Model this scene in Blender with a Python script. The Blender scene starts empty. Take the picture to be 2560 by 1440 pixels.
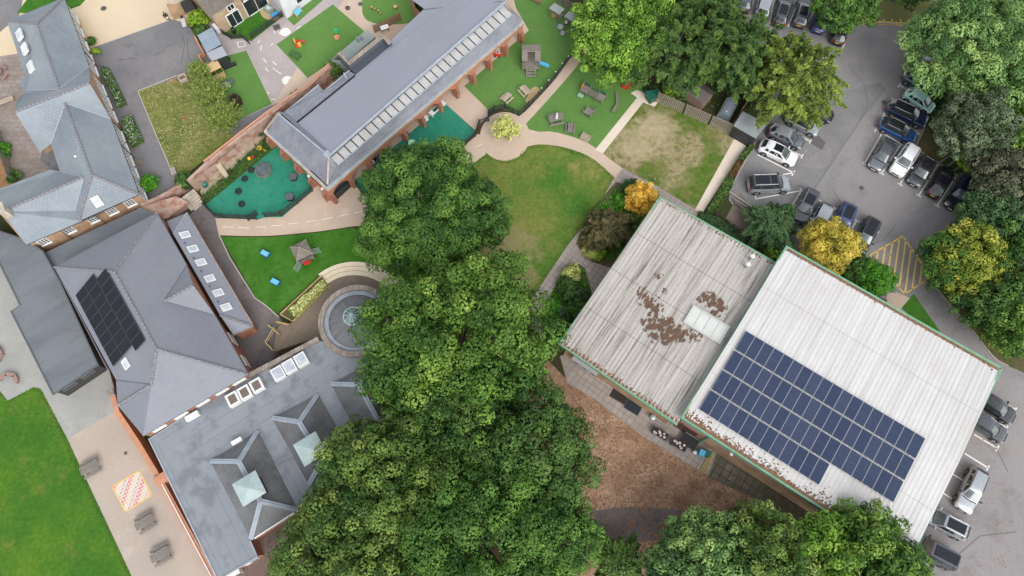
import bpy, math, random
import numpy as np
from mathutils import Vector, Matrix
R=math.radians
sc=bpy.context.scene
# ---------------- camera, sky, sun, exposure ----------------
HC=72.0; FPX=1775.0; TILT=math.atan2(620.0,FPX)
cd=bpy.data.cameras.new('camera'); cam=bpy.data.objects.new('camera',cd); sc.collection.objects.link(cam)
cam.location=(0,0,HC); cam.rotation_euler=(TILT,0,0)
cd.sensor_width=36; cd.lens=36*FPX/2560; cd.clip_start=0.5; cd.clip_end=1200
sc.camera=cam
w=bpy.data.worlds.new('World'); sc.world=w; w.use_nodes=True
nt=w.node_tree; bg=nt.nodes['Background']
sky=nt.nodes.new('ShaderNodeTexSky'); sky.sky_type='NISHITA'; sky.sun_disc=False
SUN_EL=R(46); SUN_AZ=R(155)      # azimuth clockwise from +Y (photo up)
sky.sun_elevation=SUN_EL; sky.sun_rotation=SUN_AZ; sky.air_density=1.0; sky.dust_density=1.0; sky.ozone_density=1.0
hs=nt.nodes.new('ShaderNodeHueSaturation'); hs.inputs['Saturation'].default_value=0.22; hs.inputs['Value'].default_value=1.0
nt.links.new(sky.outputs[0],hs.inputs['Color']); nt.links.new(hs.outputs[0],bg.inputs['Color'])
bg.inputs['Strength'].default_value=0.15
sl=bpy.data.lights.new('sun','SUN'); sl.energy=1.1; sl.angle=R(38); sl.color=(1,.965,.92)
so=bpy.data.objects.new('sun',sl); sc.collection.objects.link(so)
so.rotation_euler=(Vector((math.sin(SUN_AZ)*math.cos(SUN_EL),math.cos(SUN_AZ)*math.cos(SUN_EL),math.sin(SUN_EL)))).to_track_quat('Z','Y').to_euler()
so.location=(0,0,90)
sc.view_settings.view_transform='Standard'; sc.view_settings.look='None'; sc.view_settings.gamma=1
sc.view_settings.exposure=1.02
try:
    sc.cycles.max_bounces=5; sc.cycles.diffuse_bounces=3; sc.cycles.transparent_max_bounces=6
except Exception: pass
# ---------------- helpers ----------------
ct,st=math.cos(TILT),math.sin(TILT)
def ray(x,y):
    a=(x-1280)/FPX; b=-(y-720)/FPX
    return Vector((a, st+b*ct, -ct+b*st))
CAM=Vector((0,0,HC))
def W(x,y,z=0.0):                       # point of the place seen at photo pixel (x,y) whose real height is z
    d=ray(x,y); return CAM+d*((HC-z)/(-d.z))
def onplane(x,y,p,n):
    d=ray(x,y); return CAM+d*((p-CAM).dot(n)/d.dot(n))
def hd(x,y,dx,dy,z=0):                  # heading angle at a pixel
    v=W(x+dx*.5,y+dy*.5,z)-W(x-dx*.5,y-dy*.5,z); return math.atan2(v.y,v.x)
C=sc.collection
def tag(o,label=None,cat=None,group=None,kind=None):
    if label: o['label']=label
    if cat: o['category']=cat
    if group: o['group']=group
    if kind: o['kind']=kind
    return o
def thing(name,label,cat,loc=(0,0,0),rz=0,group=None):
    o=bpy.data.objects.new(name,None); C.objects.link(o); o.location=loc; o.rotation_euler=(0,0,rz); o.empty_display_size=.3
    return tag(o,label,cat,group)
def copytree(o,parent=None):
    c=o.copy(); C.objects.link(c); c.parent=parent
    for ch in o.children: copytree(ch,c)
    return c
def cr(pts,n=6,closed=False):           # Catmull-Rom through pixel points
    P=[np.array(p,float) for p in pts]; out=[]; m=len(P)
    rng=range(m) if closed else range(m-1)
    for i in rng:
        p0=P[(i-1)%m] if closed or i>0 else P[i]; p1=P[i]; p2=P[(i+1)%m]; p3=P[(i+2)%m] if closed or i+2<m else P[i+1]
        for k in range(n):
            t=k/n; out.append(tuple(.5*((2*p1)+(-p0+p2)*t+(2*p0-5*p1+4*p2-p3)*t*t+(-p0+3*p1-3*p2+p3)*t**3)))
    if not closed: out.append(tuple(P[-1]))
    return out
class MB:
    def __init__(s,ang=0): s.v=[];s.f=[];s.uv=[];s.ang=ang
    def face(s,pts,uv=None):
        pts=[Vector(p) for p in pts]; i=len(s.v); s.v+=pts; s.f.append(tuple(range(i,i+len(pts))))
        if uv is None:
            n=Vector((0,0,0))
            for k in range(len(pts)):
                a=pts[k];b=pts[(k+1)%len(pts)]; n+=a.cross(b)
            if n.length<1e-9: n=Vector((0,0,1))
            n.normalize()
            if abs(n.z)>.985: u=Vector((math.cos(s.ang),math.sin(s.ang),0)); v=Vector((-u.y,u.x,0))
            else: u=Vector((0,0,1)).cross(n).normalized(); v=n.cross(u)
            uv=[(p.dot(u),p.dot(v)) for p in pts]
        s.uv.append(uv); return s
    def poly(s,px,z): return s.face([W(x,y,z) for x,y in px][::-1])
    def flat(s,px,z):
        P=[W(x,y,z) for x,y in px]
        a=sum(P[i].x*P[(i+1)%len(P)].y-P[(i+1)%len(P)].x*P[i].y for i in range(len(P)))
        return s.face(P if a>0 else P[::-1])
    def up(s,P):                         # face wound to look upward
        P=[Vector(p) for p in P]; a=sum(P[i].x*P[(i+1)%len(P)].y-P[(i+1)%len(P)].x*P[i].y for i in range(len(P)))
        return s.face(P if a>0 else P[::-1])
    def prism(s,P,z0,z1,top=True):
        P=[Vector((p[0],p[1],0)) for p in P]; a=sum(P[i].x*P[(i+1)%len(P)].y-P[(i+1)%len(P)].x*P[i].y for i in range(len(P)))
        if a<0: P=P[::-1]
        Z0=Vector((0,0,z0));Z1=Vector((0,0,z1))
        if top: s.face([p+Z1 for p in P])
        s.face([p+Z0 for p in P][::-1])
        for i in range(len(P)):
            p=P[i];q=P[(i+1)%len(P)]; s.face([p+Z0,q+Z0,q+Z1,p+Z1])
        return s
    def skirt(s,P,z0):                   # vertical walls from a closed 3-D outline down to z0
        P=[Vector(p) for p in P]; a=sum(P[i].x*P[(i+1)%len(P)].y-P[(i+1)%len(P)].x*P[i].y for i in range(len(P)))
        if a<0: P=P[::-1]
        for i in range(len(P)):
            p=P[i];q=P[(i+1)%len(P)]; s.face([(p.x,p.y,z0),(q.x,q.y,z0),q,p])
        return s
    def box(s,c,d,rz=0,M=None):
        c=Vector(c); x,y,z=d[0]/2,d[1]/2,d[2]/2
        co=[Vector(k) for k in((-x,-y,-z),(x,-y,-z),(x,y,-z),(-x,y,-z),(-x,-y,z),(x,-y,z),(x,y,z),(-x,y,z))]
        if M is None: M=Matrix.Rotation(rz,3,'Z')
        co=[M@k+c for k in co]
        for f in((3,2,1,0),(4,5,6,7),(0,1,5,4),(1,2,6,5),(2,3,7,6),(3,0,4,7)): s.face([co[k] for k in f])
        return s
    def bar(s,a,b,wd,h):
        a=Vector(a);b=Vector(b); d=b-a; L=d.length
        if L<1e-6: return s
        x=d/L; y=Vector((0,0,1)).cross(x)
        y=y.normalized() if y.length>1e-4 else Vector((0,1,0)); z=x.cross(y)
        return s.box((a+b)/2,(L,wd,h),M=Matrix((x,y,z)).transposed())
    def tube(s,a,b,r0,r1=None,n=8,cap=True):
        r1=r0 if r1 is None else r1
        a=Vector(a);b=Vector(b); x=(b-a).normalized(); y=x.orthogonal().normalized(); z=x.cross(y)
        A=[a+(y*math.cos(t)+z*math.sin(t))*r0 for t in [2*math.pi*k/n for k in range(n)]]
        B=[b+(y*math.cos(t)+z*math.sin(t))*r1 for t in [2*math.pi*k/n for k in range(n)]]
        for k in range(n): s.face([A[k],A[(k+1)%n],B[(k+1)%n],B[k]])
        if cap: s.face(A[::-1]); s.face(B)
        return s
    def path(s,pts,r,n=6):
        for i in range(len(pts)-1): s.tube(pts[i],pts[i+1],r,r,n)
        return s
    def torus(s,c,Rr,r,n=16,m=8,sq=1.0):
        c=Vector(c)
        def P(i,j):
            a=2*math.pi*i/n;b=2*math.pi*j/m; q=Rr+r*math.cos(b); return c+Vector((q*math.cos(a),q*math.sin(a),r*sq*math.sin(b)))
        for i in range(n):
            for j in range(m): s.face([P(i,j),P(i+1,j),P(i+1,j+1),P(i,j+1)])
        return s
    def lathe(s,c,prof,n=16):
        c=Vector(c)
        def P(k,a): r,z=prof[k]; return c+Vector((r*math.cos(a),r*math.sin(a),z))
        for k in range(len(prof)-1):
            for i in range(n):
                a=2*math.pi*i/n;b=2*math.pi*(i+1)/n
                q=[P(k,a),P(k,b),P(k+1,b),P(k+1,a)]
                if prof[k][0]<1e-6: q=[q[0],q[2],q[3]]
                elif prof[k+1][0]<1e-6: q=[q[0],q[1],q[2]]
                s.face(q)
        return s
    def ball(s,c,r,n=8,m=6):
        rx,ry,rz=(r,r,r) if not hasattr(r,'__len__') else r
        def P(i,j):
            a=2*math.pi*i/n;b=-math.pi/2+math.pi*j/m; return Vector(c)+Vector((rx*math.cos(b)*math.cos(a),ry*math.cos(b)*math.sin(a),rz*math.sin(b)))
        for i in range(n):
            for j in range(m):
                q=[P(i,j),P(i+1,j),P(i+1,j+1),P(i,j+1)]
                if j==0: q=[q[0],q[2],q[3]]
                elif j==m-1: q=q[:3]
                s.face(q)
        return s
    def ribbon(s,pts,wd,z0,z1=None):     # strip along world points
        P=[Vector((p[0],p[1],0)) for p in pts]; Lp=[];Rp=[]
        for i,p in enumerate(P):
            d=(P[min(i+1,len(P)-1)]-P[max(i-1,0)]).normalized(); n=Vector((-d.y,d.x,0))*wd/2; Lp.append(p+n);Rp.append(p-n)
        zt=z0 if z1 is None else z1
        Z=Vector((0,0,zt));Z0=Vector((0,0,z0))
        for i in range(len(P)-1):
            s.face([Rp[i]+Z,Rp[i+1]+Z,Lp[i+1]+Z,Lp[i]+Z])
            if z1 is not None:
                s.face([Rp[i]+Z0,Rp[i+1]+Z0,Rp[i+1]+Z,Rp[i]+Z]); s.face([Lp[i+1]+Z0,Lp[i]+Z0,Lp[i]+Z,Lp[i+1]+Z])
        if z1 is not None:
            s.face([Lp[0]+Z0,Rp[0]+Z0,Rp[0]+Z,Lp[0]+Z]); s.face([Rp[-1]+Z0,Lp[-1]+Z0,Lp[-1]+Z,Rp[-1]+Z])
        return s
    def build(s,name,mat,parent=None,world=False,smooth=False,weld=False):
        me=bpy.data.meshes.new(name); off=Vector((0,0,0))
        if world and parent is not None: off=Vector(parent.location)
        me.from_pydata([tuple(v-off) for v in s.v],[],s.f)
        uvl=me.uv_layers.new(name='UVMap'); flat=[c for f in s.uv for p in f for c in p]
        uvl.data.foreach_set('uv',flat)
        o=bpy.data.objects.new(name,me); C.objects.link(o)
        for m in (mat if isinstance(mat,(list,tuple)) else [mat]): me.materials.append(m)
        if weld or smooth:
            import bmesh
            bm=bmesh.new(); bm.from_mesh(me); bmesh.ops.remove_doubles(bm,verts=bm.verts,dist=.0005); bmesh.ops.recalc_face_normals(bm,faces=bm.faces)
            bm.to_mesh(me); bm.free()
        if smooth: 
            me.shade_smooth()
            if smooth!=2: me.set_sharp_from_angle(angle=R(40))
        if parent is not None: o.parent=parent
        return o
def cen(P): 
    n=len(P); return Vector((sum(p[0] for p in P)/n,sum(p[1] for p in P)/n,0))
# ---------------- materials ----------------
def new_mat(name):
    m=bpy.data.materials.new(name); m.use_nodes=True; return m,m.node_tree,m.node_tree.nodes['Principled BSDF']
def col(c): return (c[0],c[1],c[2],1)
def ramp(nt,a,b,c1=None,c2=None):
    r=nt.nodes.new('ShaderNodeValToRGB'); r.color_ramp.elements[0].position=a; r.color_ramp.elements[1].position=b
    if c1: r.color_ramp.elements[0].color=col(c1)
    if c2: r.color_ramp.elements[1].color=col(c2)
    return r
def noise(nt,src,scale,detail=4,rough=.6,stretch=None,off=0):
    n=nt.nodes.new('ShaderNodeTexNoise'); n.inputs['Scale'].default_value=scale; n.inputs['Detail'].default_value=detail; n.inputs['Roughness'].default_value=rough
    if stretch or off:
        mp=nt.nodes.new('ShaderNodeMapping'); mp.inputs['Location'].default_value=(off,off*.7,off*.3)
        if stretch: mp.inputs['Scale'].default_value=(stretch[0],stretch[1],1)
        nt.links.new(src,mp.inputs[0]); src=mp.outputs[0]
    nt.links.new(src,n.inputs['Vector']); return n
def mix(nt,fac,a,b,mode='MIX'):
    m=nt.nodes.new('ShaderNodeMix'); m.data_type='RGBA'; m.blend_type=mode
    for s,v in ((m.inputs['Factor'],fac),(m.inputs['A'],a),(m.inputs['B'],b)):
        if isinstance(v,(int,float)): s.default_value=v
        elif isinstance(v,(tuple,list)): s.default_value=col(v)
        else: nt.links.new(v,s)
    return m.outputs['Result']
_mc={}
def mat(name,base,rough=.8,c2=None,sc2=.4,lo=.4,hi=.65,c3=None,sc3=2.,lo3=.55,hi3=.75,fine=.12,fsc=30,bump=0,bsc=20,spec=.4,metal=0,coat=0,brick=None,st2=None,st3=None,obj=False,alpha=1,emis=None):
    if name in _mc: return _mc[name]
    m,nt,b=new_mat(name); tc=nt.nodes.new('ShaderNodeTexCoord'); src=tc.outputs['Object' if obj else 'UV']
    c=None
    bk=None
    if brick:
        bw,bh,ms,offs,bc2,mc=brick
        bk=nt.nodes.new('ShaderNodeTexBrick'); bk.inputs['Scale'].default_value=1; bk.inputs['Brick Width'].default_value=bw; bk.inputs['Row Height'].default_value=bh
        bk.inputs['Mortar Size'].default_value=ms; bk.inputs['Mortar Smooth'].default_value=.3; bk.offset=offs; bk.inputs['Bias'].default_value=0
        bk.inputs['Color1'].default_value=col(base); bk.inputs['Color2'].default_value=col(bc2); bk.inputs['Mortar'].default_value=col(mc)
        nt.links.new(src,bk.inputs['Vector']); c=bk.outputs['Color']
    else: c=tuple(base)
    if c2:
        n=noise(nt,src,sc2,6,.62,st2,3.1); r=ramp(nt,lo,hi); nt.links.new(n.outputs['Fac'],r.inputs[0]); c=mix(nt,r.outputs[0],c,c2)
    if c3:
        n=noise(nt,src,sc3,8,.7,st3,11.7); r=ramp(nt,lo3,hi3); nt.links.new(n.outputs['Fac'],r.inputs[0]); c=mix(nt,r.outputs[0],c,c3)
    if fine:
        n=noise(nt,src,fsc,3,.7,None,5.5); r=ramp(nt,.25,.75,(1-fine,)*3,(1+fine,)*3)
        r.color_ramp.elements[0].color=col((1-fine*1.3,)*3); r.color_ramp.elements[1].color=col((1,)*3)
        nt.links.new(n.outputs['Fac'],r.inputs[0]); c=mix(nt,1.0,c,r.outputs[0],'MULTIPLY')
    if isinstance(c,tuple): b.inputs['Base Color'].default_value=col(c)
    else: nt.links.new(c,b.inputs['Base Color'])
    b.inputs['Roughness'].default_value=rough; b.inputs['Specular IOR Level'].default_value=spec; b.inputs['Metallic'].default_value=metal
    b.inputs['Coat Weight'].default_value=coat; b.inputs['Coat Roughness'].default_value=.05
    if alpha<1: b.inputs['Alpha'].default_value=alpha
    if emis: b.inputs['Emission Color'].default_value=col(emis); b.inputs['Emission Strength'].default_value=1
    if bump:
        bp=nt.nodes.new('ShaderNodeBump'); bp.inputs['Strength'].default_value=bump; bp.inputs['Distance'].default_value=.03
        n=noise(nt,src,bsc,4,.6,None,1.2); h=n.outputs['Fac']
        if bk:
            mm=nt.nodes.new('ShaderNodeMath'); mm.operation='SUBTRACT'; nt.links.new(h,mm.inputs[0]); nt.links.new(bk.outputs['Fac'],mm.inputs[1]); h=mm.outputs[0]
        nt.links.new(h,bp.inputs['Height']); nt.links.new(bp.outputs[0],b.inputs['Normal'])
    _mc[name]=m; return m
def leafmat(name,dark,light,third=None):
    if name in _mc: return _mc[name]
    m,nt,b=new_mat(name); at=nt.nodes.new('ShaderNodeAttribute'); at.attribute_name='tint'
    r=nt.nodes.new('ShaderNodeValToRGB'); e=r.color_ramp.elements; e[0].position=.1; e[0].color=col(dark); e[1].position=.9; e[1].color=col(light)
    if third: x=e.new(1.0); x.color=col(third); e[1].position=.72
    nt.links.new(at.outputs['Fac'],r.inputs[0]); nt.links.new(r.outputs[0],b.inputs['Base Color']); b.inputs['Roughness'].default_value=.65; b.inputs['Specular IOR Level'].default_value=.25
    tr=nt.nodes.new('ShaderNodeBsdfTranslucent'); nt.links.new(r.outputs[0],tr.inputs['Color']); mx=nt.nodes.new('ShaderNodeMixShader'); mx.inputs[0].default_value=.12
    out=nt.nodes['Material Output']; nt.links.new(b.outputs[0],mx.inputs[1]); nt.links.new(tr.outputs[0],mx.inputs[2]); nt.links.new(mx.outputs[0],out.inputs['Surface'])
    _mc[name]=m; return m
def G(v,t=0): return (v,v,v+t)
# ground
M_wood=mat('woodland_soil',spec=.12,base=(.075,.055,.035),rough=.95,c2=(.05,.07,.02),sc2=.3,c3=(.14,.09,.05),sc3=2,bump=.5,fine=.3)
M_asph=mat('car_park_asphalt',spec=.12,base=(0.249,0.239,0.238),rough=.9,c2=(0.295,0.268,0.261),sc2=.06,lo=.35,hi=.65,c3=(0.177,0.170,0.170),sc3=.35,lo3=.5,hi3=.8,fine=.10,fsc=2.88,bump=.15,bsc=40)
M_asph2=mat('playground_asphalt',spec=.12,base=(0.186,0.181,0.186),rough=.9,c2=(0.230,0.221,0.221),sc2=.25,c3=(0.127,0.127,0.132),sc3=.8,lo3=.55,hi3=.8,fine=.14,fsc=3.84,bump=.15,bsc=40)
M_asph3=mat('dark_path_asphalt',(.15,.135,.132),.9,c2=(.20,.17,.165),sc2=.25,c3=(.10,.085,.08),sc3=.6,fine=.2,fsc=2.88,bump=.2,bsc=40)
M_cream=mat('cream_resin_drive',spec=.12,base=(0.624,0.510,0.357),rough=.9,c2=(0.572,0.465,0.329),sc2=.15,fine=.06,fsc=4.8)
M_tan=mat('tan_resin_path',spec=.12,base=(0.533,0.416,0.324),rough=.9,c2=(0.475,0.370,0.291),sc2=.2,c3=(0.603,0.478,0.378),sc3=.6,fine=.07,fsc=4.8)
M_tan2=mat('tan_asphalt',(0.431,0.356,0.297),.9,c2=(0.370,0.316,0.270),sc2=.15,c3=(0.490,0.414,0.346),sc3=.5,fine=.08,fsc=3.84)
M_grey=mat('grey_concrete_yard',(0.349,0.344,0.318),.9,c2=(0.287,0.287,0.272),sc2=.2,c3=(0.400,0.389,0.359),sc3=.7,fine=.08,fsc=3.84)
M_pink=mat('nursery_playground_asphalt',(0.414,0.358,0.347),.9,c2=(0.347,0.302,0.297),sc2=.3,c3=(0.482,0.414,0.403),sc3=1.3,fine=.1,fsc=3.84)
M_slab=mat('paving_slabs',(0.403,0.345,0.305),.85,brick=(.62,.62,.022,0,(0.338,0.286,0.260),(0.130,0.111,0.091)),c2=(0.286,0.247,0.215),sc2=.35,lo=.45,hi=.7,fine=.1,fsc=3.2)
M_slab2=mat('old_mossy_slabs',(0.230,0.203,0.162),.9,brick=(.75,.75,.05,.0,(0.162,0.149,0.115),(0.068,0.054,0.041)),c2=(0.135,0.135,0.081),sc2=.5,fine=.2,fsc=3.2,bump=.3)
M_slab3=mat('courtyard_flagstones',(0.360,0.312,0.282),.9,brick=(.9,.6,.03,.5,(0.288,0.240,0.222),(0.192,0.156,0.132)),c2=(0.240,0.204,0.168),sc2=.5,c3=(0.312,0.180,0.156),sc3=1.2,lo3=.6,hi3=.7,fine=.16,fsc=2.56,bump=.2)
M_white=mat('pale_concrete_path',(0.686,0.583,0.476),.9,c2=(0.618,0.528,0.424),sc2=.6,fine=.06,fsc=3.2)
M_turf=mat('artificial_turf',spec=.12,base=(.105,.215,.052),rough=.95,c2=(.12,.235,.06),sc2=.4,c3=(.075,.17,.04),sc3=2,fine=.12,fsc=4.48)
M_turf2=mat('darker_artificial_turf',spec=.12,base=(.045,.16,.015),rough=.95,c2=(.075,.20,.028),sc2=.5,c3=(.035,.11,.012),sc3=1.6,lo3=.5,hi3=.75,fine=.2,fsc=4.48)
M_teal=mat('teal_rubber_surface',(.03,.225,.14),rough=.85,spec=.12,c2=(.05,.26,.18),sc2=.5,lo=.45,hi=.75,c3=(.02,.165,.10),sc3=1.3,lo3=.52,hi3=.75,fine=.14,fsc=4)
M_lawn=mat('mown_lawn',spec=.12,base=(0.076,0.184,0.027),rough=.95,c2=(0.196,0.224,0.050),sc2=.16,lo=.38,hi=.62,c3=(0.345,0.280,0.110),sc3=.2,lo3=.54,hi3=.72,fine=.35,fsc=2.88,bump=.4,bsc=15)
M_lawn2=mat('dry_patchy_lawn',spec=.12,base=(.10,.17,.025),rough=.95,c2=(.36,.30,.17),sc2=.17,lo=.46,hi=.56,c3=(.19,.19,.06),sc3=1.6,lo3=.48,hi3=.6,fine=.3,fsc=1.92,bump=.4,bsc=15)
M_field=mat('playing_field_grass',(.055,.16,.018),rough=.95,spec=.12,c2=(.10,.205,.02),sc2=.22,lo=.42,hi=.68,c3=(.17,.20,.04),sc3=.35,lo3=.56,hi3=.78,fine=.3,fsc=2.5,bump=.5,bsc=6)
M_meadow=mat('rough_meadow_grass',spec=.12,base=(.22,.245,.065),rough=.95,c2=(.10,.16,.025),sc2=.35,lo=.48,hi=.66,c3=(.40,.34,.17),sc3=.9,lo3=.52,hi3=.68,fine=.35,fsc=1.92,bump=.8,bsc=8)
M_bank=mat('dark_grass_bank',spec=.12,base=(.055,.085,.022),rough=.95,c2=(.14,.13,.07),sc2=.5,lo=.5,hi=.65,fine=.3,fsc=2.24,bump=.5)  # dark green grass at the foot of the old garden wall
M_mulch=mat('bark_mulch',spec=.12,base=(0.451,0.275,0.176),rough=.95,c2=(0.564,0.388,0.264),sc2=.25,c3=(0.263,0.144,0.088),sc3=.5,lo3=.45,hi3=.7,fine=.4,fsc=3.84,bump=.8,bsc=12)
M_verge=mat('leafy_verge_soil',spec=.12,base=(.13,.11,.055),rough=.95,c2=(.085,.115,.03),sc2=.4,c3=(.20,.13,.07),sc3=1.2,fine=.3,fsc=2.56,bump=.5)
M_gravel=mat('pale_gravel',(.50,.41,.30),.95,c2=(.40,.32,.22),sc2=3,fine=.4,fsc=2.56,bump=.8,bsc=8)
M_line=mat('white_road_paint',(0.784,0.750,0.694),.8,c2=(0.560,0.538,0.493),sc2=2,lo=.5,hi=.8,fine=.1)
M_yline=mat('yellow_road_paint',(0.744,0.504,0.120),.8,c2=(0.540,0.396,0.144),sc2=2,lo=.5,hi=.8,fine=.1)
M_kerb=mat('kerb_concrete',(.42,.38,.33),.9,brick=(.9,5,.02,0,(.36,.33,.29),(.2,.18,.15)),fine=.15,fsc=10)
# building
def slate(n,a,b,mo,**k): return mat(n,a,.55,brick=(.42,.28,.018,.5,b,mo),bump=.3,bsc=3,fine=.09,fsc=2.2,**k)
M_slL=slate('blue_grey_slate',(0.197,0.231,0.265),(0.223,0.256,0.290),(0.134,0.160,0.185),c2=(0.252,0.281,0.302),sc2=.25)
M_slM=slate('lavender_grey_tile',(0.195,0.203,0.236),(0.203,0.211,0.244),(0.154,0.162,0.191),c2=(0.211,0.219,0.248),sc2=.2)
M_slD=slate('dark_weathered_slate',(.12,.12,.125),(.15,.15,.155),(.07,.07,.075),c2=(.17,.175,.175),sc2=.4,c3=(.25,.26,.27),sc3=1.2,lo3=.62,hi3=.8,st3=(3,.6))
M_slA=slate('arcade_slate',(0.171,0.180,0.211),(0.207,0.216,0.252),(0.099,0.104,0.122),c2=(0.234,0.243,0.270),sc2=.4,c3=(0.324,0.342,0.369),sc3=1.4,lo3=.62,hi3=.8,st3=(3,.4))
M_mainA=mat('grey_roof_sheet',(0.225,0.234,0.275),.6,c2=(0.212,0.221,0.255),sc2=.12,c3=(0.238,0.246,0.287),sc3=.6,brick=(.6,.3,.006,.5,(0.230,0.238,0.278),(0.204,0.212,0.242)),fine=.04)
M_ridge=mat('ridge_tiles',(.205,.20,.22),.8,brick=(.45,9,.05,0,(.25,.24,.262),(.13,.125,.135)),fine=.15,fsc=5)
M_lead=mat('lead_flashing',(.29,.33,.38),.55,c2=(.38,.42,.46),sc2=1.2,fine=.1,fsc=8)
M_felt=mat('membrane_roof',(0.231,0.249,0.274),.42,c2=(0.171,0.186,0.206),sc2=.45,lo=.5,hi=.62,c3=(0.283,0.304,0.325),sc3=.3,brick=(50,1.3,.02,0,(0.248,0.266,0.290),(0.128,0.135,0.151)),fine=.08,fsc=6)
M_felt2=mat('dark_felt_roof',(0.152,0.168,0.184),.6,c2=(0.123,0.135,0.148),sc2=.3,c3=(0.115,0.111,0.098),sc3=.35,lo3=.58,hi3=.75,brick=(50,1.0,.015,0,(0.164,0.180,0.193),(0.123,0.135,0.148)),fine=.06,st2=(.5,2))
M_brick=mat('red_brick',(.36,.135,.075),.85,brick=(.225,.075,.01,.5,(.42,.17,.095),(.36,.28,.22)),c2=(.27,.11,.065),sc2=1,fine=.15,fsc=12,bump=.2)
M_brickO=mat('orange_brick',(.56,.235,.125),.85,brick=(.225,.075,.01,.5,(.50,.20,.11),(.42,.27,.18)),c2=(.60,.30,.18),sc2=1.5,fine=.12,fsc=12,bump=.2)
M_brickY=mat('mottled_stock_brick',(.50,.31,.17),.85,brick=(.225,.075,.01,.5,(.56,.36,.21),(.40,.31,.22)),c2=(.33,.20,.12),sc2=.7,c3=(.40,.30,.2),sc3=1.3,fine=.2,fsc=10,bump=.2)
M_brickP=mat('old_pink_render_wall',(.47,.33,.27),.9,c2=(.34,.175,.115),sc2=.9,lo=.45,hi=.6,c3=(.52,.42,.34),sc3=1.2,fine=.2,fsc=8,bump=.5,bsc=8)
M_stone=mat('cream_stone_coping',(.52,.45,.37),.85,c2=(.36,.31,.25),sc2=1.3,fine=.15,fsc=8,brick=(.7,9,.02,0,(.55,.48,.40),(.25,.21,.17)))
M_stoneg=mat('grey_stone_coping',(.33,.28,.24),.9,c2=(.22,.185,.155),sc2=1.5,fine=.2,fsc=8,brick=(.6,9,.03,0,(.36,.31,.27),(.12,.10,.08)))
M_glass=mat('dark_window_glass',(.02,.025,.03),.08,fine=0,spec=.6)
M_frame=mat('white_window_frame',(.72,.72,.70),.5,fine=.05)
M_wcl=mat('white_render',(.66,.67,.68),.7,c2=(.58,.6,.61),sc2=1,fine=.05)
M_hallA=mat('weathered_white_sheet',(0.430,0.394,0.356),.6,c2=(0.127,0.111,0.096),sc2=1.0,lo=.48,hi=.68,st2=(4.2,.16),c3=(0.508,0.478,0.443),sc3=.5,lo3=.45,hi3=.7,st3=(2,.12),fine=.18,fsc=5)
M_hallB=mat('white_roof_sheet',(0.573,0.563,0.552),.5,c2=(0.402,0.381,0.356),sc2=.8,lo=.46,hi=.78,st2=(2.6,.08),c3=(0.492,0.467,0.442),sc3=.12,lo3=.42,hi3=.66,fine=.08,fsc=5)
M_green=mat('green_fascia',(.13,.30,.175),.6,c2=(.20,.36,.24),sc2=2,fine=.1)
M_clad=mat('grey_cladding',(.33,.345,.37),.6,brick=(9,.3,.02,0,(.35,.365,.39),(.22,.23,.25)),fine=.08)
M_copper=mat('verdigris_lead',(0.328,0.410,0.402),.5,c2=(0.385,0.467,0.459),sc2=1.5,fine=.08,fsc=8)
M_paneT=mat('frosted_glazing',(0.359,0.351,0.343),.25,c2=(0.437,0.429,0.421),sc2=.9,c3=(0.281,0.281,0.281),sc3=1.2,lo3=.6,hi3=.7,fine=.05,spec=.6)
M_skyl=mat('skylight_glazing',(.36,.40,.45),.1,c2=(.55,.57,.60),sc2=1,fine=0,spec=.8)
M_dark=mat('matt_black',(.015,.015,.016),.9,fine=0)  # plain black of the rear roof gutter and the cottage drainpipe
M_blackp=mat('black_painted_timber',(.035,.04,.04),.6,fine=.2)
M_wgrey=mat('weathered_grey_timber',(.27,.24,.205),.85,c2=(.19,.165,.14),sc2=2,c3=(.34,.31,.27),sc3=3,fine=.2,brick=(3,.14,.018,.3,(.30,.27,.235),(.10,.085,.07)))
M_wtan=mat('pale_new_timber',(.58,.40,.20),.8,brick=(3,.13,.014,.3,(.62,.44,.23),(.35,.23,.11)),fine=.1)
M_wtan2=mat('pale_yellow_timber',(.50,.37,.17),.8,brick=(3,.13,.014,.3,(.54,.41,.2),(.3,.2,.1)),fine=.1)
M_deck=mat('weathered_decking',(.29,.225,.165),.85,brick=(4,.15,.03,.4,(.34,.27,.20),(.11,.08,.06)),c2=(.22,.175,.13),sc2=.7,fine=.15)
M_deck2=mat('brown_decking',(.20,.14,.11),.85,brick=(4,.15,.03,.4,(.24,.17,.135),(.08,.05,.04)),c2=(.16,.11,.09),sc2=.7,fine=.15)
M_trunk=mat('bark',(.12,.095,.07),.95,c2=(.18,.15,.12),sc2=3,fine=.3,obj=True)
M_tyre=mat('black_rubber',(.022,.022,.024),.75,fine=.2,obj=True)
M_chrome=mat('brushed_metal',(.5,.5,.52),.3,metal=.9,fine=.05,obj=True)
def plain(n,c,r=.5,**k): k.setdefault('fine',.06); return mat(n,c,r,obj=True,**k)
M_blue=plain('blue_plastic',(.05,.30,.62),.4); M_red=plain('red_plastic',(.55,.03,.02),.4); M_yel=plain('yellow_plastic',(.72,.48,.05),.4)
M_dblue=plain('deep_blue_plastic',(.02,.09,.4),.4); M_grn=plain('green_plastic',(.03,.35,.12),.4); M_org=plain('orange_plastic',(.70,.20,.05),.4)
M_lime=plain('mint_plastic',(.38,.72,.48),.4); M_greyp=plain('grey_plastic',(.2,.21,.23),.5); M_whp=plain('white_plastic',(.75,.75,.74),.4)
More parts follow.
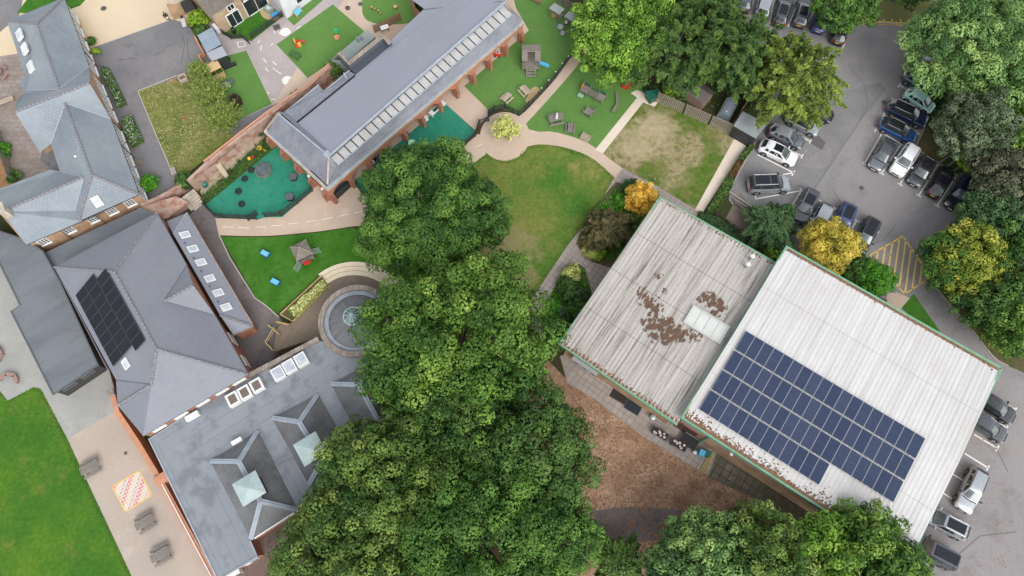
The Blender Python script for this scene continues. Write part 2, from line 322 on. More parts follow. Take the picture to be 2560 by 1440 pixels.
M_darkg=plain('dark_green_plastic',(.015,.12,.08),.5); M_blk=plain('black_plastic',(.02,.02,.022),.5); M_sand=plain('sand',(.45,.33,.17),.95)
M_cyan=plain('sky_blue_plastic',(.10,.42,.66),.35)

def wear(m,spots,c):                     # worn bare patches at fixed places in a lawn (its UVs are world metres)
    nt=m.node_tree; b=nt.nodes['Principled BSDF']; old=b.inputs['Base Color'].links[0].from_socket; tc=nt.nodes.new('ShaderNodeTexCoord'); cur=old
    n=noise(nt,tc.outputs['UV'],.9,6,.65,None,2.2)
    for (x,y,r) in spots:
        p=W(x,y); d=nt.nodes.new('ShaderNodeVectorMath'); d.operation='DISTANCE'; d.inputs[1].default_value=(p.x,p.y,0); nt.links.new(tc.outputs['UV'],d.inputs[0])
        a=nt.nodes.new('ShaderNodeMath'); a.operation='DIVIDE'; a.inputs[1].default_value=r; nt.links.new(d.outputs['Value'],a.inputs[0])
        k=nt.nodes.new('ShaderNodeMath'); k.operation='MULTIPLY_ADD'; k.inputs[1].default_value=2.6; k.inputs[2].default_value=-1.3; nt.links.new(n.outputs['Fac'],k.inputs[0])
        e=nt.nodes.new('ShaderNodeMath'); e.operation='ADD'; nt.links.new(a.outputs[0],e.inputs[0]); nt.links.new(k.outputs[0],e.inputs[1])
        rr=nt.nodes.new('ShaderNodeMapRange'); rr.inputs['From Min'].default_value=.35; rr.inputs['From Max'].default_value=1.1; rr.inputs['To Min'].default_value=.5; rr.inputs['To Max'].default_value=0; nt.links.new(e.outputs[0],rr.inputs['Value'])
        cur=mix(nt,rr.outputs[0],cur,c)
    nt.links.new(cur,b.inputs['Base Color'])
wear(M_lawn,[(1285,618,3.2),(1235,652,2.6),(1300,690,2.0)],(.33,.25,.14))
wear(M_lawn2,[(1600,350,3.0),(1645,312,2.6)],(.44,.36,.23))
# ---------------- ground sheets ----------------
def ang_px(x,y,dx,dy): return hd(x,y,dx,dy)
AW=ang_px(900,400,46,-41)      # arcade direction
AHL=ang_px(1950,800,262,-430)  # hall ribs direction
AL=ang_px(250,300,347-277,485-297)
_gc=[0]
def ground(name,px,k,m,ang=0,sm=0,closed=False):
    _gc[0]+=1; k=k+_gc[0]*.012
    if sm: px=cr(px,sm,True)
    o=MB(ang).flat(px,.004*k).build(name,m); tag(o,kind='structure'); return o
b=MB(); b.face([(-260,-160,0),(260,-160,0),(260,260,0),(-260,260,0)]); tag(b.build('ground',M_wood),kind='structure')
ground('car_park',[(1843,340),(1905,300),(1850,100),(1850,-120),(2500,-120),(2620,500),(2800,900),(2800,1700),(2290,1700),(2230,1500),(2300,1330),(2300,900),(2240,760),(2100,700),(2000,680),(1900,600),(1822,500)],1,M_asph)
ground('car_park_repair_patch',[(2021,318),(2034,327),(2064,356),(2055,376),(2026,358),(2030,340)],2,mat('fresh_asphalt',(.13,.12,.125),.9,fine=.15))
ground('car_park_old_surface',[(1846,345),(1905,300),(1990,260),(2200,205),(2215,225),(2150,300),(2037,470),(2022,530),(1985,610),(1900,590),(1824,500)],1.3,mat('older_greyer_asphalt',(.215,.208,.21),rough=.9,spec=.12,c2=(.25,.242,.238),sc2=.3,c3=(.19,.185,.185),sc3=.9,lo3=.58,hi3=.75,fine=.14,fsc=3))
ground('car_park_stain',cr([(2030,350),(2080,372),(2060,420),(2000,412),(1985,370)],4,True),1.6,mat('pale_worn_asphalt',(.27,.26,.255),rough=.9,spec=.12,c2=(.24,.23,.23),sc2=1.2,fine=.2,fsc=3))
# verges
VR=[(2395,45),(2370,110),(2340,200),(2318,290),(2306,331),(2290,363),(2296,376),(2350,410),(2393,438),(2450,470),(2430,490),(2417,513),(2393,553),(2369,596),(2341,648),(2326,691),(2337,715),(2373,760),(2425,820),(2482,892),(2520,915),(2700,990),(2900,900),(2900,-150),(2500,-150)]
ground('verge',VR,3,M_verge)
ground('verge',[(1980,-120),(2600,-120),(2450,15),(2380,42),(2310,66),(2130,52),(2060,30),(2000,-20)],2,mat('dry_verge_grass',(.16,.175,.045),.95,c2=(.22,.2,.08),sc2=.3,fine=.3,bump=.4))
kb=MB(); kb.ribbon([W(x,y) for x,y in cr([(2318,290),(2306,331),(2290,363),(2296,376),(2350,410),(2393,438),(2450,470),(2430,490),(2417,513),(2393,553),(2369,596),(2341,648),(2326,691),(2337,715),(2373,760),(2425,820),(2482,892),(2520,915)],4)],.14,0,.11)
kb.ribbon([W(x,y) for x,y in [(2395,42),(2310,66),(2130,52),(2060,30)]],.14,0,.11)
kb.ribbon([W(x,y) for x,y in [(1886,360),(1838,448),(1822,480),(1880,520)]],.18,0,.2)
tag(kb.build('kerb',M_kerb),kind='structure')
# lawns and paths
ground('lawn',[(1060,420),(1213,380),(1340,350),(1450,370),(1560,430),(1450,640),(1320,770),(1300,900),(900,900),(850,700),(900,560)],1,M_lawn)
ground('lawn',[(1500,380),(1608,250),(1650,245),(1840,335),(1870,345),(1742,530),(1640,470),(1550,425)],1,M_lawn2)
ground('bed_soil',[(1540,455),(1640,480),(1660,510),(1560,680),(1480,655),(1440,610),(1468,535)],3,M_verge)
slab=MB(AHL); slab.flat([(1555,420),(1640,464),(1740,525),(1960,655),(1940,690),(1650,520),(1600,600),(1400,880),(1330,820),(1318,765),(1420,612),(1486,530),(1537,443)],.008); tag(slab.build('paved_path',M_slab),kind='structure')
ground('bed_soil',[(1410,668),(1440,655),(1462,670),(1482,740),(1430,850),(1400,880),(1340,795),(1375,745)],3,M_verge)
slab=MB(AHL); slab.flat([(1400,890),(1430,880),(1700,1050),(1800,1105),(1772,1188),(1700,1148),(1600,1085),(1490,1000),(1418,958)],.012); tag(slab.build('paved_terrace',M_slab),kind='structure')
slab=MB(AHL+.05); slab.flat([(1798,1105),(2300,1400),(2200,1470),(2020,1330),(1880,1245),(1768,1192)],.008); tag(slab.build('mossy_paved_path',M_slab2),kind='structure')
ground('bark_mulch_ground',[(1370,900),(1418,950),(1600,1080),(1772,1184),(1880,1240),(2020,1330),(2200,1460),(2100,1600),(1300,1600),(1300,1000)],1,M_mulch)
ground('bottom_path',cr([(1380,1290),(1480,1277),(1560,1268),(1660,1272),(1780,1290),(1950,1350),(2000,1440),(1900,1440),(1760,1370),(1640,1350),(1560,1362),(1480,1385),(1400,1420),(1350,1400)],4,True),2,mat('leafy_bottom_asphalt',(.19,.16,.155),.9,c2=(.13,.11,.105),sc2=.5,c3=(.30,.15,.075),sc3=1.3,lo3=.55,hi3=.64,fine=.2))
ground('dirt_slope',[(1850,480),(1880,520),(1990,600),(1960,655),(1850,590),(1815,545)],2,mat('dirt',(.2,.155,.12),.95,c2=(.26,.2,.17),sc2=1,fine=.3))
ground('grass_corner',[(2250,765),(2285,735),(2330,800),(2400,900),(2380,900)],3,M_turf2)
ground('entrance_pad',[(2215,735),(2240,730),(2275,745),(2250,775),(2220,770)],4,M_tan)
circ=[(1262+62*math.cos(a),341+61*math.sin(a)) for a in [2*math.pi*k/40 for k in range(40)]]
PA=[(538,545),(645,549),(665,543),(705,543),(782,475),(800,430),(870,430),(905,487),(1000,450),(1140,380),(1195,335),(1230,345),(1213,387),(1175,415),(1050,500),(960,560)]+cr([(880,566),(800,578),(740,584),(680,589),(620,590),(547,588)],4)
ground('tan_path',PA,2,M_tan)
ground('tan_path',circ,3,M_tan)
ground('tan_path',cr([(1300,315),(1340,328),(1378,329),(1422,339),(1470,358),(1512,388),(1556,421)],5)+[(1537,445)]+cr([(1537,445),(1490,402),(1450,381),(1400,366),(1345,361),(1300,372)],5),4,M_tan)
ground('tan_path',cr([(1225,320),(1298,290),(1345,245),(1390,195),(1435,130),(1460,80)],4)+[(1480,110)]+cr([(1480,110),(1445,162),(1400,215),(1345,277),(1314,310)],4)+[(1300,345)],5,M_tan)
ground('white_path',[(1488,374),(1507,384),(1608,256),(1636,267),(1650,250),(1592,224),(1577,233),(1593,244)],5,M_white)
ground('white_path',[(1737,525),(1756,533),(1869,358),(1839,341)],5,M_white)
ground('artificial_lawn',[(1314,310)]+cr([(1314,310),(1345,277),(1400,215),(1445,160),(1475,120)],4)+[(1620,150),(1602,246),(1490,376)]+cr([(1488,374),(1470,358),(1422,339),(1378,329),(1325,329)],4),1,M_turf)
ground('artificial_lawn',[(1150,205),(1223,277),(1255,272),(1298,288),(1345,243),(1390,193),(1435,128),(1460,80),(1420,20),(1380,-100),(1240,-100),(1240,60)],1,M_turf)
ground('nursery_terrace',[(1040,250),(1117,262),(1187,325),(1218,293),(1223,277),(1155,210),(1100,150)],3,M_tan)
ground('teal_play_surface',[(900,420),(870,440),(905,487),(1000,450),(1140,380),(1188,328),(1110,255),(1000,300)],1,M_teal)
ground('teal_play_surface',[(513,510),(540,542),(645,549),(665,543),(705,543),(782,476),(800,440),(760,380),(700,350),(692,362)],1,M_teal)
ground('arcade_floor',[(655,300),(828,500),(900,440),(1322,76),(1290,20),(1270,-60),(900,-60)],4,M_tan)
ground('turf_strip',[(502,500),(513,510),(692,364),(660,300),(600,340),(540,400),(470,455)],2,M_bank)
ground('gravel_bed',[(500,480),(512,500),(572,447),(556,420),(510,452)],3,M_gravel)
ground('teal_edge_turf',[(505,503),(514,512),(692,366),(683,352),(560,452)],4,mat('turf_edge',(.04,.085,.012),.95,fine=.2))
ground('artificial_lawn',[(551,591)]+cr([(551,591),(620,593),(680,592),(740,587),(800,581),(880,569)],3)+[(960,600),(1000,660),(930,656)]+cr([(930,653),(890,655),(850,663),(820,675),(800,690)],3)+[(693,784),(640,745)],1,M_turf2)
ed=MB(); ed.ribbon([W(x,y) for x,y in [(548,588),(575,645),(606,695),(637,745),(665,764),(697,793)]],.12,0,.05); ed.ribbon([W(x,y) for x,y in [(345,228),(385,325),(432,434)]],.1,0,.06); ed.ribbon([W(x,y) for x,y in [(345,228),(440,190)]],.1,0,.06)
ed.ribbon([W(x,y) for x,y in [(617,126),(680,258)]],.09,0,.05); ed.ribbon([W(x,y) for x,y in [(690,112),(768,195)]],.09,0,.05); ed.ribbon([W(x,y) for x,y in [(238,117),(432,48)]],.09,0,.04)
tag(ed.build('edging_kerb',mat('edging',(.46,.42,.37),.9,fine=.15)),kind='structure')
ground('dark_path',[(476,535),(505,510),(540,545),(548,588),(575,645),(606,695),(637,745),(665,764),(700,795),(720,850),(640,950),(560,900),(470,560)],1,M_asph3)
# top-left
ground('cream_drive',[(-200,-150),(480,-150),(470,60),(300,110),(100,160),(40,140),(-200,180)],1,M_cream)
ground('grey_road',[(-200,-150),(90,-150),(48,40),(0,80),(-200,200)],2,M_asph2)
ground('grass_bank',[(42,32),(70,-5),(90,-150),(240,-150),(216,-3),(200,14),(170,25),(110,35)],3,M_turf2)
ground('flagstone_yard',[(-200,170),(45,134),(150,200),(200,480),(-200,500)],2,M_slab3)
ground('earth_planting_ground',[(-100,330),(0,340),(45,460),(-20,480),(-200,480)],4,mat('orange_bark',(.36,.2,.09),.95,c2=(.28,.15,.06),sc2=1,fine=.3,bump=.5))
ground('courtyard_asphalt',[(238,117),(432,48),(470,60),(530,160),(460,190),(345,228),(385,325),(432,434),(460,450),(400,495),(300,560),(100,400),(150,150)],3,M_asph2)
ground('meadow',[(345,228),(460,185),(530,150),(620,310),(455,445),(432,434)],2,M_meadow)
ground('nursery_playground',[(500,100),(480,-150),(1200,-150),(1200,60),(900,160),(700,290),(575,335),(540,250)],1,M_pink)
ground('grey_path_strip',[(570,325),(592,302),(677,264),(700,255),(720,260),(600,350)],4,M_asph2)
ground('artificial_lawn',[(690,112),(832,11),(911,78),(850,140),(768,196)],4,M_turf)
ground('artificial_lawn',[(500,190),(565,140),(617,126),(679,260),(592,302),(560,330),(520,300)],3,M_turf)
ground('artificial_lawn',cr([(908,-40),(905,20),(912,45),(930,56),(960,61),(1020,58),(1050,40),(1060,-40)],4),4,M_turf)
ground('artificial_lawn',[(556,85),(579,97),(607,95),(628,103),(709,40),(650,-10),(560,40)],4,M_turf2)
ground('artificial_lawn',[(717,46),(735,64),(830,-20),(780,-40),(700,-40)],4,M_turf)
ground('sand_spill',cr([(650,28),(668,22),(690,35),(700,50),(680,50),(660,45)],4,True),6,M_sand)
# bottom-left
ground('playing_field',[(-200,930),(0,977),(19,1002),(83,968),(102,972),(167,1094),(240,1250),(329,1440),(400,1620),(-300,1620)],2,M_field)
ground('concrete_yard',[(-200,640),(0,640),(200,700),(290,920),(302,1020),(168,1098),(102,972),(83,968),(19,1002),(-200,985)],1,M_grey)
ground('school_terrace',[(168,1097),(302,1020),(420,1200),(560,1440),(660,1640),(410,1640),(329,1440),(240,1250)],1,M_tan2)
# painted game grid on the terrace
gp=[(281,1217),(348,1177),(380,1238),(314,1279)]
MG,nt,bb=new_mat('game_grid_paint'); tc=nt.nodes.new('ShaderNodeTexCoord'); ck=nt.nodes.new('ShaderNodeTexVoronoi'); ck.inputs['Scale'].default_value=10; ck.inputs['Randomness'].default_value=.15
nt.links.new(tc.outputs['UV'],ck.inputs['Vector']); rr=nt.nodes.new('ShaderNodeValToRGB'); e=rr.color_ramp.elements; e[0].position=.0;e[0].color=(.55,.16,.22,1);e[1].position=1;e[1].color=(.6,.5,.2,1)
for p,c in ((.3,(.62,.42,.40,1)),(.5,(.35,.52,.5,1)),(.7,(.55,.2,.3,1)),(.85,(.3,.45,.55,1))):
    q=e.new(p);q.color=c
rr.color_ramp.interpolation='CONSTANT'; e[0].color=(.55,.10,.20,1)
sp=nt.nodes.new('ShaderNodeSeparateXYZ'); nt.links.new(tc.outputs['UV'],sp.inputs[0]); mt=nt.nodes.new('ShaderNodeMath'); mt.operation='ADD'; nt.links.new(sp.outputs[0],mt.inputs[0]); nt.links.new(sp.outputs[1],mt.inputs[1])
m2=nt.nodes.new('ShaderNodeMath'); m2.operation='MULTIPLY'; m2.inputs[1].default_value=1.6; nt.links.new(mt.outputs[0],m2.inputs[0]); m3=nt.nodes.new('ShaderNodeMath'); m3.operation='FRACT'; nt.links.new(m2.outputs[0],m3.inputs[0]); nt.links.new(m3.outputs[0],rr.inputs[0])
br=nt.nodes.new('ShaderNodeTexBrick'); br.offset=0; br.inputs['Scale'].default_value=1; br.inputs['Brick Width'].default_value=.1; br.inputs['Row Height'].default_value=.1; br.inputs['Mortar Size'].default_value=.012; nt.links.new(tc.outputs['UV'],br.inputs['Vector'])
nn=noise(nt,tc.outputs['UV'],45,2); r2=ramp(nt,.52,.66); nt.links.new(nn.outputs['Fac'],r2.inputs[0])
c1=mix(nt,r2.outputs[0],rr.outputs[0],(.66,.58,.52)); c2=mix(nt,br.outputs['Fac'],c1,(.66,.55,.35)); nt.links.new(c2,bb.inputs['Base Color']); bb.inputs['Roughness'].default_value=.9
gm=MB(); P=[W(x,y,.01) for x,y in gp]; gm.face(P[::-1],[(0,1),(1,1),(1,0),(0,0)]); o=gm.build('game_grid',MG)
tag(o,'large faded painted number grid in pink, yellow and blue squares on the school terrace','painted game')
fb=MB(); 
for i in range(4):
    fb.ribbon([W(*gp[i]),W(*gp[(i+1)%4])],.12,.014)
fb.build('border',M_yline,o)
# ---------------- painted lines ----------------
def lines(name,segs,m,z,wd=.1):
    b=MB()
    for s in segs: b.ribbon([W(x,y) for x,y in s],wd,z)
    tag(b.build(name,m),kind='structure')
def Z3(*p): return [(1720+x/2.526,240+y/2.526) for x,y in p]
def Z5(*p): return [(1920+x/3,y/3) for x,y in p]
def Z7(*p): return [(1920+x/2.117,760+y/2.117) for x,y in p]
pl=[Z3((438,370),(672,488)),Z3((655,505),(675,472)),Z3((598,497),(672,484)),Z3((430,650),(715,598)),Z3((424,632),(432,656)),Z3((705,580),(728,605)),Z3((716,598),(635,725)),
 Z3((826,656),(740,800)),Z3((818,650),(846,668)),Z3((945,720),(890,830)),Z3((933,714),(958,728)),Z3((1066,786),(1010,880)),Z3((1055,780),(1082,796)),Z3((1195,858),(1088,1036)),Z3((1185,850),(1206,862)),
 Z3((640,340),(720,380)),Z3((713,394),(727,368)),Z3((690,240),(773,288)),Z3((766,300),(780,276)),Z3((740,145),(826,190)),Z3((820,204),(834,178)),Z3((820,75),(880,98)),Z3((874,110),(886,88)),
 Z3((1222,240),(1112,428)),Z3((1102,422),(1124,434)),Z3((1342,308),(1222,490)),Z3((1208,484),(1238,500)),Z3((1460,365),(1338,558)),Z3((1324,550),(1354,568)),Z3((1582,430),(1457,628)),Z3((1442,620),(1472,638)),Z3((1698,500),(1573,693)),Z3((1558,686),(1590,704)),
 Z3((1185,210),(1375,320)),Z3((1180,226),(1190,198)),Z3((1400,205),(1465,243)),Z3((1235,120),(1330,175)),Z3((1228,132),(1242,106)),Z3((1285,25),(1390,85)),Z3((1278,40),(1292,12)),
 Z5((1098,432),(1200,475)),Z5((1092,446),(1106,424)),Z5((1042,532),(1140,580)),Z5((1034,548),(1050,518)),Z5((982,640),(1080,690)),Z5((976,656),(990,626)),Z5((575,320),(552,380)),Z5((528,372),(556,382)),
 Z5((215,40),(150,200)),Z5((60,-60),(10,180)),Z5((350,80),(290,180)),Z5((-90,-60),(-130,60))]+[Z7(*s) for s in [((1240,515),(1308,560)),((1302,570),(1315,548)),((1180,600),(1262,655)),((1255,668),(1270,644)),((1090,690),(1215,765)),((1207,778),(1222,750)),((1040,790),(1165,868)),((1157,880),(1172,855)),((960,890),(1100,975)),((910,990),(1040,1075)),((820,1222),(960,1308)),((950,1318),(965,1292))]]
lines('parking_markings',pl,M_line,.012,.14)
yb=Z3((1357,886),(1150,1004),(1368,1250),(1526,1150),(1524,1126),(1357,886))
hat=[]
def clipseg(p,d,poly):
    ts=[]
    for i in range(len(poly)-1):
        a=np.array(poly[i]);b_=np.array(poly[i+1]); e_=b_-a; den=d[0]*e_[1]-d[1]*e_[0]
        if abs(den)<1e-9: continue
        q=a-p; t=(q[0]*e_[1]-q[1]*e_[0])/den; u=(q[0]*d[1]-q[1]*d[0])/den
        if 0<=u<=1: ts.append(t)
    ts.sort(); return [tuple(p+d*ts[0]),tuple(p+d*ts[-1])] if len(ts)>=2 else None
for k in range(-9,10):
    s=clipseg(np.array([2256+k*16.5,660.]),np.array([-.14,1.]),yb)
    if s and abs(s[0][1]-s[1][1])>8: hat.append(s)
lines('yellow_hatching',[yb]+hat,M_yline,.013,.18)
lines('faded_markings',[Z3((1305,930),(1222,1082)),Z3((1432,985),(1325,1200))],mat('faded_paint',(.36,.34,.32),.9,fine=.3,fsc=20),.012,.12)
ys=[[(2135,57),(2308,67)],[(2135,50),(2308,61)]]+[[(x,48),(x+7,62)] for x in range(2145,2310,21)]+[[(2308,56),(2308,70)]]
lines('yellow_kerb_lines',ys,M_yline,.016,.16)
ds=[]
for x in range(0,9):
    xs=[(557,567),(596,569),(638,568),(678,565),(720,560),(765,555),(805,549),(846,541),(886,533)]
    a=xs[x]; dy=[1,1,-1,-2,-3,-4,-5,-6,-6][x]; ds.append([a,(a[0]+27,a[1]+dy)])
ds+=[[(1190,368),(1205,360)],[(1168,388),(1177,382)]]
lines('path_dashes',ds,M_line,.026,.07)
nm=[]
def Z2(*p): return [(440+x/3,y/3) for x,y in p]
for s in [((460,315),(470,355)),((470,355),(525,345)),((525,345),(515,318)),((460,315),(515,308)),((610,325),(632,302)),((710,340),(728,325)),((640,340),(635,380)),((655,440),(680,470)),((725,462),(755,490)),((672,512),(692,535)),((725,510),(785,555)),((785,555),(790,545)),((905,215),(935,198)),((860,235),(856,250)),((770,235),(775,255)),((735,228),(740,250)),((680,690),(700,700)),((715,745),(770,745)),((770,745),(770,720)),((905,620),(925,640)),((855,595),(870,610)),((815,645),(850,645)),((820,665),(845,668)),((615,870),(620,850)),((620,850),(690,835))]:
    nm.append(Z2(*s))
for i in range(6): nm.append(Z2((1290+i*14,105-i*6),(1305+i*14,128-i*8)))
lines('playground_markings',nm,M_line,.014,.10)
for x,y in ((713,80),(718,201)):
    c=W(x,y); d=MB(); d.prism([(c.x+.62*math.cos(a),c.y+.62*math.sin(a)) for a in [math.pi*2*k/24 for k in range(24)]],.010,.016); tag(d.build('painted_circle',M_line),kind='structure')

# cracks and covers
lines('asphalt_cracks',[[(385,140),(392,135),(410,128),(416,118),(424,114)],[(455,90),(462,110),(456,140),(452,165)],[(470,95),(468,120),(474,150)],[(300,150),(330,146),(352,150)]],mat('crack_tar',(.07,.07,.075),.9,fine=.2),.028,.05)
lines('asphalt_cracks',[[(2120,160),(2160,210),(2170,260),(2150,300)],[(2240,560),(2210,600),(2180,610)],[(2080,470),(2110,520),(2105,560)],[(2460,1010),(2480,1100),(2520,1180)],[(2380,1400),(2450,1340),(2540,1330)],[(2215,215),(2152,300),(2038,470),(2023,530)]],mat('crack_tar2',(.16,.155,.155),.9,fine=.2),.03,.05)
def manhole(label,x,y,rnd=True,r_=.32):
    c=W(x,y,.03); t=thing('manhole_cover',label,'manhole cover',c,0.4); b=MB()
    if rnd: b.lathe((0,0,0),[(r_,.0),(r_,.012),(0,.012)],18)
    else: b.box((0,0,.006),(r_*2,r_*2,.014))
    b.build('cover',mat('cast_iron_cover',(.10,.095,.09),.6,obj=True,fine=.3,fsc=10),t); b=MB()
    if rnd: b.torus((0,0,.01),r_+.03,.02,18,5)
    else:
        for s in (-1,1): b.box((s*(r_+.03),0,.008),(.05,r_*2+.1,.02)); b.box((0,s*(r_+.03),.008),(r_*2,.05,.02))
    b.build('rim',mat('iron_rim',(.17,.16,.15),.6,obj=True),t)
manhole('round dark manhole cover on the cream drive at the top',259,21)
manhole('round manhole cover on the pinkish playground asphalt beside the rounded turf',901,10,r_=.26)
manhole('small square drain cover in the car park below the five-car row',2154,470,False,.2)
manhole('small square drain cover in the middle of the upper car park',2210,256,False,.2)
manhole('red-brown square cover beside the painted circle near the cottage fence',692,68,False,.36)
manhole('tiny drain cover on the school terrace above the number grid',314,1133,True,.12)
manhole('square drain cover on the asphalt path at the bottom',1643,1301,False,.26)
# ---------------- buildings ----------------
def P3(px,z): return W(px[0],px[1],z)
def inset(P,d):                          # shrink an outline (xy) by d
    P=[Vector((p[0],p[1],0)) for p in P]; n=len(P); a=sum(P[i].x*P[(i+1)%n].y-P[(i+1)%n].x*P[i].y for i in range(n)); sgn=1 if a>0 else -1; out=[]
    for i in range(n):
        e1=(P[i]-P[i-1]).normalized(); e2=(P[(i+1)%n]-P[i]).normalized(); n1=Vector((-e1.y,e1.x,0))*sgn; n2=Vector((-e2.y,e2.x,0))*sgn
        m=(n1+n2); k=m.length_squared
        out.append(P[i]+m*(2*d/k if k>.3 else d))
    return out
def roofmesh(root,name,polys,m,tiles=None,ztile=.09,ridges=(),valleys=(),world=True,thick=.10):
    b=MB()
    for pl in polys: b.up([W(*p) for p in pl])
    o=b.build(name,m,root,world=True)
    for nm,segs,mm,r in (('ridge_tiles',ridges,M_ridge,.13),('valley_flashing',valleys,M_lead,.06)):
        for s in segs:
            q=MB(); pts=[W(*p) for p in s]
            for i in range(len(pts)-1): q.tube(pts[i]+Vector((0,0,.02)),pts[i+1]+Vector((0,0,.02)),r,r,8,True)
            q.build(nm,mm,o,world=False).location=-Vector(root.location)
    return o
def walls(root,outline,z1,m,d=.25,z0=0,name='wall'):
    b=MB(); P=inset([W(x,y,z1) for x,y in outline],d); b.skirt([Vector((p.x,p.y,z1)) for p in P],z0); b.build(name,m,root,world=True); return P
def wallplane(a,b_):                     # plane through two wall points (xy)
    d=(Vector((b_[0],b_[1],0))-Vector((a[0],a[1],0))).normalized(); return Vector((a[0],a[1],0)),Vector((d.y,-d.x,0)),d
def window(root,a,b_,t,z0,z1,wd,out,name='window',frame=M_frame,glass=M_glass,bars=(1,2),fw=.10,sill=None,label=None):
    # window centred at fraction t of wall a->b, outward normal 'out' sign
    p,n,d=wallplane(a,b_); n=n*out; L=(Vector((b_[0]-a[0],b_[1]-a[1],0))).length; c=p+d*(L*t)+n*.03; Zv=Vector((0,0,1))
    f=MB(); 
    def q(s,z): return c+d*s+Zv*z
    f.bar(q(-wd/2,z0),q(wd/2,z0),.09,fw); f.bar(q(-wd/2,z1),q(wd/2,z1),.09,fw)
    for s in (-wd/2,wd/2): f.bar(q(s,z0),q(s,z1),.09,fw)
    nx,nz=bars
    for k in range(1,nx+1): s=-wd/2+wd*k/(nx+1); f.bar(q(s,z0),q(s,z1),.06,.06)
    for k in range(1,nz+1): z=z0+(z1-z0)*k/(nz+1); f.bar(q(-wd/2,z),q(wd/2,z),.06,.06)
    if sill: f.box((q(0,z0-.08)+n*.06),(wd+.2,.2,.09),math.atan2(d.y,d.x))
    fo=f.build(name,frame,root,world=True); g=MB(); g.face([q(-wd/2,z0),q(wd/2,z0),q(wd/2,z1),q(-wd/2,z1)]); g.build('pane',glass,fo).location=-Vector(root.location)
    return fo
def rooflight(root,x,y,z,w_,l_,ang,nrm=None,name='rooflight',upst=.1,glass=M_skyl,frame=M_frame,fr=.09):
    c=W(x,y,z); n=Vector(nrm) if nrm is not None else Vector((0,0,1)); n.normalize()
    u=Vector((math.cos(ang),math.sin(ang),0)); u=(u-n*u.dot(n)).normalized(); v=n.cross(u); M=Matrix((u,v,n)).transposed()
    f=MB()
    if upst>.15: f.box(c+n*(upst/2-.03),(w_-.02,l_-.02,upst-.05),M=M)
    cc=c+n*upst
    for s in (-1,1):
        f.box(cc+v*s*(l_/2-fr/2),(w_,fr,.08),M=M); f.box(cc+u*s*(w_/2-fr/2),(fr,l_-2*fr-.004,.08),M=M)
    if upst<=.15: f.box(c+n*(upst/2),(w_-.03,l_-.03,upst),M=M)
    fo=f.build(name,frame,root,world=True)
    g=MB(); g.box(cc+n*.012,(w_-2*fr,l_-2*fr,.03),M=M); g.build('pane',glass,fo).location=-Vector(root.location)
    return fo
def zon(x,y,a,b_,c):
    n=norm3(a,b_,c); return onplane(x,y,W(*a),n).z
def norm3(a,b_,c): 
    n=(W(*b_)-W(*a)).cross(W(*c)-W(*a)).normalized(); return n if n.z>0 else -n
# --- old school wing (top left) ---
E_,Rg=3.4,6.9
sw=thing('old_school_building','long old brick school building with blue-grey slate roofs at the top left','building',W(150,330,0))
N=dict(a=(17,52,E_),b=(160,-6,E_),c=(92,60,6.3))
ridge=lambda *s:s
A63=zon(163,258,(37,280,Rg),(224,208,Rg),(100,381,E_)); V15=zon(148,223,(37,280,Rg),(224,208,Rg),(58,234,E_+.3)); V67=3.9
roofmesh(sw,'roof',[
 [(17,52,E_),(160,-6,E_),(92,60,6.3)],
 [(160,-6,E_),(223,166,E_),(148,223,6.3),(92,60,6.3)],
 [(17,52,E_),(92,60,6.3),(148,223,6.3),(67,225,3.9),(58,234,E_),(49,203,E_),(63,190,E_)],
 [(148,223,6.3),(223,166,E_),(224,208,Rg),(37,280,Rg),(42,250,5.0),(58,234,E_),(67,225,3.9)],
 [(37,280,Rg),(224,208,Rg),(277,297,E_),(163,258,A63),(127,360,E_),(100,381,E_)],
 [(163,258,A63),(277,297,E_),(348,486,E_),(230,437,A63)],
 [(163,258,A63),(230,437,A63),(198,552,E_),(187,527,3.6),(209,443,5.6),(150,428,E_),(127,360,E_)],
 [(230,437,A63),(348,486,E_),(198,552,E_)],
 [(209,443,5.6),(150,428,E_),(125,424,E_),(-60,494,E_),(-60,556,5.6),(5,529,5.6)],
 [(5,529,5.6),(209,443,5.6),(187,527,3.6),(206,552,E_),(66,612,E_)]],M_slL,
 ridges=[[(92,60,6.3),(148,223,6.3)],[(17,52,E_),(92,60,6.3),(160,-6,E_)],[(37,280,Rg),(224,208,Rg)],[(163,258,A63),(230,437,A63),(348,486,E_)],[(230,437,A63),(198,552,E_)],[(5,529,5.6),(209,443,5.6)]],
 valleys=[[(148,223,6.3),(223,166,E_)],[(148,223,6.3),(67,225,3.9)],[(163,258,A63),(127,360,E_)],[(163,258,A63),(277,297,E_)],[(150,428,E_),(209,443,5.6),(187,527,3.6)]])
for tri in (((223,166,E_),(277,297,E_),(224,208,Rg)),((37,280,Rg),(100,381,E_),(58,234,E_)),((5,529,5.6),(66,612,E_),(-40,487,E_))):
    g=MB(); g.face([W(*q_) for q_ in tri]); g.build('gable',M_brickY,sw,world=True)
OW=[(17,52),(160,-6),(223,166),(277,297),(348,486),(198,552),(66,612),(0,500),(125,424),(150,428),(127,360),(100,381),(49,203),(63,190)]
OWp=walls(sw,OW,E_-.02,M_brickY,d=.22)
for a,b_ in (((160,-6),(223,166)),((277,297),(348,486)),((348,486),(206,552)),((206,552),(66,612))):
    gt=MB(); gt.bar(W(a[0],a[1],E_-.06),W(b_[0],b_[1],E_-.06),.11,.1); gt.build('gutter',plain('dark_gutter',(.06,.06,.065),.5),sw,world=True)
for t in (.1,.3,.5,.7,.88): window(sw,OWp[1],OWp[2],t,1.0,2.7,1.3,-1,bars=(2,2),sill=1)
